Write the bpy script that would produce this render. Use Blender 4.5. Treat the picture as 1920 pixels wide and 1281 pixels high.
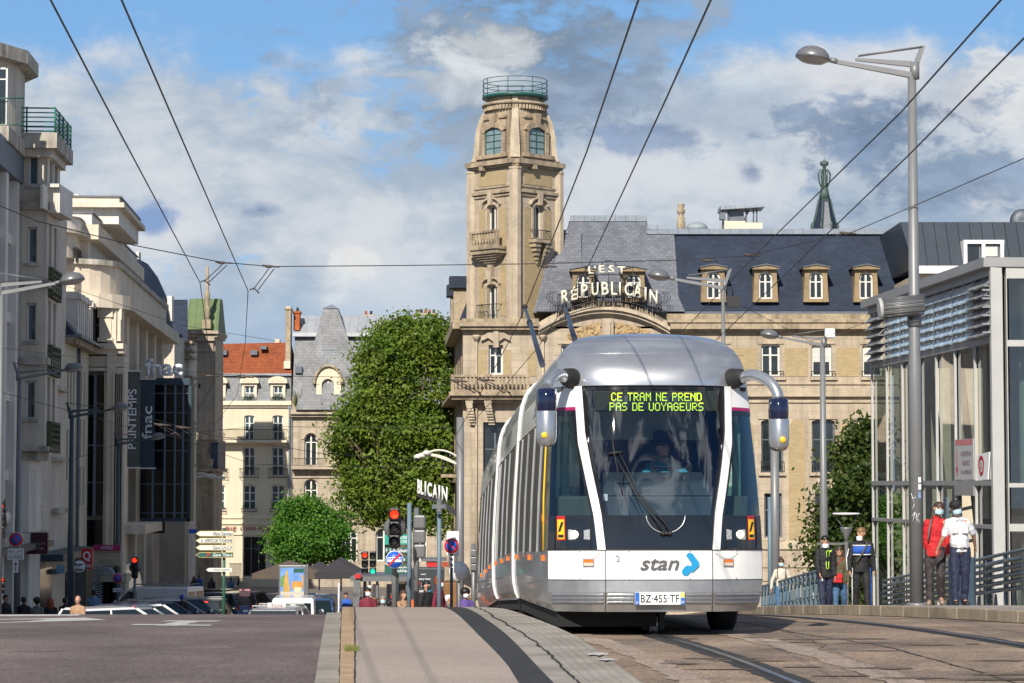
import bpy, math, random
import numpy as np
from mathutils import Vector, Matrix
for o in list(bpy.data.objects): bpy.data.objects.remove(o)
C = bpy.context.scene
COL = C.collection
R = math.radians
FPX, PITCH, CAMZ = 4533.0, R(3.36), 1.70
cam_d = bpy.data.cameras.new('camera'); cam = bpy.data.objects.new('camera', cam_d); COL.objects.link(cam)
cam_d.sensor_width = 36.0; cam_d.lens = FPX/1920*36; cam_d.clip_start = .1; cam_d.clip_end = 6000
cam.location = (0, 0, CAMZ); cam.rotation_euler = (R(90)+PITCH, 0, 0)
C.camera = cam
C.view_settings.view_transform = 'Standard'; C.view_settings.look = 'None'
C.view_settings.exposure = 0.58; C.view_settings.gamma = 1.0
def lin(c):
    if isinstance(c, str): c = tuple(int(c[i:i+2], 16) for i in (0, 2, 4))
    return tuple(((x/255)/12.92 if x/255 <= .04045 else ((x/255+.055)/1.055)**2.4) for x in c)
SUNV = Vector((-.20, -.80, .56)).normalized()
sl = bpy.data.lights.new('sun', 'SUN'); sl.energy = 4.0; sl.angle = R(.53); sl.color = (1, .93, .82)
so = bpy.data.objects.new('sun', sl); COL.objects.link(so); so.rotation_euler = SUNV.to_track_quat('Z', 'Y').to_euler()
W = bpy.data.worlds.new('World'); C.world = W; W.use_nodes = True
nt = W.node_tree; nt.nodes.clear(); N = nt.nodes; L = nt.links
def nd(t, **k):
    n = N.new(t)
    for a, b in k.items(): setattr(n, a, b)
    return n
def mth(op, a, b=None, c=None, clamp=False):
    n = nd('ShaderNodeMath', operation=op, use_clamp=clamp)
    for i, x in enumerate((a, b, c)):
        if x is None: continue
        if isinstance(x, (int, float)): n.inputs[i].default_value = x
        else: L.new(x, n.inputs[i])
    return n.outputs[0]
def sstep(x, lo, hi, o0=0., o1=1.):
    n = nd('ShaderNodeMapRange', interpolation_type='SMOOTHERSTEP')
    L.new(x, n.inputs[0]); n.inputs[1].default_value = lo; n.inputs[2].default_value = hi
    n.inputs[3].default_value = o0; n.inputs[4].default_value = o1
    return n.outputs[0]
def mixc(f, a, b):
    n = nd('ShaderNodeMix', data_type='RGBA')
    for s, x in ((n.inputs[0], f), (n.inputs[6], a), (n.inputs[7], b)):
        if isinstance(x, (int, float)): s.default_value = x
        elif isinstance(x, tuple): s.default_value = (*x, 1)
        else: L.new(x, s)
    return n.outputs[2]
sky = nd('ShaderNodeTexSky', sky_type='NISHITA', sun_disc=False)
sky.sun_elevation = math.asin(SUNV.z); sky.sun_rotation = math.atan2(SUNV.x, SUNV.y)
sky.air_density = 1.0; sky.dust_density = .6; sky.ozone_density = 1.5
tc = nd('ShaderNodeTexCoord'); sep = nd('ShaderNodeSeparateXYZ'); L.new(tc.outputs['Generated'], sep.inputs[0])
az = mth('ARCTAN2', sep.outputs[0], sep.outputs[1]); el = mth('ARCSINE', sep.outputs[2])
cmb = nd('ShaderNodeCombineXYZ'); L.new(az, cmb.inputs[0]); L.new(mth('MULTIPLY', el, 1.7), cmb.inputs[1])
def noise(scale, det=6, rough=.55, dist=0., off=0.):
    m = nd('ShaderNodeMapping'); L.new(cmb.outputs[0], m.inputs[0]); m.inputs[1].default_value = (off, off*.7, off)
    n = nd('ShaderNodeTexNoise'); L.new(m.outputs[0], n.inputs['Vector'])
    n.inputs['Scale'].default_value = scale; n.inputs['Detail'].default_value = det
    n.inputs['Roughness'].default_value = rough; n.inputs['Distortion'].default_value = dist
    return n.outputs['Fac']
n1 = noise(16, 8, .6, .25, 3.1); n2 = noise(7, 5, .55, 0, 9.2); n3 = noise(60, 6, .62, .5, 5.5); n4 = noise(26, 6, .6, .4, 1.7)
def blob(px, py, rx, ry, soft=.9, wob=.9):
    """1 inside an ellipse in the sky given by its direction, ragged edge"""
    a0, e0 = math.atan((px-960)/FPX), math.atan((906-py)/FPX)
    dx = mth('DIVIDE', mth('SUBTRACT', az, a0), rx/FPX); dy = mth('DIVIDE', mth('SUBTRACT', el, e0), ry/FPX)
    d = mth('SQRT', mth('ADD', mth('MULTIPLY', dx, dx), mth('MULTIPLY', dy, dy)))
    soft = soft*1.5; d = mth('ADD', d, mth('MULTIPLY', mth('SUBTRACT', mth('ADD', n4, mth('MULTIPLY', n3, .5)), .75), -wob*5.5))
    return sstep(d, 1-soft*.5, 1+soft*.5, 1, 0)
BLUE = lin((104, 168, 230))
skyc = mixc(.72, sky.outputs[0], tuple(x*6.0 for x in BLUE))
veil = mth('ADD', el, mth('MULTIPLY', mth('SUBTRACT', n1, .5), -.075))
veil = mth('ADD', veil, mth('MULTIPLY', mth('SUBTRACT', n2, .5), -.10))
veil = sstep(veil, .155, .183, 1, 0)
ctone = sstep(mth('ADD', mth('MULTIPLY', n1, .65), mth('MULTIPLY', n2, .5)), .45, .72)
def K(c, s=6.3): return tuple(x*s for x in lin(c))
cc = mixc(ctone, K((170, 188, 208)), K((222, 227, 233)))
low = sstep(el, .055, .10, .55, 0)
cc = mixc(low, cc, K((172, 198, 226)))
holes = sstep(mth('ADD', mth('MULTIPLY', n2, .7), mth('MULTIPLY', n3, .35)), .40, .50, .75, 0)
cov = mth('MULTIPLY', veil, mth('SUBTRACT', 1.0, holes))
c = mixc(cov, skyc, cc)
tex = sstep(mth('ADD', mth('MULTIPLY', n4, .6), mth('MULTIPLY', n1, .4)), .38, .62)
def lay(c, b, col, amt=1.0):
    cm = mixc(tex, K(tuple(x-13 for x in col)), K(tuple(min(240, x+24) for x in col)))
    return mixc(mth('MULTIPLY', b, amt), c, cm)
c = lay(c, blob(1330, 190, 260, 60), (188, 203, 222), .75)
c = lay(c, blob(1840, 190, 150, 60), (214, 218, 228), .85)
c = lay(c, blob(945, 80, 285, 125), (138, 155, 176), .9)
c = lay(c, blob(925, 75, 95, 50, .9, .8), (210, 215, 220), .85)
c = lay(c, blob(870, 150, 160, 35, 1.0, .6), (206, 212, 220), .6)
c = lay(c, blob(1120, 160, 90, 60, 1.0), (138, 158, 184), .85)
c = lay(c, blob(1650, 235, 170, 70, .7), (126, 148, 178), .85)
c = lay(c, blob(1800, 345, 170, 62, .8), (134, 156, 184), .85)
c = lay(c, blob(1640, 150, 150, 22, .9), (216, 220, 230), .6)
c = lay(c, blob(1230, 255, 90, 24, .9), (134, 154, 186), .8)
c = lay(c, blob(288, 412, 44, 26, .8, .5), (104, 138, 186), .9)
c = lay(c, blob(485, 395, 34, 14, 1.0, .6), (128, 152, 190), .8)
c = lay(c, blob(668, 490, 42, 26, .7, .5), (228, 230, 234), .95)
c = lay(c, blob(625, 540, 30, 34, 1.0, .5), (206, 214, 224), .7)
c = lay(c, blob(1410, 320, 26, 20, .9, .6), (120, 140, 176), .75)
hi = sstep(el, .24, .50)
nb_ = noise(4.6, 8, .62, .5, 21.)
c = mixc(mth('MULTIPLY', hi, .9), c, mixc(sstep(nb_, .47, .60), K((24, 52, 104)), K((225, 230, 238))))
bg = nd('ShaderNodeBackground'); L.new(c, bg.inputs[0]); bg.inputs[1].default_value = .1
W.cycles.sampling_method = 'MANUAL'; W.cycles.sample_map_resolution = 512
wo = nd('ShaderNodeOutputWorld'); L.new(bg.outputs[0], wo.inputs[0])
def ray(px, py):
    dx, dz = (px-960)/FPX, (640.5-py)/FPX
    return Vector((dx, math.cos(PITCH)-dz*math.sin(PITCH), math.sin(PITCH)+dz*math.cos(PITCH)))
def at(px, py, Y):
    d = ray(px, py); t = Y/d.y
    return Vector((d.x*t, Y, CAMZ+d.z*t))
def gzr(y):     # level of the bridge deck and the raised pavement on its right
    if y < 22: return 0.0
    if y < 46: return -.0014*(y-22)**2
    return -.8064-.0672*(y-46)
GT = [(46, -.806), (49, -1.01), (52, -1.27), (55, -1.70), (58, -2.2), (62, -2.72), (70, -3.35), (80, -3.9), (100, -4.5), (120, -5.35), (150, -6.3), (250, -7.2), (400, -7.4)]
def gz(y):
    if y < 46: return gzr(y)
    for (a, z), (b, w) in zip(GT, GT[1:]):
        if y <= b: return z+(w-z)*(y-a)/(b-a)
    return -7.4
def X(px, Y): return (px-960)/FPX*Y/1.0
def Zp(py, Y): return CAMZ+(906.6-py)/FPX*Y
def tag(o, label=None, cat=None, group=None, kind=None):
    if label: o['label'] = label
    if cat: o['category'] = cat
    if group: o['group'] = group
    if kind: o['kind'] = kind
    return o
def empty(name, loc, label=None, cat=None, group=None, rz=0., kind=None):
    o = bpy.data.objects.new(name, None); COL.objects.link(o); o.location = loc; o.rotation_euler = (0, 0, rz)
    o.empty_display_size = .2
    return tag(o, label, cat, group, kind)
def wloc(o):
    v = Vector((0, 0, 0))
    while o is not None: v += Vector(o.location); o = o.parent
    return v
def copy_tree(o, parent=None):
    c = o.copy(); COL.objects.link(c)
    if parent: c.parent = parent
    for ch in [x for x in bpy.data.objects if x.parent == o]: copy_tree(ch, c)
    return c
SPLIT = {'brick_panel', 'window_sill', 'corbel', 'corner_pilaster', 'cabin_post', 'plate_band', 'seam', 'wiper_pivot', 'street_pilaster', 'string_course', 'cornice', 'road_patch', 'chimney_pot', 'relief_block', 'pillar_side'}
class MB:
    """collects faces; build() links them as one mesh object"""
    def __init__(s): s.v = []; s.f = []; s.mi = []; s.sm = []; s.m = 0; s.s = False; s.M = None
    def pts(s, ps):
        b = len(s.v)
        for p in ps:
            p = Vector(p)
            if s.M is not None: p = s.M @ p
            s.v.append(tuple(p))
        return b
    def face(s, idx): s.f.append(tuple(idx)); s.mi.append(s.m); s.sm.append(s.s)
    def poly(s, ps):
        b = s.pts(ps); s.face(range(b, b+len(ps))); return s
    def hexa(s, a, b_):
        """a,b_: two quads (bottom ring, top ring)"""
        b = s.pts(list(a)+list(b_))
        for q in ((0, 3, 2, 1), (4, 5, 6, 7), (0, 1, 5, 4), (1, 2, 6, 5), (2, 3, 7, 6), (3, 0, 4, 7)): s.face([b+i for i in q])
        return s
    def box(s, x0, x1, y0, y1, z0, z1):
        return s.hexa(((x0, y0, z0), (x1, y0, z0), (x1, y1, z0), (x0, y1, z0)), ((x0, y0, z1), (x1, y0, z1), (x1, y1, z1), (x0, y1, z1)))
    def prism(s, poly, fn, d0, d1):
        """poly: list of 2-d points, fn(a,b,d) -> 3-d"""
        n = len(poly); b = s.pts([fn(p[0], p[1], d0) for p in poly]+[fn(p[0], p[1], d1) for p in poly])
        s.face([b+i for i in range(n)][::-1]); s.face([b+n+i for i in range(n)])
        for i in range(n):
            j = (i+1) % n; s.face((b+i, b+j, b+n+j, b+n+i))
        return s
    def tube(s, ps, r, n=8, cap=True, r2=None):
        ps = [Vector(p) for p in ps]; k = len(ps); rs = r if isinstance(r, (list, tuple)) else [r+(((r2 if r2 is not None else r)-r)*i/max(1, k-1)) for i in range(k)]
        b0 = len(s.v); up = None; old = s.s; s.s = True
        for i, p in enumerate(ps):
            t = (ps[min(i+1, k-1)]-ps[max(i-1, 0)])
            t = t.normalized() if t.length > 1e-9 else Vector((0, 0, 1))
            if up is None:
                up = Vector((0, 0, 1)) if abs(t.z) < .9 else Vector((1, 0, 0))
            a = t.cross(up)
            if a.length < 1e-6: a = t.cross(Vector((0, 1, 0)))
            a.normalize(); c_ = a.cross(t).normalized(); up = c_
            s.pts([p+a*math.cos(2*math.pi*j/n)*rs[i]+c_*math.sin(2*math.pi*j/n)*rs[i] for j in range(n)])
        for i in range(k-1):
            for j in range(n):
                q = (j+1) % n; s.face((b0+i*n+j, b0+(i+1)*n+j, b0+(i+1)*n+q, b0+i*n+q))
        s.s = False
        if cap:
            s.face([b0+j for j in range(n)]); s.face([b0+(k-1)*n+j for j in range(n)][::-1])
        s.s = old; return s
    def lathe(s, prof, c=(0, 0, 0), n=16, sx=1., sy=1., a0=0., a1=2*math.pi, smooth=True, axis='z'):
        """prof: (r,z) list"""
        full = abs(a1-a0-2*math.pi) < 1e-6; m = n if full else n+1
        b = len(s.v); old = s.s; s.s = smooth
        for r, z in prof:
            q = []
            for j in range(m):
                a = a0+(a1-a0)*j/n; u, w = r*math.cos(a)*sx, r*math.sin(a)*sy
                q.append({'z': (c[0]+u, c[1]+w, c[2]+z), 'y': (c[0]+u, c[1]+z, c[2]-w), 'x': (c[0]+z, c[1]+u, c[2]+w)}[axis])
            s.pts(q)
        for i in range(len(prof)-1):
            for j in range(n):
                q = (j+1) % m if full else j+1; s.face((b+i*m+j, b+i*m+q, b+(i+1)*m+q, b+(i+1)*m+j))
        if full:
            s.s = False
            if prof[0][0] > 1e-4: s.face([b+j for j in range(m)][::-1])
            if prof[-1][0] > 1e-4: s.face([b+(len(prof)-1)*m+j for j in range(m)])
        s.s = old; return s
    def ell(s, c, rx, ry, rz, n=12, k=7):
        return s.lathe([(math.sin(math.pi*i/k) if 0 < i < k else 0.0, -math.cos(math.pi*i/k)*rz) for i in range(k+1)], c, n, rx, ry)
    def grid(s, fn, nu, nv, close=False):
        b = len(s.v); s.pts([fn(i/nu, j/nv) for j in range(nv+1) for i in range(nu+1)])
        for j in range(nv):
            for i in range(nu):
                a = b+j*(nu+1)+i; s.face((a, a+1, a+nu+2, a+nu+1))
        return s
    def build(s, name, mats, parent=None, world=True, bevel=0., label=None, cat=None, group=None, kind=None, solid=0.):
        if name in SPLIT and parent is not None and len(s.f) > 1:
            par_ = list(range(len(s.v)))
            def fd(i):
                while par_[i] != i: par_[i] = par_[par_[i]]; i = par_[i]
                return i
            for f in s.f:
                for j in f[1:]: par_[fd(j)] = fd(f[0])
            comp = {}
            for k, f in enumerate(s.f): comp.setdefault(fd(f[0]), []).append(k)
            if len(comp) > 1:
                for ks in comp.values():
                    q = MB(); mp = {}
                    for k in ks:
                        for i in s.f[k]:
                            if i not in mp: mp[i] = len(q.v); q.v.append(s.v[i])
                        q.f.append(tuple(mp[i] for i in s.f[k])); q.mi.append(s.mi[k]); q.sm.append(s.sm[k])
                    o = q.build(name, mats, parent, world, bevel, label, cat, group, kind, solid)
                return o
        if not isinstance(mats, (list, tuple)): mats = [mats]
        off = wloc(parent) if (parent is not None and world) else Vector((0, 0, 0))
        base = off
        v = np.array(s.v, dtype=np.float64).reshape(-1, 3)
        if parent is None and len(v):
            base = Vector((float(v[:, 0].mean()), float(v[:, 1].mean()), float(v[:, 2].min())))
        me = bpy.data.meshes.new(name)
        me.from_pydata((v-np.array(base)).tolist(), [], s.f)
        for m in mats: me.materials.append(m)
        me.polygons.foreach_set('material_index', s.mi); me.polygons.foreach_set('use_smooth', s.sm)
        if len(s.f):
            uvl = me.uv_layers.new(name='UVMap'); nl = len(me.loops)
            li = np.empty(nl, dtype=np.int32); me.loops.foreach_get('vertex_index', li)
            nor = np.empty(len(me.polygons)*3); me.polygons.foreach_get('normal', nor); nor = nor.reshape(-1, 3)
            cnt = np.array([len(f) for f in s.f]); fn_ = np.repeat(nor, cnt, axis=0); P = v[li]
            t = np.stack([-fn_[:, 1], fn_[:, 0], np.zeros(nl)], 1); tl = np.linalg.norm(t, axis=1)
            flat = tl < .25; tl[tl < 1e-6] = 1; t /= tl[:, None]
            b = np.cross(fn_, t)
            u = (P*t).sum(1); w = (P*b).sum(1)
            u[flat] = P[flat, 0]; w[flat] = P[flat, 1]
            w = np.where((~flat) & (np.abs(fn_[:, 2]) < .1), P[:, 2], w)
            uvl.data.foreach_set('uv', np.stack([u, w], 1).astype(np.float32).ravel())
        me.update()
        o = bpy.data.objects.new(name, me); COL.objects.link(o)
        if parent is not None: o.parent = parent
        else: o.location = base
        if bevel > 0:
            b = o.modifiers.new('bevel', 'BEVEL'); b.width = bevel; b.segments = 2; b.limit_method = 'ANGLE'; b.angle_limit = R(40)
        if solid: 
            b = o.modifiers.new('solid', 'SOLIDIFY'); b.thickness = solid; b.offset = 0
        return tag(o, label, cat, group, kind)
MB.bl = lambda s, *a, **k: MB.build(s, *a, world=False, **k)
MATS = {}
def mat(name, col, rough=.6, metal=0., var=.12, vs=1.2, bump=0., bs=40., brick=None, spec=.5, emit=None, es=1., streak=0., col2=None, coat=0., speck=0., sps=60., alpha=None, aniso=None):
    if name in MATS: return MATS[name]
    m = bpy.data.materials.new(name); m.use_nodes = True; t = m.node_tree; n = t.nodes; l = t.links
    p = n['Principled BSDF']; col = lin(col) if isinstance(col, str) else col
    p.inputs['Roughness'].default_value = rough; p.inputs['Metallic'].default_value = metal
    p.inputs['Specular IOR Level'].default_value = spec; p.inputs['Coat Weight'].default_value = coat
    p.inputs['Base Color'].default_value = (*col, 1)
    def nn(t_, **k):
        q = n.new(t_)
        for a, b in k.items(): setattr(q, a, b)
        return q
    def mx(f, a, b, bt='MIX'):
        q = nn('ShaderNodeMix', data_type='RGBA', blend_type=bt)
        for s_, x in ((q.inputs[0], f), (q.inputs[6], a), (q.inputs[7], b)):
            if isinstance(x, (int, float)): s_.default_value = x
            elif isinstance(x, tuple): s_.default_value = (*x[:3], 1)
            else: l.new(x, s_)
        return q.outputs[2]
    geo = nn('ShaderNodeNewGeometry'); uv = nn('ShaderNodeUVMap')
    oi = nn('ShaderNodeTexCoord')
    pos = oi.outputs['Object']
    def nz(scale, det=4, rough_=.6, sc=(1, 1, 1), src=None):
        mp = nn('ShaderNodeMapping'); l.new(src or pos, mp.inputs[0]); mp.inputs[3].default_value = sc
        q = nn('ShaderNodeTexNoise'); l.new(mp.outputs[0], q.inputs['Vector']); q.inputs['Scale'].default_value = scale
        q.inputs['Detail'].default_value = det; q.inputs['Roughness'].default_value = rough_; return q.outputs['Fac']
    def rng(x, a, b, c_=0., d=1.):
        q = nn('ShaderNodeMapRange'); l.new(x, q.inputs[0])
        for i, y in enumerate((a, b, c_, d)): q.inputs[i+1].default_value = y
        return q.outputs[0]
    out = col; hgt = None
    if brick:
        bw, bh, mo, cb, cm = brick[:5]
        q = nn('ShaderNodeTexBrick'); l.new(uv.outputs[0], q.inputs['Vector']); q.inputs['Scale'].default_value = 1
        q.inputs['Brick Width'].default_value = bw; q.inputs['Row Height'].default_value = bh; q.inputs['Mortar Size'].default_value = mo
        q.inputs['Mortar Smooth'].default_value = .2
        q.inputs['Color1'].default_value = (*col, 1); q.inputs['Color2'].default_value = (*(lin(cb) if isinstance(cb, str) else cb), 1)
        q.inputs['Mortar'].default_value = (*(lin(cm) if isinstance(cm, str) else cm), 1)
        if len(brick) > 5: q.offset = brick[5]
        out = q.outputs['Color']; hgt = q.outputs['Fac']
    if col2 is not None:
        c2 = lin(col2) if isinstance(col2, str) else col2
        out = mx(rng(nz(vs*.8, 5), .42, .62), out, c2)
    if var > 0:
        f_ = rng(nz(vs, 6, .65), .3, .7, 1-var, 1+var*.6); q = nn('ShaderNodeCombineColor')
        for i in range(3): l.new(f_, q.inputs[i])
        out = mx(1.0, out, q.outputs[0], 'MULTIPLY')
    if streak > 0:
        f_ = rng(nz(1.0, 5, .6, (2.2, 2.2, .16)), .45, .75, 0, streak)
        out = mx(f_, out, lin('2c2822'))
    if speck > 0:
        f_ = rng(nz(sps, 2, .7), .35, .68, 1-speck, 1+speck); q = nn('ShaderNodeCombineColor')
        for i in range(3): l.new(f_, q.inputs[i])
        out = mx(1.0, out, q.outputs[0], 'MULTIPLY')
    if not isinstance(out, tuple): l.new(out, p.inputs['Base Color'])
    if bump > 0 or (brick and bump >= 0):
        b = nn('ShaderNodeBump'); b.inputs['Strength'].default_value = max(bump, .25); b.inputs['Distance'].default_value = .02
        if hgt is not None:
            inv = nn('ShaderNodeMath', operation='SUBTRACT'); inv.inputs[0].default_value = 1; l.new(hgt, inv.inputs[1]); l.new(inv.outputs[0], b.inputs['Height'])
        else: l.new(nz(bs, 4), b.inputs['Height'])
        l.new(b.outputs[0], p.inputs['Normal'])
    if emit:
        p.inputs['Emission Color'].default_value = (*(lin(emit) if isinstance(emit, str) else emit), 1); p.inputs['Emission Strength'].default_value = es
    MATS[name] = m; return m
def glassmat(name, tint, refl=.2, rough=.02, rtint=(1, 1, 1), fres=True, op=0., opcol=(.02, .03, .03)):
    """thin see-through pane: tinted transparency plus mirror reflection growing at grazing angles"""
    m = bpy.data.materials.new(name); m.use_nodes = True; t = m.node_tree; n = t.nodes; l = t.links; n.clear()
    tr = n.new('ShaderNodeBsdfTransparent'); tr.inputs[0].default_value = (*tint, 1)
    gl = n.new('ShaderNodeBsdfGlossy'); gl.inputs['Roughness'].default_value = rough; gl.inputs[0].default_value = (*rtint, 1)
    df = n.new('ShaderNodeBsdfDiffuse'); df.inputs[0].default_value = (*opcol, 1)
    m0 = n.new('ShaderNodeMixShader'); m0.inputs[0].default_value = op; l.new(tr.outputs[0], m0.inputs[1]); l.new(df.outputs[0], m0.inputs[2])
    lw = n.new('ShaderNodeLayerWeight'); lw.inputs[0].default_value = .35
    mr = n.new('ShaderNodeMapRange'); l.new(lw.outputs['Facing'], mr.inputs[0]); mr.inputs[3].default_value = refl; mr.inputs[4].default_value = min(1, refl+.65)
    mr.inputs[1].default_value = .2
    mi = n.new('ShaderNodeMixShader'); l.new(mr.outputs[0], mi.inputs[0]); l.new(m0.outputs[0], mi.inputs[1]); l.new(gl.outputs[0], mi.inputs[2])
    o = n.new('ShaderNodeOutputMaterial'); l.new(mi.outputs[0], o.inputs[0]); MATS[name] = m; return m
def interp(tab, d):
    if d <= tab[0][0]: return tab[0][1]
    for (a, x), (b, y) in zip(tab, tab[1:]):
        if d <= b: return x+(y-x)*(d-a)/(b-a)
    return tab[-1][1]
def drange(a, b): 
    r = []; d = a
    while d < b-1e-6: r.append(d); d += (1.0 if d < 60 else 4.0)
    return r+[b]
def ribbon(name, lt, rt, h, m, d0=-6, d1=110, thick=0., kind='structure', wob=0., G=None, **kw):
    G = G or gz
    b = MB(); ds = drange(d0, d1) if wob == 0 else [d0+(d1-d0)*i/(4*(d1-d0)) for i in range(int(4*(d1-d0))+1)]
    rnd = random.Random(hash(name) % 997 if False else len(name)); nw = 2
    rows = []
    for d in ds:
        l_, r_ = interp(lt, d), interp(rt, d); z = G(d)+h
        if wob: l_ += rnd.uniform(-wob, wob); r_ += rnd.uniform(-wob, wob)
        rows.append([(l_, d, z), (r_, d, z)])
    for a, c_ in zip(rows, rows[1:]):
        b.poly((a[0], a[1], c_[1], c_[0]))
        if thick:
            dn = Vector((0, 0, -thick))
            b.poly((Vector(a[0])+dn, a[0], c_[0], Vector(c_[0])+dn)); b.poly((a[1], Vector(a[1])+dn, Vector(c_[1])+dn, c_[1]))
    if thick:
        a = rows[0]; dn = Vector((0, 0, -thick)); b.poly((Vector(a[0])+dn, Vector(a[1])+dn, a[1], a[0]))
    return b.build(name, m, kind=kind, **kw)
E0 = [(-6, .1), (20.5, -1.66), (30, -2.32), (41, -3.12), (60, -4.4), (110, -7.6)]
E1 = [(-6, .4), (20.5, -1.45), (41, -2.86), (110, -7.3)]
E2 = [(-6, .55), (19.1, -1.24), (41, -2.66), (110, -7.05)]
T0 = [(-6, 2.2), (12, .5), (19.1, .063), (21.4, -.047), (25.7, -.357), (29.1, -.56), (40, -1.165), (60, -2.6), (110, -5.6)]
T1 = [(-6, 2.6), (12, .8), (19.1, .345), (21.4, .2), (26.1, -.075), (30, -.33), (40, -.87), (60, -2.2), (110, -5.2)]
PE = [(-6, 3.6), (12, 1.6), (19.8, 1.05), (25.3, .74), (29.3, .40), (31.5, .22), (36, -.08), (41, -.75), (44, -1.0), (60, -1.9), (110, -4.9)]
KR = [(-6, 18), (15, 12.6), (22, 10.2), (28, 8.2), (32, 6.85), (36, 5.9), (41, 4.95), (46, 4.3), (52, 3.95), (60, 3.7), (80, 2.9), (110, 1.4)]
RW = [(-6, 60), (110, 60)]
def offs(t, dx): return [(d, x+dx) for d, x in t]
M_asl = mat('asphalt_left', (.135, .102, .098), .85, var=.38, vs=.55, speck=.5, sps=32, bump=.35, bs=60, col2=(.17, .132, .118))
M_ast = mat('asphalt_tram', (.31, .225, .16), .85, var=.42, vs=.8, speck=.5, sps=32, bump=.35, bs=60, col2=(.20, .15, .112))
M_asm = mat('asphalt_median', (.36, .295, .25), .9, var=.12, vs=.6, speck=.22, sps=60, bump=.25, bs=70)
M_tar = mat('tar', (.032, .031, .033), .8, var=.3, vs=3, speck=.5, sps=55, bump=.4, bs=70)
M_conc = mat('concrete', (.34, .31, .27), .9, var=.2, vs=1.5, speck=.15, sps=50, bump=.2, bs=50, col2=(.26, .235, .20))
M_kerb = mat('kerb_stone', (.42, .29, .17), .9, var=.25, vs=3, speck=.15, sps=50, bump=.3, bs=30)
M_kerbg = mat('kerb_granite', (.33, .28, .21), .9, var=.3, vs=2.5, streak=.5, speck=.15, bump=.3, bs=30)
M_far = mat('far_paving', (.17, .145, .13), .9, var=.3, vs=.15, speck=.15, sps=8)
M_pave = mat('pavement', (.30, .26, .22), .9, var=.2, vs=.8, speck=.2, sps=40)
M_line = mat('road_paint', (.50, .49, .47), .7, var=.25, vs=6)
M_dark = mat('dark_joint', (.022, .02, .018), .9, var=.2)
b = MB(); ys = drange(-60, 260)+[400, 1200, 3000]
for a, c_ in zip(ys, ys[1:]):
    wa, wc_ = max(70, a*1.2), max(70, c_*1.2)
    b.poly(((-wa, a, gz(a)-.06), (wa, a, gz(a)-.06), (wc_, c_, gz(c_)-.06), (-wc_, c_, gz(c_)-.06)))
b.build('ground', M_far, kind='structure')
ribbon('road', [(-6, -14), (110, -15)], E0, 0, M_asl)
ribbon('tramway', E0, KR, -.004, M_ast)
ribbon('gutter', E0, E1, .03, M_conc, thick=.05)
ribbon('kerb', E1, E2, .125, M_kerb, thick=.2)
ribbon('median', E2, T0, .12, M_asm, thick=.2)
ribbon('tar_strip', T0, T1, .121, M_tar, thick=.2)
b = MB(); ds = [x*.5 for x in range(-12, 121)]
prev = None
for d in ds:
    l_, r_ = interp(T1, d), interp(PE, d); row = []
    for k in range(45):
        f = k/44; x = l_+(r_-l_)*f; z = gz(d)+.12
        if f > .36: z += .004*math.cos((f-.36)*math.pi*2*9)
        if f > .93: z -= (f-.93)*.5
        row.append((x, d, z))
    row.append((r_+.02, d, gz(d)-.03))
    if prev:
        for k in range(len(row)-1): b.s = k < 43; b.poly((prev[k], prev[k+1], row[k+1], row[k]))
    prev = row
b.build('platform_edge', M_conc, kind='structure')
def crack(name, tab, d0, d1, w, h, seed, m=None, wob=.012):
    rnd = random.Random(seed); b = MB(); d = d0; prev = None; x_off = 0
    while d < d1:
        x_off = x_off*.8+rnd.uniform(-wob, wob); ww = w*rnd.uniform(.35, 1.2); x = interp(tab, d)+x_off; z = gz(d)+h
        cur = ((x-ww, d, z), (x+ww, d, z))
        if prev: b.poly((prev[0], prev[1], cur[1], cur[0]))
        prev = cur; d += .12
    return b.build(name, m or M_dark, kind='structure')
CR = [(-6, 2.9), (12, 1.0), (19.1, .548), (23.4, .294), (26.9, .04), (30.5, -.22), (39, -.62), (44, -1)]
crack('slab_joint', CR, 5, 44, .014, .1285, 3)
crack('kerb_joint', offs(E2, .006), 5, 44, .007, .1275, 4, wob=.004)
crack('gutter_joint', offs(E1, -.006), 5, 44, .008, .0345, 5, wob=.004)
crack('asphalt_joint', [(15, 4.7), (20.6, 4.32), (25.5, 3.96), (29, 3.33), (40, 2.5), (46, 2.2)], 15, 46, .016, .001, 6)
b = MB()
rj = random.Random(8)
for i in range(24):
    d = 12+i*1.25; z = gz(d); b.poly([(interp(E0, d), d, z+.0345), (interp(E1, d), d, z+.0345), (interp(E1, d+.012), d+.012, gz(d+.012)+.0345), (interp(E0, d+.012), d+.012, gz(d+.012)+.0345)])
    d = 12.5+i*1.4; z = gz(d); b.poly([(interp(E1, d), d, z+.1295), (interp(E2, d), d, z+.1295), (interp(E2, d), d+.012, z+.1295), (interp(E1, d), d+.012, z+.1295)])
b.build('kerb_joint', M_dark, kind='structure')
R1 = [(-6, 5.0), (10, 3.45), (20.5, 2.44), (23.3, 2.2), (25.9, 1.93), (27.9, 1.68), (33, 1.35), (37, 1.12), (43.4, .80), (51, .40), (80, -1.2), (110, -3)]
R2 = [(-6, 9), (15, 6.7), (25.8, 5.46), (30.2, 4.93), (34.4, 4.4), (41, 3.6), (50, 2.9), (60, 2.4), (110, -.5)]
M_rail = mat('rail_steel', (.20, .21, .23), .3, metal=.9, var=.2, vs=4)
for i, t in enumerate((R1, R2)):
    ribbon('rail_bed', offs(t, -.17), offs(t, .17), .0005, M_tar, wob=.02, d1=90)
    ribbon('rail_groove', offs(t, -.075), offs(t, .075), .0035, M_dark, d1=90)
    ribbon('rail', offs(t, -.03), offs(t, .035), .009, M_rail, thick=.02, d1=90)
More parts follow.
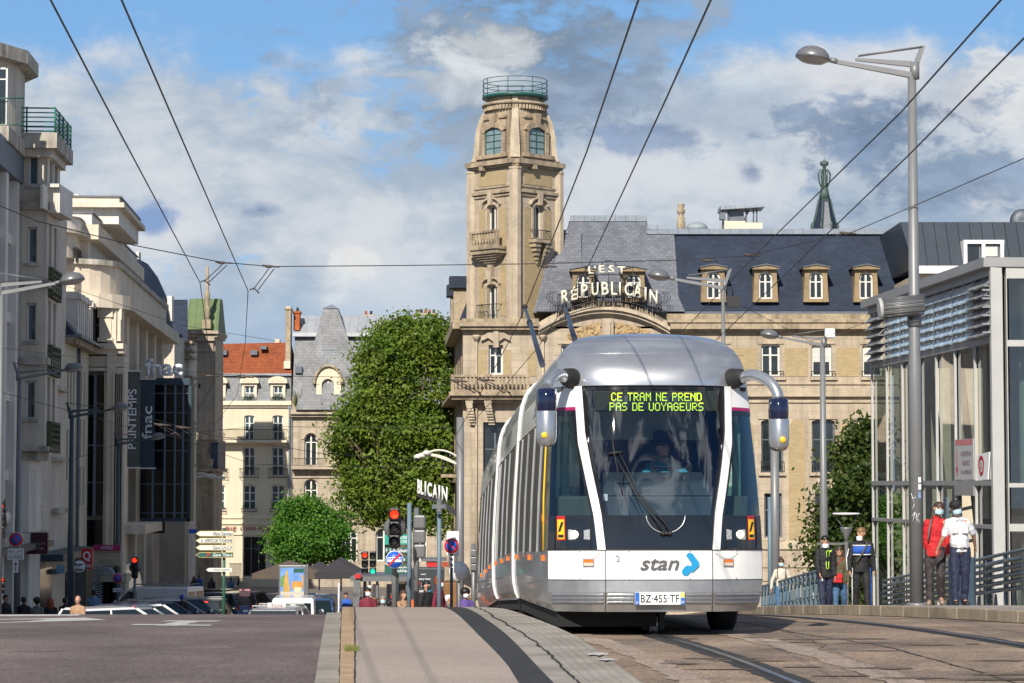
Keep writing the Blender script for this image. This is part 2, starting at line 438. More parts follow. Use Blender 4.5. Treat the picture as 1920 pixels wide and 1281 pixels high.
ribbon('pavement', offs(KR, .18), RW, .15, M_pave, thick=2.5, G=gzr, d1=90)
b = MB(); d = 14.0
while d < 70:
    e = d+1.0/math.hypot(1, .25)
    l0, l1 = interp(KR, d), interp(KR, e-.02)
    b.hexa(((l0, d, gzr(d)-.1), (l0+.18, d, gzr(d)-.1), (l1+.18, e-.02, gzr(e)-.1), (l1, e-.02, gzr(e)-.1)),
           ((l0, d, gzr(d)+.156), (l0+.18, d, gzr(d)+.156), (l1+.18, e-.02, gzr(e)+.156), (l1, e-.02, gzr(e)+.156)))
    d = e
b.build('kerb', M_kerbg, bevel=.012, kind='structure')
ribbon('kerb_damp', offs(KR, -.14), KR, .0015, mat('dark_asphalt', (.05, .04, .032), .8, var=.3, vs=3), d0=14, d1=70, wob=.03)  # narrow strip of darker asphalt along the right kerb
ribbon('pavement', [(60, -26), (230, -34)], [(60, -15.2), (110, -18.0), (230, -24)], .12, M_pave, d0=60, d1=228, thick=.2)
def mark(ps, h=.005):
    b.poly([(x, d, gz(d)+h) for x, d in ps])
b = MB(); mark([(-8.9, 30.0), (-5.6, 33.6), (-6.2, 35.2), (-9.6, 32.0)]); mark([(-9.5, 35.5), (-6.6, 37), (-7, 39.5), (-9.9, 38)])
mark([(-4.9, 31.2), (-3.85, 30.9), (-3.85, 31.3), (-4.9, 31.6)]); mark([(-4.55, 31.0), (-4.25, 30.9), (-4.2, 33.0), (-4.5, 33.1)]); mark([(-4.75, 32.8), (-4.0, 32.7), (-3.95, 33.2), (-4.7, 33.3)])
b.build('road_marking', M_line, kind='structure')
b = MB(); rg = random.Random(2)
for i in range(150):
    x, d = -1.52+rg.gauss(0, .035), 23.0+rg.gauss(0, .10); hgt = rg.uniform(.03, .085); a = rg.uniform(0, 6.3); z = gz(d)+.12
    b.poly([(x-.003, d, z), (x+.003, d, z), (x+math.cos(a)*.03, d+math.sin(a)*.03, z+hgt)])
b.build('grass', mat('grass', (.14, .15, .03), .8), kind='stuff', label='small tuft of yellowish grass in the kerb joint', cat='grass')
rq = random.Random(19); M_pat = mat('patch_dark', (.085, .070, .062), .85, var=.35, vs=2, speck=.5, sps=32); M_stain = mat('stain', (.13, .095, .068), .8, var=.5, vs=3, speck=.5, sps=32); M_worn = mat('worn_asphalt', (.33, .255, .20), .9, var=.3, vs=2, speck=.4, sps=32)
def stain(x, d, rx, rd, m, h, n=18):
    b.poly([(x+rx*math.cos(a)*rq.uniform(.55, 1.1)+.1*rd*math.sin(a), d+rd*math.sin(a)*rq.uniform(.6, 1.05), gz(d)+h) for a in [2*math.pi*i/n for i in range(n)]])
b = MB()
for i in range(26): stain(rq.uniform(1.3, 6.0), rq.uniform(20.5, 27.5), rq.uniform(.10, .55), rq.uniform(.03, .14), M_stain, .0022)
b.build('road_stain', M_stain, kind='structure')
b = MB()
for i in range(6): stain(rq.uniform(-6, -2.2), rq.uniform(20, 33), rq.uniform(.15, .9), rq.uniform(.05, .25), M_worn, .0022)
b.build('road_stain', mat('worn_left', (.165, .128, .12), .85, var=.4, vs=2, speck=.5, sps=32), kind='structure')
ribbon('tyre_track', offs(R1, .78), offs(R1, 1.12), .0012, M_worn, wob=.05, d1=44); ribbon('tyre_track', offs(R1, -1.0), offs(R1, -.72), .0012, M_worn, wob=.05, d1=44)
b = MB(); stain(.80, 22.4, .10, .22, None, .134); stain(.86, 21.7, .09, .16, None, .134); b.build('repair_patch', mat('mortar_pale', (.50, .49, .47), .9, var=.4, vs=9), kind='structure')
crack('asphalt_crack', [(15, 3.5), (24, 3.0), (27, 3.4)], 19, 27, .005, .0012, 14, wob=.05)
def lettering(txt, parent, m, o, U, V, w, h, name='lettering', shear=0., ext=.004, bold=0., align=None, world=True):
    """text mesh scaled to w x h metres, centred at o in the plane of U (reading direction) and V (up)"""
    cu = bpy.data.curves.new('txt', 'FONT'); cu.body = txt; cu.extrude = .0; cu.offset = bold; cu.resolution_u = 3
    to = bpy.data.objects.new('txt', cu); COL.objects.link(to)
    dg = bpy.context.evaluated_depsgraph_get(); me = bpy.data.meshes.new_from_object(to.evaluated_get(dg))
    bpy.data.objects.remove(to); bpy.data.curves.remove(cu)
    n = len(me.vertices); co = np.empty(n*3); me.vertices.foreach_get('co', co); co = co.reshape(-1, 3)
    co[:, 0] += co[:, 1]*shear
    mn, mx_ = co.min(0), co.max(0); sz = np.maximum(mx_-mn, 1e-6); co = (co-(mn+mx_)/2)
    sx, sy = w/sz[0], h/sz[1]
    U, V = Vector(U).normalized(), Vector(V).normalized(); o = Vector(o)-(wloc(parent) if (parent is not None and world) else Vector((0, 0, 0)))
    Nn = U.cross(V)
    P = np.array(o)[None]+co[:, :1]*sx*np.array(U)[None]+co[:, 1:2]*sy*np.array(V)[None]+np.array(Nn)[None]*ext
    me.vertices.foreach_set('co', P.ravel()); me.update(); me.materials.clear(); me.materials.append(m)
    ob = bpy.data.objects.new(name, me); me.name = name; COL.objects.link(ob)
    if parent: ob.parent = parent
    return ob
M_white = mat('white_paint', (.76, .76, .75), .3, var=.09, vs=2.5, coat=.4, streak=.14)
M_wdirty = mat('white_paint_dirty', (.66, .66, .64), .32, var=.14, vs=3, coat=.4)
M_silver = mat('silver_paint', (.50, .52, .55), .30, metal=.75, var=.14, vs=1.6, coat=.4, streak=.12)
M_silverd = mat('silver_dark', (.50, .51, .52), .34, metal=.75, var=.2, vs=3, coat=.3, streak=.35)
M_blk = mat('black_gloss', (.012, .013, .015), .06, var=0, spec=.6, coat=.3)
M_blkm = mat('black_matt', (.018, .018, .02), .6, var=.2)
M_navy = mat('navy_gloss', (.008, .014, .045), .08, var=0, coat=.5)
M_rub = mat('rubber', (.02, .02, .021), .75, var=.2)
M_under = mat('underside', (.010, .010, .010), .9, var=0)
M_maroon = mat('maroon', (.32, .012, .10), .35, var=0)
M_orange = mat('orange_lens', (.65, .16, .02), .2, var=0)
M_red = mat('red_lens', (.55, .02, .02), .25, var=0)
M_yel = mat('yellow', (.85, .50, .02), .45, var=0)
M_whitel = mat('white_flat', (.78, .78, .78), .5, var=0)
M_gtext = mat('grey_letter', (.10, .10, .105), .4, var=0)
M_btext = mat('black_letter', (.012, .012, .012), .5, var=0)
M_blue = mat('logo_blue', (.005, .26, .52), .4, var=0)
M_pblue = mat('plate_blue', (.02, .13, .50), .4, var=0)
M_sgls = mat('side_glass', (.05, .05, .04), .12, var=.9, vs=2.2, spec=.4); M_sgls.node_tree.nodes['Principled BSDF'].inputs['IOR'].default_value = 1.22  # mottled brown base stands in for facade reflections on the side windows
G_wind = glassmat('windscreen_glass', (.70, .80, .84), .16, .01)
G_side = glassmat('corner_glass', (.66, .78, .72), .07, .02)
M_led = mat('led_dot', (.3, .4, .02), .5, var=0, emit=(.62, .85, .03), es=1.3)
M_lamp = mat('lit_bulb', (.9, .8, .6), .3, var=0, emit=(1, .78, .45), es=9)
M_chrome = mat('chrome', (.6, .6, .6), .12, metal=1, var=0)
M_lens = mat('lens_housing', (.45, .45, .44), .2, metal=.3, var=.3, vs=30)
tram = empty('tram', (1.69, 27.75, gz(27.75)), 'silver and white articulated tram showing a dot-matrix message above its windscreen', 'tram')
def secmat(f, r):
    F = Vector((f[0], f[1], gz(f[1]))); Rr = Vector((r[0], r[1], gz(r[1])))
    D = (Rr-F).normalized(); Xv = Vector((D.y, -D.x, 0)).normalized(); U = Xv.cross(D).normalized()
    return Matrix(((Xv.x, D.x, U.x, F.x), (Xv.y, D.y, U.y, F.y), (Xv.z, D.z, U.z, F.z), (0, 0, 0, 1))), (Rr-F).length
S1, L1 = secmat((1.69, 27.75), (1.27, 36.55)); S2, L2 = secmat((1.25, 36.95), (.92, 43.2)); S3, L3 = secmat((.90, 43.6), (.50, 51.9))
PROF = [(.28, 1.17), (.36, 1.21), (.50, 1.24), (.645, 1.25), (.80, 1.25), (.99, 1.25), (1.2, 1.247), (1.385, 1.24), (1.7, 1.225), (2.0, 1.21), (2.3, 1.19), (2.62, 1.17), (2.66, 1.168), (2.9, 1.15), (3.0, 1.14), (3.13, 1.12), (3.26, 1.08), (3.37, 1.02), (3.46, .93), (3.54, .80), (3.58, .66), (3.60, .42)]
def wz(z): return interp([(a, b) for a, b in PROF], z)
def Fz(z):
    if z < .5: return .07*(.5-z)/.22
    if z < .99: return 0
    if z < 2.9: return .10*(z-.99)+.075*(z-.99)**1.7
    t = math.asin(min(1, (z-2.9)/.715)); return .10*1.91+.075*1.91**1.7+1.25*(1-math.cos(t))
def Bz(z): return .46 if z < 2.9 else .46-.2*(z-2.9)/.71
def Sf(x, z, off=0.):
    w = wz(z); q = min(1, abs(x)/w); y = Fz(z)+Bz(z)*q**3.2
    nx = math.copysign(Bz(z)*3.2*q**2.2/w, x) if q > 0 else 0; n = Vector((nx, -1, 0)).normalized()
    return Vector((x, y, z))+n*off
def curve(tab): t = sorted(tab); return lambda z: interp(t, z)
def panel(name, xl, xr, z0, z1, m, off=.006, nx=10, nz=14, par=None, thick=.0, **kw):
    b = MB(); b.M = S1; b.s = True
    zs = sorted(set([z0+(z1-z0)*j/nz for j in range(nz+1)]+[a for a, _ in PROF if z0 < a < z1])) if z0 < 3 else [a for a, _ in PROF if z0 <= a <= z1]
    rows = [[Sf(xl(z)+(xr(z)-xl(z))*i/nx, z, off) for i in range(nx+1)] for z in zs]
    if thick:   # wrapped rim so the panel has depth
        rim = [[Vector((p.x, p.y+thick, p.z)) for p in r] for r in rows]
    b0 = b.pts([p for r in rows for p in r])
    for j in range(len(rows)-1):
        for i in range(nx): a = b0+j*(nx+1)+i; b.face((a, a+1, a+nx+2, a+nx+1))
    if thick:
        b.s = False
        for j in range(len(rows)-1):
            for r_, k in ((rows, 0), (rows, nx)):
                q = (r_[j][k], r_[j+1][k], rim[j+1][k], rim[j][k]); b.poly(q if k else q[::-1])
        for r_, q_ in ((rows[0], rim[0]), (rows[-1], rim[-1])):
            for i in range(nx): b.poly((r_[i], r_[i+1], q_[i+1], q_[i]))
    return b.build(name, m, par or tram, **kw)
pin = curve([(2.9, .83), (2.35, .81), (1.92, .745), (1.43, .655), (.99, .61)]); pou = curve([(2.9, .915), (2.23, .89), (1.74, .805), (1.37, .735), (.99, .70)])
neg = lambda f: (lambda z: -f(z)); cst = lambda v: (lambda z: v)
body = panel('front_hood', lambda z: -wz(z), wz, 2.9, 3.60, M_silver, 0, nx=28, thick=.05)
panel('bumper', lambda z: -wz(z), wz, .645, .99, M_white, 0, nx=28, thick=.04)
low = panel('lower_bumper', lambda z: -wz(z), wz, .28, .640, M_silverd, .004, nx=28, thick=.05)
for s_ in (-1, 1):
    q = (lambda f, g: (f, g)) if s_ > 0 else (lambda f, g: (neg(g), neg(f)))
    panel('pillar', *q(pin, pou), .99, 2.905, M_white, .022, nx=3, thick=.05)
    panel('corner_panel', *q(pou, wz), 2.66, 2.898, M_white, .002, nx=10, thick=.04)
    panel('corner_stripe', *q(pou, wz), 2.62, 2.66, M_maroon, .003, nx=10, nz=1)
    panel('corner_window', *q(pou, wz), 1.385, 2.62, G_side, 0, nx=10)
    panel('window_seal', *q(pou, wz), 2.56, 2.62, M_blk, .004, nx=8, nz=1)
    panel('window_seal', *q(pou, lambda z: pou(z)+.035), 1.385, 2.56, M_blk, .004, nx=2)
    hp = panel('headlight_panel', *q(pou, wz), .995, 1.385, M_blk, .004, nx=10, thick=.03)
    cx = s_*.90; c0 = Sf(cx, 1.165, .012); b = MB(); b.M = S1
    x0, x1 = cx-.125, cx+.125
    p = [Sf(x0, 1.10, .012), Sf(x1, 1.10, .012), Sf(x1, 1.225, .012), Sf(x0, 1.225, .012)]
    bk = [Vector((v.x, v.y+.03, v.z)) for v in p]; b.hexa(p, bk); hl = b.build('headlight', M_lens, tram, bevel=.012)
    b = MB(); b.M = S1; bc = Sf(cx-.05*1, 1.165, .018) if s_ < 0 else Sf(cx+.05, 1.165, .018); b.ell(bc, .042, .03, .042, 14, 8); b.build('bulb', M_lamp, hl)
    b = MB(); b.M = S1; xa, xb = (-1.17, -.78) if s_ < 0 else (.78, 1.17)
    b.tube([Sf(x_, z_, .012) for x_, z_ in ((xa, 1.0), (xa, 1.36), ((xa+xb)/2, 1.365), (xb, 1.36), (xb, 1.0))], .005, 5); b.build('panel_trim', M_rub, hp)
    sx = s_*1.10; pt = lambda x_, z_, o_=.010: Sf(x_, z_, o_)
    b = MB(); b.M = S1; b.poly([pt(sx-.045, 1.10), pt(sx+.045, 1.10), pt(sx+.045, 1.38), pt(sx-.045, 1.38)]); b.build('warning_sticker', M_red, tram)
    b = MB(); b.M = S1; b.poly([pt(sx-.037, 1.115, .013), pt(sx+.037, 1.115, .013), pt(sx+.037, 1.34, .013), pt(sx-.037, 1.34, .013)]); b.build('sticker_field', M_yel, tram)
    b = MB(); b.M = S1; b.poly([pt(sx-.03, 1.20, .016), pt(sx-.005, 1.20, .016), pt(sx+.033, 1.31, .016), pt(sx+.005, 1.31, .016)]); b.poly([pt(sx-.03, 1.13, .016), pt(sx+.03, 1.13, .016), pt(sx+.03, 1.165, .016), pt(sx-.03, 1.165, .016)]); b.build('sticker_mark', M_btext, tram)
    ix = s_*.80; b = MB(); b.M = S1
    b.poly([Sf(ix-.16, .95, .003), Sf(ix+.14, .95, .003), Sf(ix+.06, .885, .003), Sf(ix-.06, .885, .003)]); b.build('indicator_recess', mat('recess_grey', (.42, .42, .42), .5, var=0), tram)
    b = MB(); b.M = S1; p = [Sf(ix-.06, .80, .02), Sf(ix+.06, .80, .02), Sf(ix+.06, .885, .02), Sf(ix-.06, .885, .02)]
    b.hexa(p, [Vector((v.x, v.y+.03, v.z)) for v in p]); ind = b.build('indicator', M_silverd, tram)
    b = MB(); b.M = S1
    b.poly([Sf(ix-.052, .845, .023), Sf(ix+.052, .845, .023), Sf(ix+.052, .878, .023), Sf(ix-.052, .878, .023)]); b.build('lens', M_orange, ind)
    b = MB(); b.M = S1; b.poly([Sf(ix-.052, .807, .023), Sf(ix+.052, .807, .023), Sf(ix+.052, .842, .023), Sf(ix-.052, .842, .023)]); b.build('lens', mat('lens_pale', (.6, .5, .4), .2, var=0), ind)
    b = MB(); b.M = S1; hx = s_*.92
    b.tube([Sf(hx-s_*.0, 2.905, .004), Sf(hx-s_*.015, 2.99, .006)+Vector((0, 0, 0)), Sf(hx-s_*.03, 3.10, .006), Sf(hx+s_*.10, 3.12, .006)], .0035, 4); b.build('seam', M_btext, tram)
def mirror(pts, band, cap, dot):
    ax, ay = pts[0][0], pts[0][1]
    b = MB(); b.M = S1; sg = -1 if ax < 0 else 1
    pp = [Vector((ax-sg*.10, ay+.14, pts[0][2])), Vector((ax-sg*.04, ay+.06, pts[0][2]+.01)), Vector((ax, ay, pts[0][2]+.02)), Vector((ax+sg*.03, ay-.02, pts[0][2]+.025))]
    k = []
    rr = []
    for i in range(13):
        f = i/12*3; j = min(2, int(f)); k.append(pp[j].lerp(pp[j+1], f-j)); rr.append(.12-.05*i/12+(.008 if i % 2 else 0))
    b.tube(k, rr, 14); bt = b.build('mirror_boot', M_rub, tram)
    def smooth(ps, n=5):
        out = []
        for i in range(len(ps)-1):
            p0, p1, p2, p3 = [Vector(ps[max(0, min(len(ps)-1, i+q))]) for q in (-1, 0, 1, 2)]
            for j in range(n):
                t = j/n; out.append(.5*((2*p1)+(-p0+p2)*t+(2*p0-5*p1+4*p2-p3)*t*t+(-p0+3*p1-3*p2+p3)*t**3))
        return out+[Vector(ps[-1])]
    ps = smooth(pts); n = len(ps); zb, zc = band
    arm = [p for p in ps if p.z > zb]; 
    b = MB(); b.M = S1; b.tube(arm+[Vector((pts[-1][0], pts[-1][1], zb))] if abs(arm[-1].x-pts[-1][0]) < .03 else arm, .066, 16); a_o = b.build('mirror_arm', M_silver if cap == 'silver' else M_navy, tram)
    x, y = pts[-1][0], pts[-1][1]
    b = MB(); b.M = S1; b.lathe([(.105, zc), (.115, zc+.02), (.118, (zb+zc)/2), (.112, zb-.01), (.10, zb)], (x, y, 0), 20, 1., 1.2); b.build('mirror_glass_band', M_navy, tram)
    z1 = pts[-1][2]
    b = MB(); b.M = S1; b.lathe([(.0, z1), (.05, z1+.004), (.09, z1+.022), (.112, z1+.06), (.12, z1+.12), (.12, zc-.01), (.117, zc)], (x, y, 0), 20, 1., 1.2); hs = b.build('mirror_housing', M_silver, tram)
    b = MB(); b.M = S1; b.lathe([(0, -.004), (.034, -.004), (.036, 0)], (dot[0], y-.12*1.2, dot[1]), 18, axis='y'); b.build('mirror_dot', M_yel, hs)
mirror([(-1.04, .55, 3.00), (-1.12, .40, 3.03), (-1.22, .22, 2.96), (-1.275, .12, 2.82), (-1.285, .10, 2.60), (-1.285, .10, 2.17)], (2.84, 2.58), 'silver', (-1.32, 2.30))
mirror([(1.04, .55, 3.00), (1.15, .40, 3.03), (1.30, .22, 2.95), (1.385, .12, 2.82), (1.405, .10, 2.66), (1.405, .10, 2.12)], (2.73, 2.49), 'silver', (1.43, 2.25))
ws = panel('windscreen', neg(pin), pin, 1.385, 2.9, G_wind, -.004, nx=24)
bp = panel('black_panel', neg(pin), pin, .995, 1.385, M_blk, -.002, nx=24, nz=6)
panel('windscreen_surround', neg(pin), lambda z: -pin(z)+.045, 1.385, 2.9, M_blk, .0, nx=2); panel('windscreen_surround', lambda z: pin(z)-.045, pin, 1.385, 2.9, M_blk, .0, nx=2)
panel('windscreen_surround', neg(pin), pin, 2.85, 2.9, M_blk, .001, nx=14, nz=1)
b = MB(); b.M = S1; b.tube([Sf(.08+.225*math.cos(a), 1.385+.205*math.sin(a)*1.0, .008) for a in [math.pi+math.pi*i/20 for i in range(21)]], .007, 6); b.build('wiper_well_ring', M_silverd, bp)
b = MB(); b.M = S1
for xs in (-.615, .615): b.tube([Sf(xs, z_, .006) for z_ in (.28, .4, .5, .645, .8, .99)], .0045, 5)
b.tube([Sf(-1.25+2.5*i/24, .645, .007) for i in range(25)], .0045, 5)
b.tube([Sf(-1.25+2.5*i/24, .992, .010) for i in range(25)], .007, 5)
b.tube([Sf(-1.14+2.28*i/24, 2.902, .010) for i in range(25)], .006, 5); b.build('seam', M_btext, tram)
for k in range(3):
    z = .475-k*.045
    for xa, xb in ((-1.2, -.64), (-.59, -.30), (.30, .59), (.64, 1.2)):
        b = MB(); b.M = S1; n = 8; b.s = True
        for i in range(n):
            x0, x1 = xa+(xb-xa)*i/n, xa+(xb-xa)*(i+1)/n
            b.poly([Sf(x0, z-.017, .006), Sf(x1, z-.017, .006), Sf(x1, z, .032), Sf(x0, z, .032)]); b.poly([Sf(x0, z, .032), Sf(x1, z, .032), Sf(x1, z+.013, .006), Sf(x0, z+.013, .006)])
        b.build('grille_bar', M_silver, low)
for xs in (-.9, -.35, .35, .9):
    for zs in (.665, .97): b = MB(); b.M = S1; b.ell(Sf(xs, zs, .004), .010, .004, .010, 8, 4); b.build('bolt', M_lens, tram)
b = MB(); b.M = S1; b.tube([Sf(-1.13+2.26*i/20, 3.30, .004) for i in range(21)], .003, 4); b.build('roof_seam', M_silverd, body)
b = MB(); b.M = S1; y = Sf(0, .43).y-.045; b.box(-.285, .285, y, y+.03, .362, .505); pl = b.build('number_plate', M_whitel, tram, bevel=.005)
b = MB(); b.M = S1; b.box(-.283, -.235, y-.002, y+.01, .364, .503); b.box(.235, .283, y-.002, y+.01, .364, .440); b.build('plate_band', M_pblue, pl)
b = MB(); b.M = S1; b.box(.237, .281, y-.0025, y+.01, .444, .503); b.build('plate_band', mat('plate_yellow', (.6, .55, .12), .5, var=0), pl)
b = MB(); b.M = S1; b.box(-.29, .29, y+.004, y+.032, .355, .362); b.build('plate_edge', M_blkm, pl)
Uv, Vv = S1.to_3x3() @ Vector((1, 0, 0)), S1.to_3x3() @ Vector((0, 0, 1))
def T1p(x, z, off): return S1 @ Sf(x, z, off)
lettering('BZ·455·TF', pl, M_btext, S1 @ Vector((0, y-.004, .434)), Uv, Vv, .44, .088)
lettering('54', pl, M_whitel, S1 @ Vector((.259, y-.004, .394)), Uv, Vv, .036, .03); lettering('F', pl, M_whitel, S1 @ Vector((-.259, y-.004, .385)), Uv, Vv, .02, .028)
lettering('stan', tram, M_gtext, T1p(.0, .825, .014), Uv, Vv, .45, .135, shear=.28, bold=.012)
def capsule2(p, q, r):
    p, q = Vector((p[0], 0, p[1])), Vector((q[0], 0, q[1])); d = (q-p).normalized(); a0 = math.atan2(d.z, d.x); out = []
    for i in range(9): a = a0-math.pi/2+math.pi*i/8; out.append((q.x+r*math.cos(a), q.z+r*math.sin(a)))
    for i in range(9): a = a0+math.pi/2+math.pi*i/8; out.append((p.x+r*math.cos(a), p.z+r*math.sin(a)))
    return out
b = MB(); b.M = S1; yy = Sf(.36, .8, .012).y-.004
b.prism([(.305, .925), (.33, .955), (.375, .95), (.455, .845), (.455, .805), (.375, .725), (.345, .79), (.375, .825)], lambda a, c_, d: (a, yy+d, c_), 0, .004)
b.prism(capsule2((.30, .735), (.325, .765), .045), lambda a, c_, d: (a, yy+.002+d, c_), 0, .004); b.build('logo_arrow', M_blue, tram)
lettering('2', tram, mat('number_grey', (.42, .42, .42), .5, var=0), T1p(-.475, .895, .012), Uv, Vv, .05, .075, bold=.02)
b = MB(); b.M = S1; yd = Sf(0, 2.55).y+.06
b.box(-.70, .74, yd+.02, yd+.12, 2.60, 2.84); disp = b.build('display_box', mat('display_case', (.012, .018, .017), .3, var=0), tram, bevel=.01)
FONT = {'C': '01110 10001 10000 10000 10000 10001 01110', 'E': '11111 10000 10000 11110 10000 10000 11111', 'T': '11111 00100 00100 00100 00100 00100 00100', 'R': '11110 10001 10001 11110 10100 10010 10001', 'A': '01110 10001 10001 11111 10001 10001 10001', 'M': '10001 11011 10101 10101 10001 10001 10001', 'N': '10001 11001 10101 10011 10001 10001 10001', 'P': '11110 10001 10001 11110 10000 10000 10000', 'D': '11110 10001 10001 10001 10001 10001 11110', 'S': '01111 10000 10000 01110 00001 00001 11110', 'V': '10001 10001 10001 10001 10001 10001 01110', 'O': '01110 10001 10001 10001 10001 10001 01110', 'Y': '10001 10001 01010 00100 00100 00100 00100', 'G': '01110 10001 10000 10111 10001 10001 01110', 'U': '10001 10001 10001 10001 10001 10001 01110', ' ': '000 000 000 000 000 000 000'}
b = MB(); b.M = S1
for txt, zt, w_ in (('CE TRAM NE PREND', 2.815, 1.06), ('PAS DE VOYAGEURS', 2.70, 1.10)):
    cols = sum(len(FONT[c_].split()[0])+1 for c_ in txt)-1; p_ = w_/cols; x = .02-w_/2
    for c_ in txt:
        rws = FONT[c_].split()
        for r_, bits in enumerate(rws):
            for q_, bit in enumerate(bits):
                if bit == '1':
                    x0, z0 = x+q_*p_, zt-r_*.0138; b.poly([(x0, yd+.0185, z0-.0112), (x0+p_*.9, yd+.0185, z0-.0112), (x0+p_*.9, yd+.0185, z0), (x0, yd+.0185, z0)])
        x += (len(rws[0])+1)*p_
b.build('display_text', M_led, disp)
b = MB(); b.M = S1
for px_, tx in ((.04, -.50), (.12, -.43)):
    b.tube([Sf(px_, 1.175, .04), Sf(px_-.06, 1.30, .06), Sf(tx*.5, 1.62, .07), Sf(tx, 2.10, .05)], .011, 6, r2=.007)
b.tube([Sf(-.56, 2.10, .045), Sf(-.40, 2.115, .045)], .014, 6); b.tube([Sf(-.52, 2.44, .02), Sf(-.49, 2.10, .045), Sf(-.41, 1.62, .02)], .009, 6)
wp = b.build('wiper', M_blkm, tram)
b = MB(); b.M = S1; b.tube([Sf(px_+.0, 1.175, .03) for px_ in (.03, .13)], .02, 8); b.ell(Sf(.04, 1.175, .03), .03, .03, .03); b.ell(Sf(.12, 1.175, .03), .03, .03, .03); b.build('wiper_pivot', M_blkm, wp)
M_int = mat('cabin_grey', (.035, .048, .055), .7, var=.1); M_intg = mat('cabin_green', (.72, .80, .70), .6, var=.06); M_intn = mat('cabin_navy', (.008, .018, .06), .6, var=.1)
b = MB(); b.M = S1; b.box(-1.15, 1.15, 2.3, 2.34, .45, 3.0); b.build('partition', M_intn, tram)
b = MB(); b.M = S1; b.hexa(((-1.12, 1.15, 1.5), (-.80, 1.5, 1.5), (-.80, 1.55, 1.5), (-1.12, 1.2, 1.5)), ((-1.08, 1.15, 2.6), (-.80, 1.5, 2.6), (-.80, 1.55, 2.6), (-1.08, 1.2, 2.6))); b.hexa(((1.12, 1.15, 1.5), (.98, 1.3, 1.5), (.98, 1.35, 1.5), (1.12, 1.2, 1.5)), ((1.08, 1.15, 2.6), (.98, 1.3, 2.6), (.98, 1.35, 2.6), (1.08, 1.2, 2.6))); b.box(-.76, .8, 2.2, 2.29, 2.35, 2.75); b.build('cabin_lining', M_intg, tram)
b = MB(); b.M = S1; b.box(-1.12, 1.12, .62, 1.15, 1.2, 1.62); b.hexa(((-.62, .60, 1.62), (.70, .60, 1.62), (.70, 1.15, 1.62), (-.62, 1.15, 1.62)), ((-.55, .72, 1.80), (.65, .72, 1.80), (.65, 1.15, 1.92), (-.55, 1.15, 1.92))); b.build('dashboard', M_int, tram, bevel=.03)
b = MB(); b.M = S1; b.box(-1.15, 1.15, .5, 8.6, .40, .46); b.box(-1.12, 1.12, .75, 2.3, 2.86, 2.9); b.build('cabin_floor', M_int, tram)
b = MB(); b.M = S1; c0 = Vector((.28, 1.18, 1.98)); b.tube([c0+Vector((.24*math.cos(a), .10*math.sin(a), .13*math.sin(a))) for a in [2*math.pi*i/24 for i in range(25)]], .013, 6); b.tube([c0, c0+Vector((0, -.12, -.3))], .03, 8); b.tube([c0+Vector((-.23, 0, 0)), c0+Vector((.23, 0, 0))], .012, 5); b.build('steering_wheel', M_blkm, tram)
b = MB(); b.M = S1; b.box(.0, .52, 1.75, 1.92, 1.1, 2.25); b.box(.0, .52, 1.35, 1.85, 1.05, 1.2); b.box(.13, .39, 1.78, 1.9, 2.26, 2.45); b.build('driver_seat', M_intn, tram, bevel=.04)
b = MB(); b.M = S1
for s_ in (-1, 1):
    b.box(s_*1.02-.05, s_*1.02+.05, .85, .93, 1.6, 2.5); b.box(s_*.95-.12, s_*.95+.12, 1.2, 1.45, 1.45, 1.75)
b.build('cabin_post', mat('cabin_teal', (.08, .18, .17), .5, var=.05), tram, bevel=.02)
b = MB(); b.M = S1; b.box(-.60, -.54, .60, .605, 1.56, 1.64); b.build('sticker', M_whitel, tram)
def loft(M_, y0f, y1, z0, z1, m, name, off=0., sides=(-1, 1), par=None, nd_=1, y0=None):
    b = MB(); b.M = M_; b.s = True
    zs = [z0]+[a for a, _ in PROF if z0 < a < z1]+[z1]
    for s_ in sides:
        rows = [[(s_*(wz(z)+off), ((Fz(z)+Bz(z)) if y0f else y0)+(y1-((Fz(z)+Bz(z)) if y0f else y0))*i/nd_, z) for i in range(nd_+1)] for z in zs]
        for r_, q_ in zip(rows, rows[1:]):
            for i in range(nd_):
                f = (r_[i], r_[i+1], q_[i+1], q_[i]); b.poly(f if s_ > 0 else f[::-1])
    return b.build(name, m, par or tram)
def roofm(M_, y0f, y1, y0=0.):
    b = MB(); b.M = M_; b.s = True; pr = [p for p in PROF if p[0] >= 3.0]
    row = [(-w, z) for z, w in pr]+[(w, z) for z, w in pr[::-1]]
    for (xa, za), (xb, zb) in zip(row, row[1:]):
        a0, b0_ = (Fz(za)+Bz(za), Fz(zb)+Bz(zb)) if y0f else (y0, y0)
        b.poly(((xa, a0, za), (xb, b0_, zb), (xb, y1, zb), (xa, y1, za)))
    return b.build('roof', M_silver, tram)
secs = ((S1, True, L1), (S2, False, L2), (S3, False, L3))
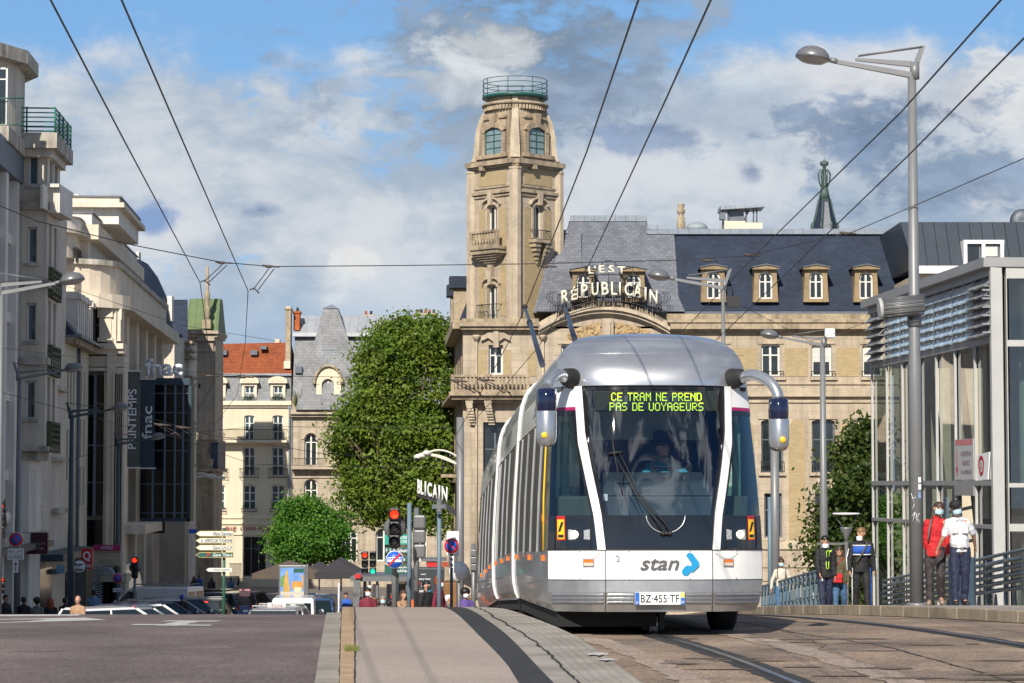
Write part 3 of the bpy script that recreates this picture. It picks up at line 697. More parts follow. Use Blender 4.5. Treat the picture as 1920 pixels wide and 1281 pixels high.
for k, (M_, ff, Ln) in enumerate(secs):
    y0 = 0.
    loft(M_, ff, Ln, .25 if k else .28, .62, M_silverd, 'side_skirt', y0=y0); loft(M_, ff, Ln, .62, .97, M_silver, 'side_panel', off=.004, y0=y0)
    loft(M_, ff, Ln, .97, 2.62, M_sgls, 'side_glazing', off=-.006, y0=y0)
    loft(M_, ff, Ln, 2.62, 3.0, M_wdirty, 'upper_panel', off=.004, y0=y0); roofm(M_, ff, Ln, y0)
    n = int(Ln/.62)
    for i in range(1, n):
        y = (1.05 if ff else .4)+i*(Ln-1.3)/n
        for s_ in (-1, 1):
            b = MB(); b.M = M_
            for (za, zb) in ((.3, .97), (.97, 1.7), (1.7, 2.3), (2.3, 2.6)):
                if i % 4 in (0, 1) or za > .5:
                    b.hexa(((s_*(wz(za)-.01), y, za), (s_*(wz(za)+.012), y, za), (s_*(wz(za)+.012), y+.05, za), (s_*(wz(za)-.01), y+.05, za)),
                           ((s_*(wz(zb)-.01), y, zb), (s_*(wz(zb)+.012), y, zb), (s_*(wz(zb)+.012), y+.05, zb), (s_*(wz(zb)-.01), y+.05, zb)))
            b.build('window_post', M_blkm if i % 3 else M_silverd, tram)
    ends = [Ln] if k < 2 else []
    for ye in ends:
        b = MB(); b.M = M_; b.s = False; w_ = .26; pr = PROF
        ring = [(-(w), z) for z, w in pr]+[(w, z) for z, w in pr[::-1]]
        for (xa, za), (xb, zb) in zip(ring, ring[1:]):
            def o_(x, z, o=.035):
                if abs(x) > 1.1: return (x+math.copysign(o, x), z)
                v = Vector((x, z-2.2)).normalized()*o; return (x+v.x, z+v.y)
            A, B = o_(xa, za), o_(xb, zb)
            b.poly(((A[0], ye-w_, A[1]), (B[0], ye-w_, B[1]), (B[0], ye, B[1]), (A[0], ye, A[1])))
            b.poly(((xa, ye-w_, za), (xb, ye-w_, zb), (B[0], ye-w_, B[1]), (A[0], ye-w_, A[1])))
        b.build('end_frame', M_white, tram)
    b = MB(); b.M = M_; b.box(-1.14, .02, .55 if ff else .1, Ln, .10, .34); b.build('underframe', M_under, tram)
    b = MB(); b.M = M_; b.box(.0, 1.12, 3.0 if ff else 1.4, Ln, .30, .36); b.build('underframe', M_under, tram)
    for yw in ((2.0,) if k == 0 else (.2,) if k == 1 else (.2, 6.2)):
        for s_ in (-1, 1):
            b = MB(); b.M = M_; b.lathe([(.24, -.15), (.42, -.15), (.475, -.12), (.485, -.06), (.485, .06), (.475, .12), (.42, .15), (.24, .15)], (s_*.98, yw, .48), 28, axis='x'); wh = b.build('wheel', M_rub, tram)
            b = MB(); b.M = M_; b.lathe([(.0, -.10), (.12, -.13), (.24, -.12), (.24, .12), (.12, .13), (0, .10)], (s_*.98, yw, .48), 20, axis='x'); b.build('rim', M_lens, wh)
    if k < 2:
        b = MB(); b.M = M_; pr = [(w-.04, z) for z, w in PROF]; ring = [(-a, z) for a, z in pr]+[(a, z) for a, z in pr[::-1]]
        for (xa, za), (xb, zb) in zip(ring, ring[1:]): b.poly(((xa, Ln-.02, za), (xb, Ln-.02, zb), (xb, Ln+.45, zb), (xa, Ln+.45, za)))
        b.build('bellows', M_rub, tram)
    for y in ([1.2, 4.2, 7.6] if ff else [1.0, 3.0, 5.2]):
        b = MB(); b.M = M_; b.box(-1.285, -1.245, y, y+.10, .86, .93); b.build('side_lamp', M_orange, tram)
b = MB(); b.M = S3; b.poly([(-w, L3, z) for z, w in PROF]+[(w, L3, z) for z, w in PROF[::-1]]); b.build('rear_wall', M_blkm, tram)
b = MB(); b.M = S1; b.box(-1.29, -1.26, 1.0, 1.09, 1.33, 1.41); b.build('side_lamp', M_orange, tram)
b = MB(); b.M = S1; b.tube([(-1.275, .95, .98), (-1.27, .95, 1.6), (-1.235, .97, 2.3), (-1.21, 1.0, 2.58)], .012, 6); b.build('grab_rail', M_yel, tram)
lm = mat('code_letter', (.03, .03, .03), .6, var=0)
for M_, y, nz_ in ((S1, 3.6, 2.84), (S2, 2.5, 2.84), (S3, 2.5, 2.84)):
    lettering('8883', tram, lm, M_ @ Vector((-1.168, y, nz_)), M_.to_3x3() @ Vector((0, -1, 0)), M_.to_3x3() @ Vector((.16, 0, 1)), 1.7, .26, ext=.012, bold=.0)
b = MB(); b.M = S1; b.lathe([(0, -.05), (.10, -.05), (.085, 0), (.10, .05), (0, .05)], (0, .75, .12), 18, axis='x'); rl = b.build('guide_roller', M_lens, tram)
b = MB(); b.M = S1; b.box(-.13, -.07, .7, .85, .06, .34); b.box(.07, .13, .7, .85, .06, .34); b.box(-.08, .10, .62, .9, .26, .36); b.box(-.06, .06, .80, .84, .02, .2); b.build('roller_arm', M_blkm, tram)
for x_ in (-.80, .80):
    b = MB(); b.M = S1; b.ell((x_*1.02, 1.35, 3.47), .035, .05, .045); b.build('roof_lamp', M_orange if x_ > 0 else M_blkm, tram)
b = MB(); b.M = S1; b.box(.30, .62, 2.8, 3.1, 3.58, 3.66); b.build('roof_unit', M_white, tram)
b = MB(); b.M = S1; b.box(-.55, .45, 4.3, 7.4, 3.56, 3.64); b.build('roof_unit', M_silverd, tram, bevel=.05)
M_pole = mat('pole_blue', (.022, .03, .05), .35, var=.1)
for base, tip in ((at(1017, 684, 34.5), at(984, 576, 41.2)), (at(1079, 640, 34.5), at(1058, 574, 40.2))):
    b = MB(); b.tube([base, base.lerp(tip, .35), base.lerp(tip, .7)+Vector((0, 0, .02)), tip], [.045, .04, .03, .022], 8); tp = b.build('trolley_pole', M_pole, tram)
    b = MB(); b.ell(tip, .05, .08, .05, 8, 5); b.tube([base.lerp(tip, .66), base.lerp(tip, .70)], .05, 8); b.build('pole_head', M_blkm, tp)
class Fac:
    """a vertical plane: u along it, v = height, w outwards (towards the viewer for angle 0)"""
    def __init__(s, x, y, ang=0.):
        a = R(ang); s.o = Vector((x, y, 0)); s.U = Vector((math.cos(a), math.sin(a), 0)); s.N = Vector((math.sin(a), -math.cos(a), 0))
    def P(s, u, v, w=0.): return s.o+s.U*u+s.N*w+Vector((0, 0, v))
    def uv(s, px, py, w=0.):
        D = ray(px, py); c = Vector((0, 0, CAMZ)); t = ((s.o+s.N*w-c).dot(s.N))/D.dot(s.N); p = c+D*t
        return (p-s.o).dot(s.U), p.z
    def box(s, b, u0, u1, v0, v1, w0, w1):
        return b.hexa([s.P(u, v0, w) for u, w in ((u0, w1), (u1, w1), (u1, w0), (u0, w0))], [s.P(u, v1, w) for u, w in ((u0, w1), (u1, w1), (u1, w0), (u0, w0))])
    def pb(s, b, x0, y0, x1, y1, w0, w1):
        (u0, v1), (u1, v0) = s.uv(x0, (y0)), s.uv(x1, y1); return s.box(b, u0, u1, v0, v1, w0, w1)
    def poly(s, b, pts, w0, w1): return b.prism(pts, lambda u, v, w: s.P(u, v, w), w0, w1)
def arcpts(u0, u1, v1, rise, n=10):
    if rise <= 0: return [(u1, v1), (u0, v1)]
    return [((u0+u1)/2+(u1-u0)/2*math.cos(math.pi*i/n), v1-rise+rise*math.sin(math.pi*i/n)) for i in range(n+1)]
def wall(F, rect, ops, m, name, par, depth=.22, w=0., mrev=None, solid=True):
    """wall with real openings: ops = (u0,u1,v0,v1,rise)"""
    u0, u1, v0, v1 = rect; b = MB()
    us = sorted(set([u0, u1]+[min(max(x, u0), u1) for o in ops for x in o[:2]])); vs = sorted(set([v0, v1]+[min(max(x, v0), v1) for o in ops for x in o[2:4]]))
    for a, c_ in zip(us, us[1:]):
        for d, e in zip(vs, vs[1:]):
            if c_-a < 1e-4 or e-d < 1e-4: continue
            um, vm = (a+c_)/2, (d+e)/2
            if any(o[0] < um < o[1] and o[2] < vm < o[3] for o in ops): continue
            b.poly([F.P(a, d, w), F.P(c_, d, w), F.P(c_, e, w), F.P(a, e, w)])
    b.m = 1 if mrev else 0
    for o in ops:
        a, c_, d, e = o[:4]; rise = o[4] if len(o) > 4 else 0
        ap = arcpts(a, c_, e, rise)
        ring = [(a, d), (c_, d)]+ap
        for p, q in zip(ring, ring[1:]+ring[:1]):
            b.poly([F.P(p[0], p[1], w), F.P(p[0], p[1], w-depth), F.P(q[0], q[1], w-depth), F.P(q[0], q[1], w)])
        if rise > 0:
            b.m = 0; n = len(ap)-1; h = n//2
            for i in range(n):
                c0 = (c_, e) if i < h else (a, e)
                b.poly([F.P(*c0, w), F.P(*ap[i+1], w), F.P(*ap[i], w)])
            b.poly([F.P(c_, e, w), F.P(a, e, w), F.P(*ap[h], w)])
            b.m = 1 if mrev else 0
    return b.build(name, [m, mrev] if mrev else m, par)
def window(F, par, op, w=-.2, mf=None, mg=None, fr=.07, mull=1, bars=(.68,), curtain=None, name='window', t=.06):
    u0, u1, v0, v1 = op[:4]; rise = op[4] if len(op) > 4 else 0; mf = mf or M_wframe; mg = mg or M_pane
    b = MB(); F.box(b, u0, u0+fr, v0, v1-rise, w-t, w); F.box(b, u1-fr, u1, v0, v1-rise, w-t, w); F.box(b, u0+fr, u1-fr, v0, v0+fr, w-t, w)
    ap = arcpts(u0, u1, v1, rise); inn = arcpts(u0+fr, u1-fr, v1-fr, max(0, rise-fr*.3))
    for (p, q), (p2, q2) in zip(zip(ap, ap[1:]), zip(inn, inn[1:])): F.poly(b, [p, q, q2, p2], w-t, w)
    for k in range(mull):
        uc = u0+(u1-u0)*(k+1)/(mull+1); F.box(b, uc-fr*.55, uc+fr*.55, v0+fr, v1-fr, w-t, w+.006)
    for f in bars: vv = v0+(v1-v0)*f; F.box(b, u0+fr, u1-fr, vv-fr*.35, vv+fr*.35, w-t, w+.003)
    o = b.build(name, mf, par)
    b = MB(); b.poly([F.P(a, c_, w-t*.6) for a, c_ in [(u0, v0), (u1, v0)]+ap]); b.build('pane', mg, o)
    if curtain:
        b = MB(); a, c_ = v0+(v1-v0)*curtain[0], v0+(v1-v0)*curtain[1]; F.box(b, u0+fr, u1-fr, a, min(c_, v1-rise*.5), w-t*.55, w-t*.3); b.build('blind', M_blind, o)
    return o
def railing(F, par, u0, u1, v0, v1, w, m, n=None, name='balcony_railing', bul=0., side=True):
    b = MB(); n = n or max(4, int((u1-u0)/.13)); r = .016
    for vv in (v0+.03, v1): b.tube([F.P(u0, vv, 0), F.P(u0, vv, w), F.P(u1, vv, w), F.P(u1, vv, 0)] if side else [F.P(u0, vv, w), F.P(u1, vv, w)], r*1.5, 4)
    for i in range(n+1):
        u = u0+(u1-u0)*i/n; h = v1-v0
        b.tube([F.P(u, v0, w), F.P(u, v0+h*.35, w+bul), F.P(u, v1, w)] if bul else [F.P(u, v0, w), F.P(u, v1, w)], r*.8, 4, cap=False)
    return b.build(name, m, par)
def balustrade(F, par, u0, u1, v0, v1, w0, w1, m, n):
    b = MB(); h = v1-v0; F.box(b, u0, u1, v1-.14, v1, w0, w1); F.box(b, u0, u1, v0, v0+.12, w0, w1); 
    F.box(b, u0, u0+.2, v0+.12, v1-.14, w0+.02, w1-.02); F.box(b, u1-.2, u1, v0+.12, v1-.14, w0+.02, w1-.02)
    z0, z1 = v0+.12, v1-.14; hh = z1-z0; wm = (w0+w1)/2
    for i in range(n):
        u = u0+.3+(u1-u0-.6)*i/max(1, n-1); p = F.P(u, z0, wm)
        b.lathe([(.07, 0), (.05, hh*.1), (.095, hh*.32), (.045, hh*.55), (.05, hh*.85), (.075, hh)], p, 8)
    return b.build('balustrade', m, par)
M_wframe = mat('window_white', (.66, .65, .61), .5, var=.08, vs=3)
M_pane = mat('window_pane', (.022, .028, .032), .05, var=.5, vs=.9, spec=.9)
M_paneb = mat('window_pane_blue', (.05, .085, .11), .05, var=.4, vs=.5, spec=1.)
M_panel = mat('window_pane_light', (.30, .35, .37), .08, var=.25, vs=1.2)
M_blind = mat('blind', (.55, .55, .52), .8, var=.1)
M_iron = mat('wrought_iron', (.022, .026, .03), .5, var=.1)
M_stone = mat('ashlar', (.47, .395, .30), .85, var=.16, vs=.7, brick=(.95, .42, .008, (.41, .335, .25), (.27, .215, .155)), streak=.4, speck=.08, sps=14)
M_stones = mat('ashlar_weathered', (.42, .325, .22), .9, var=.30, vs=1.1, brick=(.8, .40, .008, (.36, .285, .20), (.22, .17, .12)), streak=.7, speck=.12, sps=12)
M_trim = mat('stone_trim', (.47, .39, .29), .85, var=.25, vs=1.2, streak=.35, speck=.1, sps=12)
M_trimd = mat('stone_trim_weathered', (.40, .32, .22), .9, var=.35, vs=1.6, streak=.6, speck=.15, sps=12)
M_ybrick = mat('yellow_brick', (.42, .32, .165), .85, var=.12, vs=1.5, brick=(.24, .085, .010, (.34, .26, .14), (.34, .27, .18)))
M_slate = mat('slate_grey', (.115, .125, .15), .5, var=.22, vs=.8, brick=(.34, .20, .010, (.165, .175, .205), (.06, .065, .08)), spec=.5)
M_slateb = mat('slate_blue', (.016, .026, .050), .55, var=.3, vs=.6, brick=(.34, .20, .010, (.024, .036, .064), (.010, .015, .03)), spec=.3)
M_zinc = mat('zinc', (.30, .33, .37), .45, metal=.2, var=.18, vs=1.5, brick=(.62, 30, .018, (.27, .30, .345), (.16, .18, .20), 0))
M_lead = mat('lead', (.12, .14, .165), .5, var=.2, vs=2)
M_green = mat('green_paint', (.012, .09, .075), .4, var=.15)
YE = 140.; SE = FPX/YE
FE = Fac(0, YE); gE = gz(YE)-.2
est = empty('newspaper_building', (8, YE, gE), 'large stone newspaper building with a round-topped corner tower and slate roof', 'building')
def eu(px): return (px-960)/SE
def ez(py): return Zp(py, YE)
def eop(x0, y0, x1, y1, rise=0): return (eu(x0), eu(x1), ez(y1), ez(y0), rise)
UR = eu(1716)
cols = [(1052, 1082), (1132, 1162), (1236, 1266), (1331, 1364), (1428, 1463), (1523, 1560), (1618, 1655)]
ops = []; wins = []
for i, (a, c_) in enumerate(cols):
    o = eop(a, 645, c_, 706, .12); ops.append(o); wins.append((o, (.30 if i in (5, 6) else None), 1))
    o = eop(a-1, 787, c_+5, 886, .15); ops.append(o); wins.append((o, None, 0))
    o = eop(a+4, 925, c_+2, 1008, .0); ops.append(o); wins.append((o, None, 0))
wall(FE, (eu(1006), UR, gE, ez(612)), ops, M_stone, 'wall', est, .3, mrev=M_trim)
for k, (o, bl, fl) in enumerate(wins):
    if fl: window(FE, est, o, -.22, bars=(.66,), fr=.11, curtain=(.45, .97) if bl else None)
    else: window(FE, est, o, -.25, mf=M_lead, bars=(.62,), mull=0, fr=.09)
for i, (a, c_) in enumerate(cols):
    railing(FE, est, eu(a-2), eu(c_+6), ez(708), ez(697), .18, M_iron, 8)
    b = MB(); FE.pb(b, a-4, 707, c_+9, 713, 0, .24); FE.pb(b, a-6, 640, c_+6, 645, 0, .07); FE.pb(b, a-6, 886, c_+10, 892, 0, .18); b.build('window_sill', M_trim, est)
    railing(FE, est, eu(a-2), eu(c_+6), ez(886), ez(866), .15, M_iron, 9)
    b = MB(); FE.pb(b, a-6, 1008, c_+8, 1014, 0, .16); FE.pb(b, a-7, 780, c_+9, 786, 0, .08); b.build('window_sill', M_trim, est)
for i in range(len(cols)-1):
    a, c_ = cols[i][1]+8, cols[i+1][0]-8
    b = MB(); FE.pb(b, a, 652, c_, 706, 0, .03); b.build('brick_panel', M_ybrick, est)
    b = MB(); uc0, uc1 = eu(a+7), eu(c_-6)
    FE.poly(b, [(uc0, ez(1012)), (uc1, ez(1012)), (uc1, ez(800)), (uc1-.25, ez(790)), (uc1-.35, ez(786)), (uc0+.35, ez(786)), (uc0+.25, ez(790)), (uc0, ez(800))], 0, .03); b.build('brick_panel', M_ybrick, est)
b = MB()
for y0, y1, w_ in ((716, 721, .10), (728, 740, .18), (740, 744, .30), (750, 755, .10), (1014, 1030, .12), (1060, 1064, .08), (1085, 1089, .08)): FE.pb(b, 1006, y0, 1716, y1, 0, w_)
b.build('string_course', M_trim, est)
b = MB(); FE.pb(b, 1256, 606, 1716, 618, 0, .55); FE.pb(b, 1256, 618, 1716, 622, 0, .35); FE.pb(b, 1256, 622, 1716, 627, 0, .15)
FE.pb(b, 1250, 600, 1716, 606, -.6, .65); FE.pb(b, 1250, 589, 1716, 600, -.6, .20); b.build('cornice', M_trimd, est)
def garc(px): # outer top of the arch in pixels
    t = (px-1133)/123.; return 566+34*t*t*1.15
xs = [1010+i*(1256-1010)/28 for i in range(29)]
b = MB()
for h0, h1, w0, w1 in ((0, 9, -.6, .25), (9, 16, -.5, .62), (16, 22, -.5, .42), (22, 26, -.5, .2)):
    for xa, xb in zip(xs, xs[1:]):
        ya, yb = garc(xa), garc(xb)
        b.hexa([FE.P(eu(xa), ez(ya+h1), w1), FE.P(eu(xb), ez(yb+h1), w1), FE.P(eu(xb), ez(yb+h1), w0), FE.P(eu(xa), ez(ya+h1), w0)],
               [FE.P(eu(xa), ez(ya+h0), w1), FE.P(eu(xb), ez(yb+h0), w1), FE.P(eu(xb), ez(yb+h0), w0), FE.P(eu(xa), ez(ya+h0), w0)])
b.build('arched_cornice', M_trim, est)
b = MB()
for xa, xb in zip(xs, xs[1:]): b.poly([FE.P(eu(xa), ez(616), .0), FE.P(eu(xb), ez(616), .0), FE.P(eu(xb), ez(min(616, garc(xb)+25)), .0), FE.P(eu(xa), ez(min(616, garc(xa)+25)), .0)])
FE.pb(b, 1128, 598, 1150, 640, 0, .35); FE.pb(b, 1134, 603, 1144, 640, .35, .48)
b.build('gable_wall', M_stone, est)
M_carv = mat('carved_stone', (.42, .30, .16), .9, var=.6, vs=5, bump=1., bs=7)
rc = random.Random(5)
for x0, x1, pk in ((1062, 1126, 1), (1154, 1226, -1)):
    b = MB(); n = 12; top = []
    for i in range(n+1):
        x = x0+(x1-x0)*i/n; f = i/n if pk > 0 else 1-i/n; top.append((eu(x), ez(632-26*math.sqrt(max(0, f))-2)))
    FE.poly(b, [(eu(x0), ez(640)), (eu(x1), ez(640))]+top[::-1], 0, .05)
    for k in range(46):
        x = rc.uniform(x0+5, x1-5); f = (x-x0)/(x1-x0) if pk > 0 else 1-(x-x0)/(x1-x0); y = rc.uniform(632-24*math.sqrt(max(0, f)), 636)
        b.ell(FE.P(eu(x), ez(y), .06), rc.uniform(.06, .15), .07, rc.uniform(.05, .12), 6, 4)
    b.build('relief', M_carv, est)
M_cream = mat('cream_letter', (.74, .70, .55), .5, var=.05)
sg = empty('roof_sign', (eu(1142), YE-1.1, ez(580)), 'curved iron sign with cream letters standing on the arched gable', 'sign')
FS = Fac(0, YE-1.1)
SS = FPX/(YE-1.1)
def su(px): return (px-960)/SS
def sz(py): return Zp(py, YE-1.1)
def place_letters(txt, xs_, ys_, h, wl):
    for ch, x, y, w_ in zip(txt, xs_, ys_, wl):
        if ch == ' ': continue
        sl = (x-1142)/90.*.22; U = Vector((1, 0, -sl)).normalized(); V = Vector((0, 0, 1))
        o = lettering(ch, sg, M_cream, (su(x), YE-1.16, sz(y)), U, Vector((0, 0, 1)), w_/SS, h/SS, bold=.02)
        so_ = o.modifiers.new('solid', 'SOLIDIFY'); so_.thickness = .08; so_.offset = 1
place_letters('RÉPUBLICAIN', [1060, 1077, 1096, 1116, 1135, 1152, 1163, 1179, 1196, 1211, 1226], [556, 550, 545, 542, 541, 541, 541.5, 543, 545, 551, 556], 25, [15, 13, 13, 13, 14, 12, 3.5, 15, 15, 3.5, 15])
for ch, x, w_ in (('L', 1109, 11), ("'", 1116, 3), ('E', 1129, 12), ('S', 1147, 12), ('T', 1166, 15)):
    o = lettering(ch, sg, M_cream, (su(x), YE-1.2, sz(506 if ch != "'" else 501)+(.06 if ch in 'ES' else 0)), (1, 0, 0), (0, 0, 1), w_/SS, (14 if ch != "'" else 6)/SS, bold=.02); so_ = o.modifiers.new('solid', 'SOLIDIFY'); so_.thickness = .08
b = MB()
def cagey(px, top): t = (px-1142)/100.; return (529 if top else 563)+ (26 if top else 26)*t*t
for tp in (True, False):
    b.tube([(su(x), YE-1.05, sz(cagey(x, tp))) for x in range(1046, 1240, 8)], .028, 5)
b.tube([(su(x), YE-1.1, sz(514+ 3*((x-1142)/45.)**2)) for x in range(1098, 1190, 8)], .03, 5); b.tube([(su(x), YE-1.1, sz(497+3*((x-1142)/45.)**2)) for x in range(1096, 1192, 8)], .03, 5)
for x in range(1046, 1242, 3): b.tube([(su(x), YE-1.0, sz(cagey(x, True))), (su(x), YE-.6, sz(cagey(x, False)+8))], .022, 4)
for x in (1098, 1120, 1142, 1164, 1188): b.tube([(su(x), YE-1.05, sz(497)), (su(x), YE-1.05, sz(545))], .02, 4)
for s_ in (-1, 1):
    for k in range(3):
        x0 = 1142+s_*(108-k*5); b.tube([(su(x0+s_*9*math.sin(i/12*6.28)), YE-.7, sz(545+i*3.6)) for i in range(13)], .02, 4)
b.tube([(su(1142+14*math.cos(a)), YE-1.1, sz(497-9*math.sin(a))) for a in [math.pi*i/10 for i in range(11)]], .025, 4)
b.build('iron_cage', M_iron, sg)
def zq(py, Y): return Zp(py, Y)
def quadp(b, pts):
    b.poly([at(x, y+.0, Y) for x, y, Y in pts])
b = MB()
def slab(b, f, back):  # front quad (4 pts px,py,Y) and a plumb back
    F_ = [at(*p) for p in f]; B_ = [Vector((p.x, back, p.z)) for p in F_]
    b.hexa((F_[0], F_[1], B_[1], B_[0]), (F_[3], F_[2], B_[2], B_[3]))
slab(b, ((1266, 583, 140.4), (1716, 583, 140.4), (1716, 440, 143.5), (1266, 440, 143.5)), 152); b.build('roof', M_slateb, est)
b = MB(); slab(b, ((1205, 583, 140.35), (1274, 583, 140.35), (1264, 438, 143.4), (1205, 438, 143.4)), 152)
slab(b, ((1000, 586, 140.3), (1090, 586, 140.3), (1090, 436, 143.3), (1040, 436, 143.3)), 151); b.build('roof', M_slate, est)
b = MB(); slab(b, ((1006, 584, 140.0), (1284, 584, 140.0), (1212, 414, 144.2), (1069, 414, 144.2)), 150); b.build('pavilion_roof', M_slate, est)
b = MB(); slab(b, ((1067, 415, 144.1), (1214, 415, 144.1), (1211, 404, 144.6), (1070, 404, 144.6)), 149.6); slab(b, ((1212, 439, 143.3), (1694, 439, 143.3), (1694, 429, 143.9), (1212, 429, 143.9)), 151.6); slab(b, ((1214, 430, 143.8), (1250, 430, 143.8), (1250, 421, 144), (1214, 421, 144)), 150)
slab(b, ((1040, 437, 143.2), (1066, 437, 143.2), (1066, 431, 143.6), (1044, 431, 143.6)), 150.8); b.build('ridge_flashing', M_zinc, est)
b = MB(); slab(b, ((1256, 590, 140.2), (1716, 590, 140.2), (1716, 582, 140.5), (1256, 582, 140.5)), 141.5); b.build('gutter', M_lead, est)
b = MB(); b.tube([at(1003+55*i/14, 588-152*i/14, 140.3+3*i/14) for i in range(15)], .06, 6); b.tube([at(1700, 590, 139.9), at(1697, 440, 143.0)], .10, 6); b.build('hip_flashing', M_lead, est)
M_dst = mat('dormer_stone', (.30, .22, .125), .85, var=.25, vs=3, streak=.3)
def dormer(xc, y0, y1, wpx, Yf, mst, ygl=(508, 560), wgl=26, mf=None):
    Fd = Fac(0, Yf); s_ = FPX/Yf; U = lambda x: (x-960)/s_; Z = lambda y: Zp(y, Yf)
    b = MB(); op = (U(xc-wgl/2), U(xc+wgl/2), Z(ygl[1]), Z(ygl[0]), .40)
    Fd.box(b, U(xc-wpx/2), op[0], Z(y1), Z(y0+8), -3, 0); Fd.box(b, op[1], U(xc+wpx/2), Z(y1), Z(y0+8), -3, 0)
    Fd.box(b, op[0], op[1], op[3], Z(y0+8), -3, 0); Fd.box(b, op[0], op[1], Z(y1), op[2], -.5, .03)
    ap = arcpts(op[0], op[1], op[3], .4); n = len(ap)-1; h = n//2
    for i in range(n): Fd.poly(b, [(op[1], op[3]) if i < h else (op[0], op[3]), ap[i+1], ap[i]], -.2, 0)
    Fd.poly(b, [(U(xc-wpx/2-4), Z(y0+9)), (U(xc+wpx/2+4), Z(y0+9)), (U(xc+wpx/2+4), Z(y0+5)), (U(xc), Z(y0)), (U(xc-wpx/2-4), Z(y0+5))], -.3, .28)
    Fd.poly(b, [(U(xc-wpx/2-3), Z(y1)), (U(xc-wpx/2), Z(y1)), (U(xc-wpx/2), Z(y0+20))], -1.2, -.02); Fd.poly(b, [(U(xc+wpx/2+3), Z(y1)), (U(xc+wpx/2), Z(y0+20)), (U(xc+wpx/2), Z(y1))], -1.2, -.02)
    d = b.build('dormer', mst, est)
    b = MB(); Fd.poly(b, [(U(xc-wpx/2-5), Z(y0+5.5)), (U(xc-wpx/2-5), Z(y0+4)), (U(xc), Z(y0-1.5)), (U(xc+wpx/2+5), Z(y0+4)), (U(xc+wpx/2+5), Z(y0+5.5)), (U(xc), Z(y0+.5))], -4, .36); b.build('dormer_roof', M_lead, d)
    window(Fd, d, op, -.16, bars=(.62,), fr=.10)
for xc in (1339, 1437, 1532, 1626): dormer(xc, 496, 566, 42, 140.35, M_dst)
for xc in (1094, 1189): dormer(xc, 500, 566, 40, 139.7, M_dst, (512, 558), 26)
b = MB(); P0 = at(1277, 430, 146); b.lathe([(.26, -.2), (.26, .45), (.20, .5), (.24, .7), (.17, .74), (.17, .95), (.25, 1.0), (.25, 1.2), (.15, 1.25), (.22, 1.45), (.22, 1.55)], P0, 12); b.build('chimney', M_trimd, est)
b = MB(); P0 = at(1307, 431, 147); b.lathe([(.68, 0), (.62, .22), (.45, .38), (.2, .46), (0, .48)], P0, 20); b.build('rooflight', M_panel, est)
ph = MB(); Fp = Fac(0, 147); sp_ = FPX/147
def pu(x): return (x-960)/sp_
Fp.box(ph, pu(1360), pu(1400), Zp(432, 147), Zp(413, 147), -2, 0); Fp.box(ph, pu(1400), pu(1432), Zp(432, 147), Zp(416, 147), -2, -.02); pho = ph.build('roof_penthouse', mat('cream_render', (.62, .55, .42), .8, var=.1), est)
b = MB(); Fp.poly(b, [(pu(1353), Zp(392, 147)), (pu(1436), Zp(387, 147)), (pu(1436), Zp(383, 147)), (pu(1353), Zp(384, 147))], -2.2, .2); b.build('canopy', M_zinc, pho)
b = MB()
for x in (1358, 1368, 1402, 1416, 1422): b.tube([Fp.P(pu(x), Zp(420, 147), -.3), Fp.P(pu(x), Zp(387, 147), -.3)], .05, 5)
Fp.box(b, pu(1370), pu(1398), Zp(412, 147), Zp(393, 147), -1.2, -.4); Fp.box(b, pu(1352), pu(1362), Zp(410, 147), Zp(397, 147), -.6, .1); b.tube([Fp.P(pu(1398), Zp(412, 147), -.5), Fp.P(pu(1408), Zp(390, 147), -.5)], .06, 5); b.build('machinery', M_lead, pho)
ops = [eop(916, 647, 943, 703, .0), eop(906, 792, 950, 960, 0)]
wall(FE, (eu(868), eu(1006), gE, ez(606)), ops, M_stone, 'wall', est, .45, mrev=M_trim)
window(FE, est, ops[0], -.3, bars=(.66,), fr=.12); window(FE, est, ops[1], -.4, mf=M_lead, bars=(.7,), mull=1)
b = MB()
for x0, x1 in ((894, 913), (943, 958), (989, 1004)): FE.pb(b, x0, 656, x1, 706, 0, .03)
b.build('brick_panel', M_ybrick, est)
b = MB(); FE.pb(b, 862, 606, 1010, 613, -.1, .62); FE.pb(b, 864, 613, 1010, 619, -.1, .45); FE.pb(b, 866, 619, 1010, 624, -.1, .2); FE.pb(b, 866, 598, 1010, 606, -.3, .3); b.build('cornice', M_trimd, est)
b = MB(); FE.poly(b, [(eu(x), ez(y)) for x, y in ((902, 640), (905, 630), (918, 622), (942, 622), (955, 630), (957, 640), (945, 634), (930, 645), (915, 634))], 0, .22); FE.pb(b, 925, 622, 935, 652, 0, .35); b.build('window_hood', M_trim, est)
balustrade(FE, est, eu(846), eu(993), ez(736), ez(704), .75, 1.05, M_trimd, 18)
b = MB(); FE.pb(b, 843, 736, 997, 743, -.1, 1.15); FE.pb(b, 847, 743, 992, 750, -.1, .9); FE.pb(b, 866, 750, 990, 756, -.1, .6); b.build('balcony', M_trimd, est)
b = MB()
for xc in (915, 880):
    FE.pb(b, xc-7, 750, xc+7, 757, 0, .8)
    for i in range(8): a = i/8*1.5; FE.box(b, eu(xc-6+i), eu(xc+6+i), ez(757+(i+1)*5), ez(757+i*5), 0, .75*math.cos(a)+.05)
b.build('corbel', M_trim, est)
for x in (893, 1018):
    b = MB(); b.tube([FE.P(eu(x), ez(1120), .12), FE.P(eu(x), ez(640), .12)], .075, 8); b.lathe([(.09, 0), (.22, .25), (.24, .35)], FE.P(eu(x), ez(640), .14), 8); b.build('drainpipe', M_trim, est)
XA, XB = eu(868), X(846, 166); 
ang = math.degrees(math.atan2(166-YE, XB-XA)); FL = Fac(XB, 166, ang+180)
Ll = math.hypot(166-YE, XB-XA)
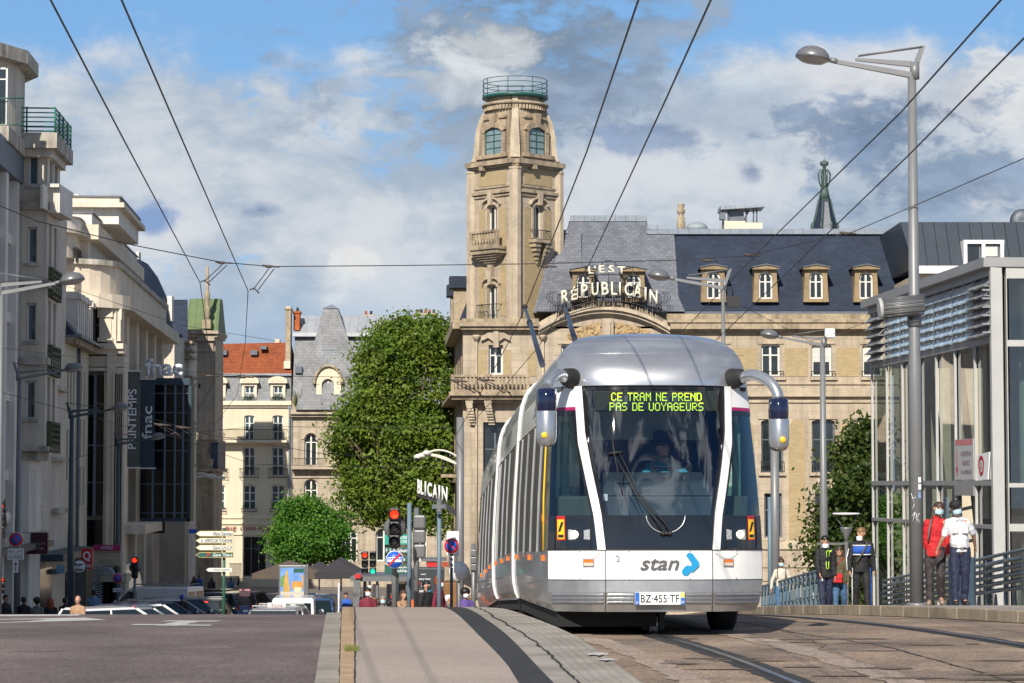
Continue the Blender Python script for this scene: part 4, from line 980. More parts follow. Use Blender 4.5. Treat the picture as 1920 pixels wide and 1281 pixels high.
ops = [(u, u+1.3, z, z+2.6, .1) for u in (3, 8, 13, 18, 23) for z in (ez(703), ez(880), ez(1000))]
wall(FL, (0, Ll, gE, ez(606)), ops, M_stones, 'wall', est, .3)
for o in ops: window(FL, est, o, -.25)
b = MB(); FL.box(b, 0, Ll, ez(616), ez(600), -.2, .6); FL.box(b, 0, Ll, ez(745), ez(738), -.1, .8); FL.box(b, 0, Ll, ez(905), ez(900), -.1, .3); b.build('cornice', M_trimd, est)
Lr = Ll-6.3; b = MB(); b.hexa([FL.P(0, ez(600), .2), FL.P(Lr, ez(600), .2), FL.P(Lr, ez(600), -6), FL.P(0, ez(600), -6)], [FL.P(0, ez(512), -.9), FL.P(Lr, ez(512), -.9), FL.P(Lr, ez(512), -6), FL.P(0, ez(512), -6)]); b.build('roof', M_slateb, est)
for q in (Lr-2.6, Lr-9): b = MB(); FL.box(b, q, q+1.4, ez(597), ez(520), -1.5, .35); dd = b.build('dormer', M_trimd, est); b = MB(); FL.box(b, q-.3, q+1.7, ez(520), ez(497), -1.6, .6); b.build('dormer_roof', M_slateb, dd)
for zz in (ez(888),): railing(FL, est, 12, 15, zz, zz+1.0, .9, M_iron, 26); b = MB(); FL.box(b, 12, 15, zz-.2, zz, 0, 1); b.build('balcony', M_trimd, est)
HD = 2.66; cxT, cyT = eu(966), YE+.15+HD
def tz(py): return Zp(py, cyT-1.6)
FLt = Fac(cxT-HD, cyT, -45); FRt = Fac(cxT, cyT-HD, 45); WF = HD*math.sqrt(2)
tower = bpy.data.objects.new('tower', None); COL.objects.link(tower); tower.parent = est; tower.location = Vector((cxT, cyT, 0))-wloc(est)
opL = [(WF/2-.42, WF/2+.42, tz(603), tz(531), .22), (WF/2-.42, WF/2+.42, tz(434), tz(381), .22)]
opR = [(WF/2-.40, WF/2+.40, tz(446), tz(381), .22)]
for F_, ops in ((FLt, opL), (FRt, opR)):
    wall(F_, (0, WF, tz(612), tz(300)), ops, M_stone, 'tower_wall', tower, .3, mrev=M_trim)
    for o in ops:
        window(F_, tower, o, -.22, bars=(), fr=.09)
        b = MB(); ap = arcpts(o[0]-.14, o[1]+.14, o[3]+.14, .36); ai = arcpts(o[0], o[1], o[3], .22)
        for (p, q), (p2, q2) in zip(zip(ap, ap[1:]), zip(ai, ai[1:])): F_.poly(b, [p, q, q2, p2], 0, .10)
        F_.box(b, o[0]-.14, o[0], o[2], o[3]-.22, 0, .06); F_.box(b, o[1], o[1]+.14, o[2], o[3]-.22, 0, .06)
        ap = arcpts(o[0]-.34, o[1]+.34, o[3]+.42, .44); ai = arcpts(o[0]-.30, o[1]+.30, o[3]+.32, .40)
        for (p, q), (p2, q2) in zip(zip(ap, ap[1:]), zip(ai, ai[1:])): F_.poly(b, [p, q, q2, p2], 0, .22)
        uc = (o[0]+o[1])/2; F_.poly(b, [(uc-.10, o[3]-.05), (uc+.10, o[3]-.05), (uc+.20, o[3]+.75), (uc-.20, o[3]+.75)], 0, .30); b.build('window_surround', M_trim, tower)
    b = MB(); m_ = WF/2; sidew = (.52, .98) if True else 0
    for u0, u1 in ((m_-1.12, m_-.62), (m_+.62, m_+1.12)):
        F_.box(b, u0, u1, tz(464), tz(388), 0, .025)
        if F_ is FLt: F_.box(b, u0, u1, tz(594), tz(492), 0, .025)
    if F_ is FRt: F_.box(b, m_-1.15, m_+.35, tz(600), tz(462), 0, .025)
    F_.box(b, m_-1.15, m_+1.15, tz(345), tz(317), 0, .03); b.build('brick_panel', M_ybrick, tower)
    b = MB()
    F_.box(b, .30, WF-.30, tz(361), tz(356), 0, .20); F_.box(b, .30, WF-.30, tz(367), tz(364), 0, .10); F_.box(b, .3, WF-.3, tz(350), tz(347), 0, .08)
    b.build('string_course', M_trimd, tower)
    b = MB(); F_.box(b, -.05, WF+.05, tz(308), tz(299), -.3, .42); F_.box(b, .0, WF, tz(312), tz(308), -.3, .26); F_.box(b, m_-.75, m_-.45, tz(316), tz(306), 0, .42); b.build('tower_cornice', M_trimd, tower)
b = MB()
for dx, dy in ((0, -1), (-1, 0), (1, 0)):
    px_, py_ = cxT+dx*(HD-.12), cyT+dy*(HD-.12)
    for hw, z0, z1 in ((.36, gE if dy else tz(612), tz(318)), (.40, tz(318), tz(314)), (.44, tz(612), tz(603))):
        pts = [(px_+hw*math.cos(a)*1.0, py_+hw*math.sin(a)*1.0) for a in [math.pi/8+math.pi/4*k for k in range(8)]]
        b.prism(pts, lambda a, c_, d: (a, c_, d), max(z0, tz(625)), z1)
b.build('corner_pilaster', M_trim, tower)
m_ = WF/2
balustrade(FLt, tower, m_-1.15, m_+1.15, tz(462), tz(432), .55, .80, M_trimd, 8)
b = MB(); FLt.box(b, m_-1.2, m_+1.2, tz(468), tz(462), 0, .85)
for i in range(6): FLt.box(b, m_-1.2+i*.17, m_+1.2-i*.17, tz(472+(i+1)*4), tz(472+i*4), 0, .80-i*.13)
FLt.box(b, m_-1.1, m_+1.1, tz(472), tz(468), 0, .75); FLt.box(b, m_-.18, m_+.18, tz(525), tz(494), 0, .25); b.build('stone_balcony', M_trimd, tower)
railing(FLt, tower, m_-.8, m_+.8, tz(604), tz(571), .5, M_iron, 13, bul=.12)
railing(FRt, tower, m_-.65, m_+.65, tz(449), tz(431), .45, M_iron, 10)
b = MB(); FRt.box(b, m_-.8, m_+.8, tz(455), tz(449), 0, .6)
for i in range(5): FRt.box(b, m_-.7+i*.13, m_-.2, tz(455+(i+1)*8), tz(455+i*8), 0, .5-i*.08); FRt.box(b, m_+.2, m_+.7-i*.13, tz(455+(i+1)*8), tz(455+i*8), 0, .5-i*.08)
b.build('stone_balcony', M_trimd, tower)
b = MB(); b.tube([FRt.P(.12, tz(605), .12), FRt.P(.12, tz(330), .12)], .05, 6); b.build('drainpipe', M_lead, tower)
b = MB(); rings = []
prof = [(303, 84, 0), (296, 84, 0), (289, 79.5, 0), (270, 77.5, 0), (251, 76, .05), (235, 73.5, .12), (218, 69, .25), (208, 64.5, .4), (200, 60, .65), (190, 58, .9), (189.5, 55, 1), (179, 53, 1), (172, 53, 1)]
nT = 48
def sec(rad, rd, a):
    sq = rad/(abs(math.cos(a))+abs(math.sin(a))); sq = min(sq, rad*.93)
    return sq*(1-rd)+rad*rd*.96
b.s = False
rows = [[(cxT+sec(r_/32.0, rd, 2*math.pi*j/nT)*math.cos(2*math.pi*j/nT), cyT+sec(r_/32.0, rd, 2*math.pi*j/nT)*math.sin(2*math.pi*j/nT), Zp(py, cyT-1.5)) for j in range(nT)] for py, r_, rd in prof]
for a, c_ in zip(rows, rows[1:]):
    for j in range(nT): q = (j+1) % nT; b.poly((a[j], a[q], c_[q], c_[j]))
b.poly(rows[-1]); b.build('belfry', M_stones, tower)
b = MB()
for dx, dy in ((0, -1), (-1, 0), (1, 0)):
    for (p0, r0, _), (p1, r1, _) in zip(prof[1:-1], prof[2:]):
        if abs(p0-p1) < .8: continue
        z0, z1 = Zp(p0, cyT-1.5), Zp(p1, cyT-1.5); c0, c1 = r0/32+.02, r1/32+.02; hw0, hw1 = .30-.004*(300-p0)*.3, .30-.004*(300-p1)*.3
        def q(c_, hw, z): return [(cxT+dx*(c_-.4)-abs(dy)*hw, cyT+dy*(c_-.4)-abs(dx)*hw, z), (cxT+dx*c_-abs(dy)*hw, cyT+dy*c_-abs(dx)*hw, z), (cxT+dx*c_+abs(dy)*hw, cyT+dy*c_+abs(dx)*hw, z), (cxT+dx*(c_-.4)+abs(dy)*hw, cyT+dy*(c_-.4)+abs(dx)*hw, z)]
        b.hexa(q(c0, hw0, z0), q(c1, hw1, z1))
    b.build('belfry_rib', M_trim, tower); b = MB()
M_bpane = mat('belfry_pane', (.19, .25, .27), .25, var=.25, vs=2.)
for F0, an in ((-1, -45), (1, 45)):
    dist = 1.74; nx, ny = F0*math.sin(R(45)), -math.cos(R(45)); Fb = Fac(cxT+nx*dist, cyT+ny*dist, an)
    op = (-.72 if F0 < 0 else -.70, .72 if F0 < 0 else .70, tz(286), tz(235), .30)
    window(Fb, tower, op, .04, mf=M_green, mg=M_bpane, mull=1, bars=(.25, .5, .75), fr=.055, t=.05)
    b = MB(); ap = arcpts(op[0]-.28, op[1]+.28, op[3]+.28, .45); ai = arcpts(op[0], op[1], op[3], .30)
    for (p, q), (p2, q2) in zip(zip(ap, ap[1:]), zip(ai, ai[1:])): Fb.poly(b, [p, q, q2, p2], -.6, .16)
    Fb.box(b, op[0]-.28, op[0], op[2], op[3]-.30, -.5, .12); Fb.box(b, op[1], op[1]+.28, op[2], op[3]-.3, -.5, .12)
    Fb.box(b, -1.3, 1.3, tz(293), tz(286), -.4, .30)
    Fb.poly(b, [(-.14, op[3]+.02), (.14, op[3]+.02), (.24, op[3]+.85), (-.24, op[3]+.85)], -1, .22)
    Fb.box(b, -.95, -.3, op[3]+.55, op[3]+.70, -1, .0); Fb.box(b, .3, .95, op[3]+.55, op[3]+.70, -1, .0); b.build('window_surround', M_stones, tower)
b = MB()
for j in range(28):
    a = math.pi*(1+(j+.5)/28); c0 = 1.80; b.box(cxT+c0*math.cos(a)-.07, cxT+c0*math.cos(a)+.07, cyT+c0*math.sin(a)-.1, cyT+c0*math.sin(a)+.1, tz(200), tz(192))
b.lathe([(1.78, tz(191)), (1.98, tz(190)), (1.98, tz(186)), (1.80, tz(184))], (cxT, cyT, 0), 40); b.build('dentil_band', M_trimd, tower)
rl = MB(); zc = tz(176)
rl.lathe([(1.70, zc), (1.96, zc+.05), (1.96, zc+.20), (0, zc+.26)], (cxT, cyT, 0), 40); pf = rl.build('tower_platform', M_green, tower)
b = MB()
for pz in (139, 148, 158, 167): b.tube([(cxT+1.93*math.cos(a), cyT+1.93*math.sin(a), tz(pz)) for a in [2*math.pi*i/40 for i in range(41)]], .022, 5)
for k in range(8): a = math.pi/8+k*math.pi/4+.17; b.tube([(cxT+1.93*math.cos(a), cyT+1.93*math.sin(a), zc+.1), (cxT+1.93*math.cos(a), cyT+1.93*math.sin(a), tz(139))], .024, 5)
b.build('platform_railing', M_green, pf)
YN = 134.; SN = FPX/YN
nb = empty('metal_roofed_building', (X(1800, YN), YN, gz(YN)), 'building with a dark standing-seam metal roof and twin white-framed window', 'building')
FN = Fac(0, YN); nu = lambda x: (x-960)/SN; nz_ = lambda y: Zp(y, YN)
b = MB(); b.box(nu(1718), nu(2250), YN, YN+14, gz(YN)-.2, nz_(514)); b.build('wall', mat('cream_wall', (.55, .47, .34), .85, var=.1, vs=.5, streak=.15), nb)
M_seam = mat('seam_metal', (.055, .068, .085), .42, metal=.3, var=.12, vs=1, brick=(.66, 40, .03, (.06, .074, .092), (.022, .028, .036), 0))
b = MB(); b.hexa([(nu(1716), YN-.1, nz_(500)), (nu(2250), YN-.1, nz_(500)), (nu(2250), YN+12, nz_(500)), (nu(1716), YN+12, nz_(500))], [(nu(1690)+.3, YN+1.6, Zp(415, YN+1.6)), (nu(2250), YN+1.6, Zp(415, YN+1.6)), (nu(2250), YN+11, Zp(415, YN+1.6)), (nu(1690)+.3, YN+11, Zp(415, YN+1.6))]); b.build('roof', M_seam, nb)
b = MB(); FN.pb(b, 1712, 500, 2250, 514, -.5, .5); b.build('cornice', M_whitel, nb)
opn = [(nu(1815), nu(1841), nz_(498), nz_(458), 0), (nu(1848), nu(1876), nz_(498), nz_(458), 0)]
b = MB()
Fd = Fac(0, YN-.25)
Fd.pb(b, 1807, 450, 1883, 457, -2, 0); Fd.pb(b, 1807, 457, 1814, 501, -2, 0); Fd.pb(b, 1841, 457, 1848, 501, -2, 0); Fd.pb(b, 1876, 457, 1883, 501, -2, 0); dm = b.build('dormer', M_whitel, nb)
window(Fd, dm, opn[0], -.2, mf=M_lead, mull=0, bars=()); window(Fd, dm, opn[1], -.2, mf=M_lead, mull=0, bars=(), curtain=(.45, 1))
b = MB(); b.lathe([(0, 0), (.45, -.12), (.7, .12)], at(1917, 414, YN+4), 14, axis='y'); b.tube([at(1917, 414, YN+4.2), at(1917, 425, YN+4.2)], .05, 5); b.build('dish_aerial', M_lead, nb)
YS = 420.; sS = FPX/YS
spire = empty('church_spire', (X(1549, YS), YS, -7), 'distant slate church spire topped by a green copper crown', 'church spire')
cx_ = X(1549, YS); sz_ = lambda y: Zp(y, YS)
b = MB(); b.lathe([(3.2, -7), (3.2, sz_(470)), (2.25, sz_(432)), (1.0, sz_(372))], (cx_, YS, 0), 8, smooth=False, a0=math.pi/8, a1=math.pi/8+2*math.pi); b.build('steeple', M_slateb, spire)
M_cop = mat('copper_green', (.06, .10, .085), .6, var=.4, vs=2)
b = MB()
for k in range(8):
    a = math.pi/8+k*math.pi/4; b.tube([(cx_+2.3*math.cos(a), YS+2.3*math.sin(a), sz_(432)), (cx_+1.05*math.cos(a), YS+1.05*math.sin(a), sz_(372))], .14, 4)
    b.tube([(cx_+math.cos(a)*.45, YS+math.sin(a)*.45, sz_(352)), (cx_+math.cos(a)*.95, YS+math.sin(a)*.95, sz_(340)), (cx_+math.cos(a)*1.15, YS+math.sin(a)*1.15, sz_(325)), (cx_+math.cos(a)*.7, YS+math.sin(a)*.7, sz_(316)), (cx_, YS, sz_(318))], .09, 4)
    b.ell((cx_+2.35*math.cos(a), YS+2.35*math.sin(a), sz_(424)), .22, .22, .8, 6, 4)
b.lathe([(1.0, sz_(372)), (.75, sz_(358)), (.5, sz_(340)), (.35, sz_(318)), (.3, sz_(310)), (.75, sz_(307)), (.75, sz_(301)), (.1, sz_(298)), (0, sz_(292))], (cx_, YS, 0), 10); b.build('copper_crown', M_cop, spire)
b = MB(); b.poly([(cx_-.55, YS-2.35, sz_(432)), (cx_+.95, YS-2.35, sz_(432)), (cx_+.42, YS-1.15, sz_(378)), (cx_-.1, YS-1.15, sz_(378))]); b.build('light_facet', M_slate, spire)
FW = Fac(-14.28, 0, 93.434)          # the building line; u runs away from the camera
def wu(px, w=0.): return 4533*(14.28-w)/(688-px)   # distance where the plane w appears at px
def zd(py, d): return Zp(py, d)
M_ren = mat('render_grey', (.64, .565, .465), .85, var=.14, vs=.6, streak=.35, speck=.06, sps=14)
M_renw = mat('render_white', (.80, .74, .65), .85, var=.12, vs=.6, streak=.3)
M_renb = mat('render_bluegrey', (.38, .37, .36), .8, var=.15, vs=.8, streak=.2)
M_renc = mat('render_cream', (.60, .56, .43), .85, var=.12, vs=.6, streak=.25)
M_slabc = mat('slab_concrete', (.52, .475, .40), .9, var=.35, vs=2, streak=.75)
M_deco = mat('deco_stone', (.72, .62, .49), .85, var=.12, vs=.5, streak=.25, speck=.06, sps=14)
M_decoj = mat('deco_ashlar', (.66, .57, .45), .85, var=.14, vs=.6, brick=(1.3, .6, .008, (.56, .50, .42), (.38, .34, .28)), streak=.25)
M_dkgl = mat('dark_glazing', (.008, .009, .011), .12, var=0, spec=.6)
M_lat = mat('green_lattice', (.10, .12, .06), .8, var=.3, vs=4)
M_teal = mat('shop_blue', (.022, .05, .075), .45, var=.1)
def blk(par, name, m, u0, u1, z0, z1, w0, w1, F=None): 
    b = MB(); (F or FW).box(b, u0, u1, z0, z1, w0, w1); return b.build(name, m, par)
def swall(par, m, u0, u1, z0, z1, ops, w=0., depth=.3, win=True, **kw):
    o = wall(FW, (u0, u1, z0, z1), ops, m, 'wall', par, depth, w)
    if win:
        for p in ops: window(FW, par, p, w-depth+.06, **kw)
    return o
def endwall(par, m, d, w0, w1, z0, z1, ops_px=(), **kw):
    """wall facing the camera at distance d between depths w0 and w1 of the building line"""
    x1 = -14.28+w1-.06*d; x0 = -14.28+w0-.06*d; F = Fac(0, d); s = FPX/d
    ops = [((a-960)/s, (c_-960)/s, Zp(y1, d), Zp(y0, d), r_) for a, y0, c_, y1, r_ in ops_px]
    wall(F, (x0, x1, z0, z1), ops, m, 'wall', par, .25)
    for p in ops: window(F, par, p, -.18, **kw)
    return F
A = empty('pier_fronted_building', FW.P(92, gz(92), 0), 'pale grey building with tall piers at the left edge of the photo', 'building')
z0 = gz(99)-.6; zt = Zp(290, 99.6)
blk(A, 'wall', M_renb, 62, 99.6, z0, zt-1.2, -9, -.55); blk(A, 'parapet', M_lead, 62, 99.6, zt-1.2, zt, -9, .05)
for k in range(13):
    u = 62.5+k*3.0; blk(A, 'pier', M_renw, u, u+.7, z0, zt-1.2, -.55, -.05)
    for j in range(5):
        z = z0+4.6+j*3.2
        if z+2.2 < zt-1:
            window(FW, A, (u+.9, u+2.8, z+1.0, z+2.3), -.50, mf=M_lead, mull=1, bars=())
            blk(A, 'spandrel', M_renw, u+.7, u+3.0, z+2.3, z+2.7, -.55, -.25)
blk(A, 'canopy', M_teal, 62, 104, z0+4.1, z0+4.35, -.5, .9); blk(A, 'canopy_edge', M_slabc, 62, 104, z0+4.35, z0+4.75, -.5, .6)
Bf = empty('bay_fronted_flats', FW.P(105, gz(105), 0), 'tall beige flats with a projecting bay and green rooftop railing', 'building')
d0 = 99.8; z0 = gz(108)-.5
ztop = Zp(268, d0)
u1b = 114.5
zb = Zp(838, d0)
blk(Bf, 'wall', M_ren, d0+.02, u1b, z0, ztop-.3, -9, 0.0)
sp = 3.215; wz0 = [Zp(y, d0) for y in (785, 640, 493, 345)]
ex = [(47, y0, 66, y1, 0) for y0, y1 in ((275, 345), (424, 493), (568, 640), (714, 786))]
Fb1 = endwall(Bf, M_ren, d0, -.5, .98, zb, ztop-.25, ex, mull=0, bars=(), fr=.08, mg=M_paneb)
Fc = Fac(-14.28-.06*d0+.98, d0, 93.434); wb = 4.1
ops = []
for z in wz0:
    for a in (.75, 2.35): ops.append((a, a+.85, z-.15, z+1.75, 0))
wall(Fc, (0, wb, zb, ztop-.25), ops, M_ren, 'wall', Bf, .35)
for p in ops: window(Fc, Bf, p, -.3, mull=0, bars=(), mf=M_lead, fr=.05)
blk(Bf, 'wall', M_ren, d0+wb-.02, d0+wb, zb, ztop-.25, -.2, .98)
for i, z in enumerate(wz0):
    b = MB(); s = FPX/d0; xa, xb = (43-960)/s, (68-960)/s
    Fb1.box(b, xa-.02, xb+.06, z-.12, z, 0, .12); b.build('window_sill', M_slabc, Bf)
    if i < 3: blk(Bf, 'string_course', M_slabc, d0-.14, d0+wb+.14, z+2.22, z+2.52, -.2, 1.13)
    if i in (0, 1, 2):
        b = MB()
        for k in range(6): Fc.box(b, .6, 3.6, z-1.35+k*.23, z-1.28+k*.23, .02, .20)
        for k in range(5): Fc.box(b, .6+k*.72, .68+k*.72, z-1.38, z-.10, .02, .20)
        b.build('lattice_planter', M_lat, Bf)
blk(Bf, 'bay_soffit', M_slabc, d0-.14, d0+wb+.14, zb-.18, zb+.02, -.2, 1.13); blk(Bf, 'bay_corbel', M_slabc, d0+.3, d0+wb-.4, zb-.55, zb-.18, -.2, .7)
b = MB(); F9 = Fac(0, d0-.2); F9.pb(b, 85, 352, 90, 395, -3.0, 1.0); F9.pb(b, 84, 345, 112, 352, -3.2, .2); F9.pb(b, 90, 352, 111, 398, -3.0, -.1); b.build('balcony_screen', M_renw, Bf)
blk(Bf, 'terrace_slab', M_slabc, d0-.7, d0+wb+.75, ztop-.25, ztop+.38, -6, 1.45); blk(Bf, 'terrace_slab', M_ren, d0-.3, d0+wb+.3, ztop-.55, ztop-.25, -6, 1.2)
b = MB(); w1_ = 1.36; ua, ub = d0-.6, d0+wb+.6; zr0 = ztop+.38
path = lambda z: [FW.P(ua, z, -.9), FW.P(ua, z, w1_), FW.P(ub, z, w1_), FW.P(ub, z, -3)]
for k in range(6): b.tube(path(zr0+.08+k*.19), .028 if k < 5 else .035, 5)
for p in (FW.P(ua, 0, -.9), FW.P(ua, 0, .2), FW.P(ua, 0, w1_), FW.P((ua+ub)/2, 0, w1_), FW.P(ub-1.2, 0, w1_), FW.P(ua+1.4, 0, w1_), FW.P(ub, 0, w1_)): b.tube([p+Vector((0, 0, zr0)), p+Vector((0, 0, zr0+1.08))], .04, 5)
for i in range(26): p = FW.P(ua+(ub-ua)*i/25, zr0, w1_); b.tube([p, p+Vector((0, 0, 1.0))], .008, 3, cap=False)
b.build('terrace_railing', mat('railing_green', (.02, .16, .11), .45, var=.2), Bf)
Pz0 = Zp(240, 98.5); b = MB()
b.prism([FW.P(95.5, 0, -5).xy[:], FW.P(95.5, 0, -.9).xy[:], FW.P(97.5, 0, .0).xy[:], FW.P(100.0, 0, .0).xy[:], FW.P(102, 0, -.9).xy[:], FW.P(102, 0, -5).xy[:]], lambda a, c_, d: (a, c_, d), zt-.4, Zp(122, 98)); b.build('penthouse', M_ren, Bf)
b = MB(); b.prism([FW.P(94.9, 0, -5).xy[:], FW.P(94.9, 0, -.6).xy[:], FW.P(97.2, 0, .5).xy[:], FW.P(100.4, 0, .5).xy[:], FW.P(102.6, 0, -.6).xy[:], FW.P(102.6, 0, -5).xy[:]], lambda a, c_, d: (a, c_, d), Zp(122, 98), Zp(97, 98)); b.build('penthouse_cornice', M_slabc, Bf)
b = MB(); b.prism([FW.P(96, 0, -5).xy[:], FW.P(96, 0, -.9).xy[:], FW.P(97.8, 0, .2).xy[:], FW.P(100, 0, .2).xy[:], FW.P(101.6, 0, -5).xy[:]], lambda a, c_, d: (a, c_, d), Zp(97, 98), Zp(90, 98)); b.build('penthouse_roof', M_lead, Bf)
Fp2 = Fac(0, 95.48); sp2 = FPX/95.48
window(Fp2, Bf, ((-14-960)/sp2, (7-960)/sp2, Zp(233, 95.5), Zp(122, 95.5)), .03, mull=0, bars=(.8,), mf=M_wframe)
b = MB(); b.tube([(X(-30, 95.3), 95.3, Zp(180, 95.3)), (X(38, 95.3), 95.3, Zp(180, 95.3))], .03, 5); b.tube([(X(-30, 95.3), 95.3, Zp(231, 95.3)), (X(38, 95.3), 95.3, Zp(231, 95.3))], .02, 5)
for i in range(14): x = X(-30+i*5.2, 95.3); b.tube([(x, 95.3, Zp(235, 95.3)), (x, 95.3, Zp(180, 95.3))], .008, 3, cap=False)
b.build('penthouse_railing', M_green, Bf)
blk(Bf, 'terrace_slab', M_slabc, 94.6, 99.7, zt-.1, Zp(236, 95), -6, .15)
for z in [Zp(y, 113) for y in (680, 810, 905, 1015)]:
    for k in range(3):
        window(FW, Bf, (105.6+k*.9, 106.2+k*.9, z-1.0, z+1.6), .03, mull=0, bars=(), mf=M_renw, fr=.1)
        window(FW, Bf, (110.2+k*1.1, 110.9+k*1.1, z-1.2, z+1.6), .03, mull=0, bars=(), mf=M_renw, fr=.1)
    blk(Bf, 'window_sill', M_slabc, 109.8, 114.0, z-1.4, z-1.2, 0, .3)
blk(Bf, 'entrance_pier', M_renw, 100.2, 103.8, z0, zb-.55, -.2, .35)
window(FW, Bf, (100.6, 101.8, zb-3.4, zb-.9), .38, mull=1, bars=(), mf=M_wframe)
blk(Bf, 'shop_front', M_dkgl, 104.5, 110, z0, z0+3.3, 0, .05); blk(Bf, 'canopy', M_teal, 104, 118, z0+3.7, z0+4.0, 0, 1.3)
H = empty('mansard_house', FW.P(118, gz(118), 0), 'low cream house with slate mansard and white dormer columns', 'building')
z0 = gz(118)-.4; ua, ub = 114.5, 124.0; ze = Zp(652, 118)
ops = []
for z in [Zp(y, 121) for y in (760, 850, 940)]:
    for k in range(3): ops.append((119.3+k*1.35, 119.85+k*1.35, z-.2, z+1.7, 0))
for k in range(3):
    for z in [Zp(y, 116.5) for y in (745, 870)]: ops.append((115.2+k*1.15, 115.9+k*1.15, z-.8, z+1.6, 0))
swall(H, M_renc, ua, ub, z0, ze, ops, 0, .3, mull=0, bars=(), mf=M_renw, fr=.06)
blk(H, 'wall', M_renc, ua, ub, z0, ze-.05, -8, -.32)
blk(H, 'cornice', M_trimd, ua-.1, ub, ze, ze+.28, -1, .5); blk(H, 'gutter', M_lead, ua-.1, ub, ze+.28, ze+.42, -.6, .75)
b = MB(); zm = Zp(566, 118); b.hexa([FW.P(ua, ze+.4, .5), FW.P(ub, ze+.4, .5), FW.P(ub, ze+.4, -7), FW.P(ua, ze+.4, -7)], [FW.P(ua, zm, -1.2), FW.P(ub, zm, -1.2), FW.P(ub, zm, -7), FW.P(ua, zm, -7)]); b.build('roof', M_slateb, H)
for k in range(4):
    u = 117.0+k*1.75; b = MB(); FW.box(b, u, u+.3, ze+.5, zm+.05, -.9, .28); FW.box(b, u+.75, u+1.05, ze+.5, zm+.05, -.9, .28); FW.box(b, u-.1, u+1.15, zm+.05, zm+.28, -.9, .42); FW.box(b, u-.02, u+1.07, zm+.28, zm+.42, -.9, .3); dmr = b.build('dormer', M_renw, H)
    b = MB(); FW.box(b, u+.3, u+.75, ze+.6, zm, -.8, .12); b.build('pane', M_paneb, dmr)
b = MB(); FW.box(b, 116.2, 117.0, zm-1, zm+1.0, -2.3, -1.0); ch = b.build('chimney', M_trim, H); b = MB(); b.lathe([(.18, 0), (.14, .55)], FW.P(116.6, zm+1.0, -1.6), 8); b.build('chimney_pot', mat('terracotta', (.36, .10, .04), .85, var=.2), ch)
b = MB(); b.tube([FW.P(118.9, z0, .12), FW.P(118.9, ze, .12)], .09, 6); b.build('drainpipe', M_lead, H)
blk(H, 'shop_front', M_dkgl, 115.2, 118.4, z0, z0+3.2, .01, .06); blk(H, 'shop_front', M_dkgl, 119.4, 123.4, z0, z0+3.4, .01, .06)
b = MB(); b.poly([FW.P(u, z, w) for u, z, w in ((119, z0+4.1, .05), (123.8, z0+4.1, .05), (123.8, z0+3.3, 1.7), (119, z0+3.3, 1.7))]); b.build('awning', M_teal, H, solid=.06)
S = empty('department_store', FW.P(140, gz(140), 1.8), 'stepped art-deco department store with fluted pillar and vertical banners', 'building')
WS = 1.8; z0 = gz(150)-.4; dS = 124.2; uE = 157
def rblock(name, m, u0, u1, z0_, z1_, w0, w1, r=0., n=6):
    pts = [FW.P(u0, 0, w0), ]
    if r > 0:
        for i in range(n+1): a = math.pi/2*i/n; pts.append(FW.P(u0+r-r*math.cos(a), 0, w1-r+r*math.sin(a)))
    else: pts.append(FW.P(u0, 0, w1))
    pts += [FW.P(u1, 0, w1), FW.P(u1, 0, w0)]
    b = MB(); b.prism([p.xy[:] for p in pts], lambda a, c_, d: (a, c_, d), z0_, z1_); return b.build(name, m, S)
zA, zB, zC, zD = Zp(578, dS), Zp(552, dS), Zp(497, dS), Zp(487, dS)
rblock('roof_slab', M_deco, dS-1.0, uE, zA, zB, -8, WS+.25, 3.0)
rblock('parapet', M_deco, dS-.6, uE-1, zB, zC, -8, WS-.5, 2.6); rblock('coping', M_slabc, dS-.8, uE-1, zC, zD, -8, WS-.35, 2.6)
zE, zF, zG = Zp(440, 126), Zp(425, 126), Zp(408, 126)
rblock('wall', M_deco, 125.4, 150, zD, zE-.2, -8, -.25, .0)
for k in range(4):
    for j in range(3):
        u = 127.0+k*5.3+j*1.45; window(FW, S, (u, u+1.1, zD+.2, zD+1.75), -.22, mull=1, bars=(), mf=M_wframe, fr=.08)
rblock('roof_slab', M_deco, 124.8, 150.6, zE-.35, zF, -8, .35); rblock('parapet', M_renw, 125.2, 150, zF, zG+.15, -8, -.05)
rblock('coping', M_lead, 125.1, 150.1, zG+.15, zG+.22, -8, .05)
b = MB()
def drum(name, m, uc, wc, r, za, zb_, n=20, len_=6):
    pts = [FW.P(uc, 0, wc)+FW.N*0]; pts = []
    for i in range(n+1): a = math.pi*1.0*i/n-math.pi/2-.2; pts.append(FW.P(uc+0-r*math.cos(a), 0, wc+r*math.sin(a)))
    pts += [FW.P(uc+len_, 0, wc+r), FW.P(uc+len_, 0, wc-r-2)]
    b = MB(); b.prism([p.xy[:] for p in pts], lambda a, c_, d: (a, c_, d), za, zb_); return b.build(name, m, S)
drum('rounded_wall', M_deco, 124.2, -3.2, 2.6, zD, Zp(432, 121.5)); drum('rounded_slab', M_deco, 124.2, -3.2, 3.0, Zp(432, 121.5), Zp(424, 121.5)); drum('rounded_parapet', M_renw, 124.2, -3.2, 2.75, Zp(424, 121.5), Zp(402, 121.5)); drum('coping', M_slabc, 124.2, -3.2, 2.85, Zp(402, 121.5), Zp(399, 121.5))
window(Fac(0, 121.55), S, (X(106, 121.5), X(117, 121.5), Zp(490, 121.5), Zp(455, 121.5)), .12, mull=0, bars=(), mf=M_wframe)
for k in range(3): blk(S, 'window_slit', M_dkgl, 123.2+k*.9, 123.6+k*.9, Zp(490, 123), Zp(462, 123), -.62, -.58)
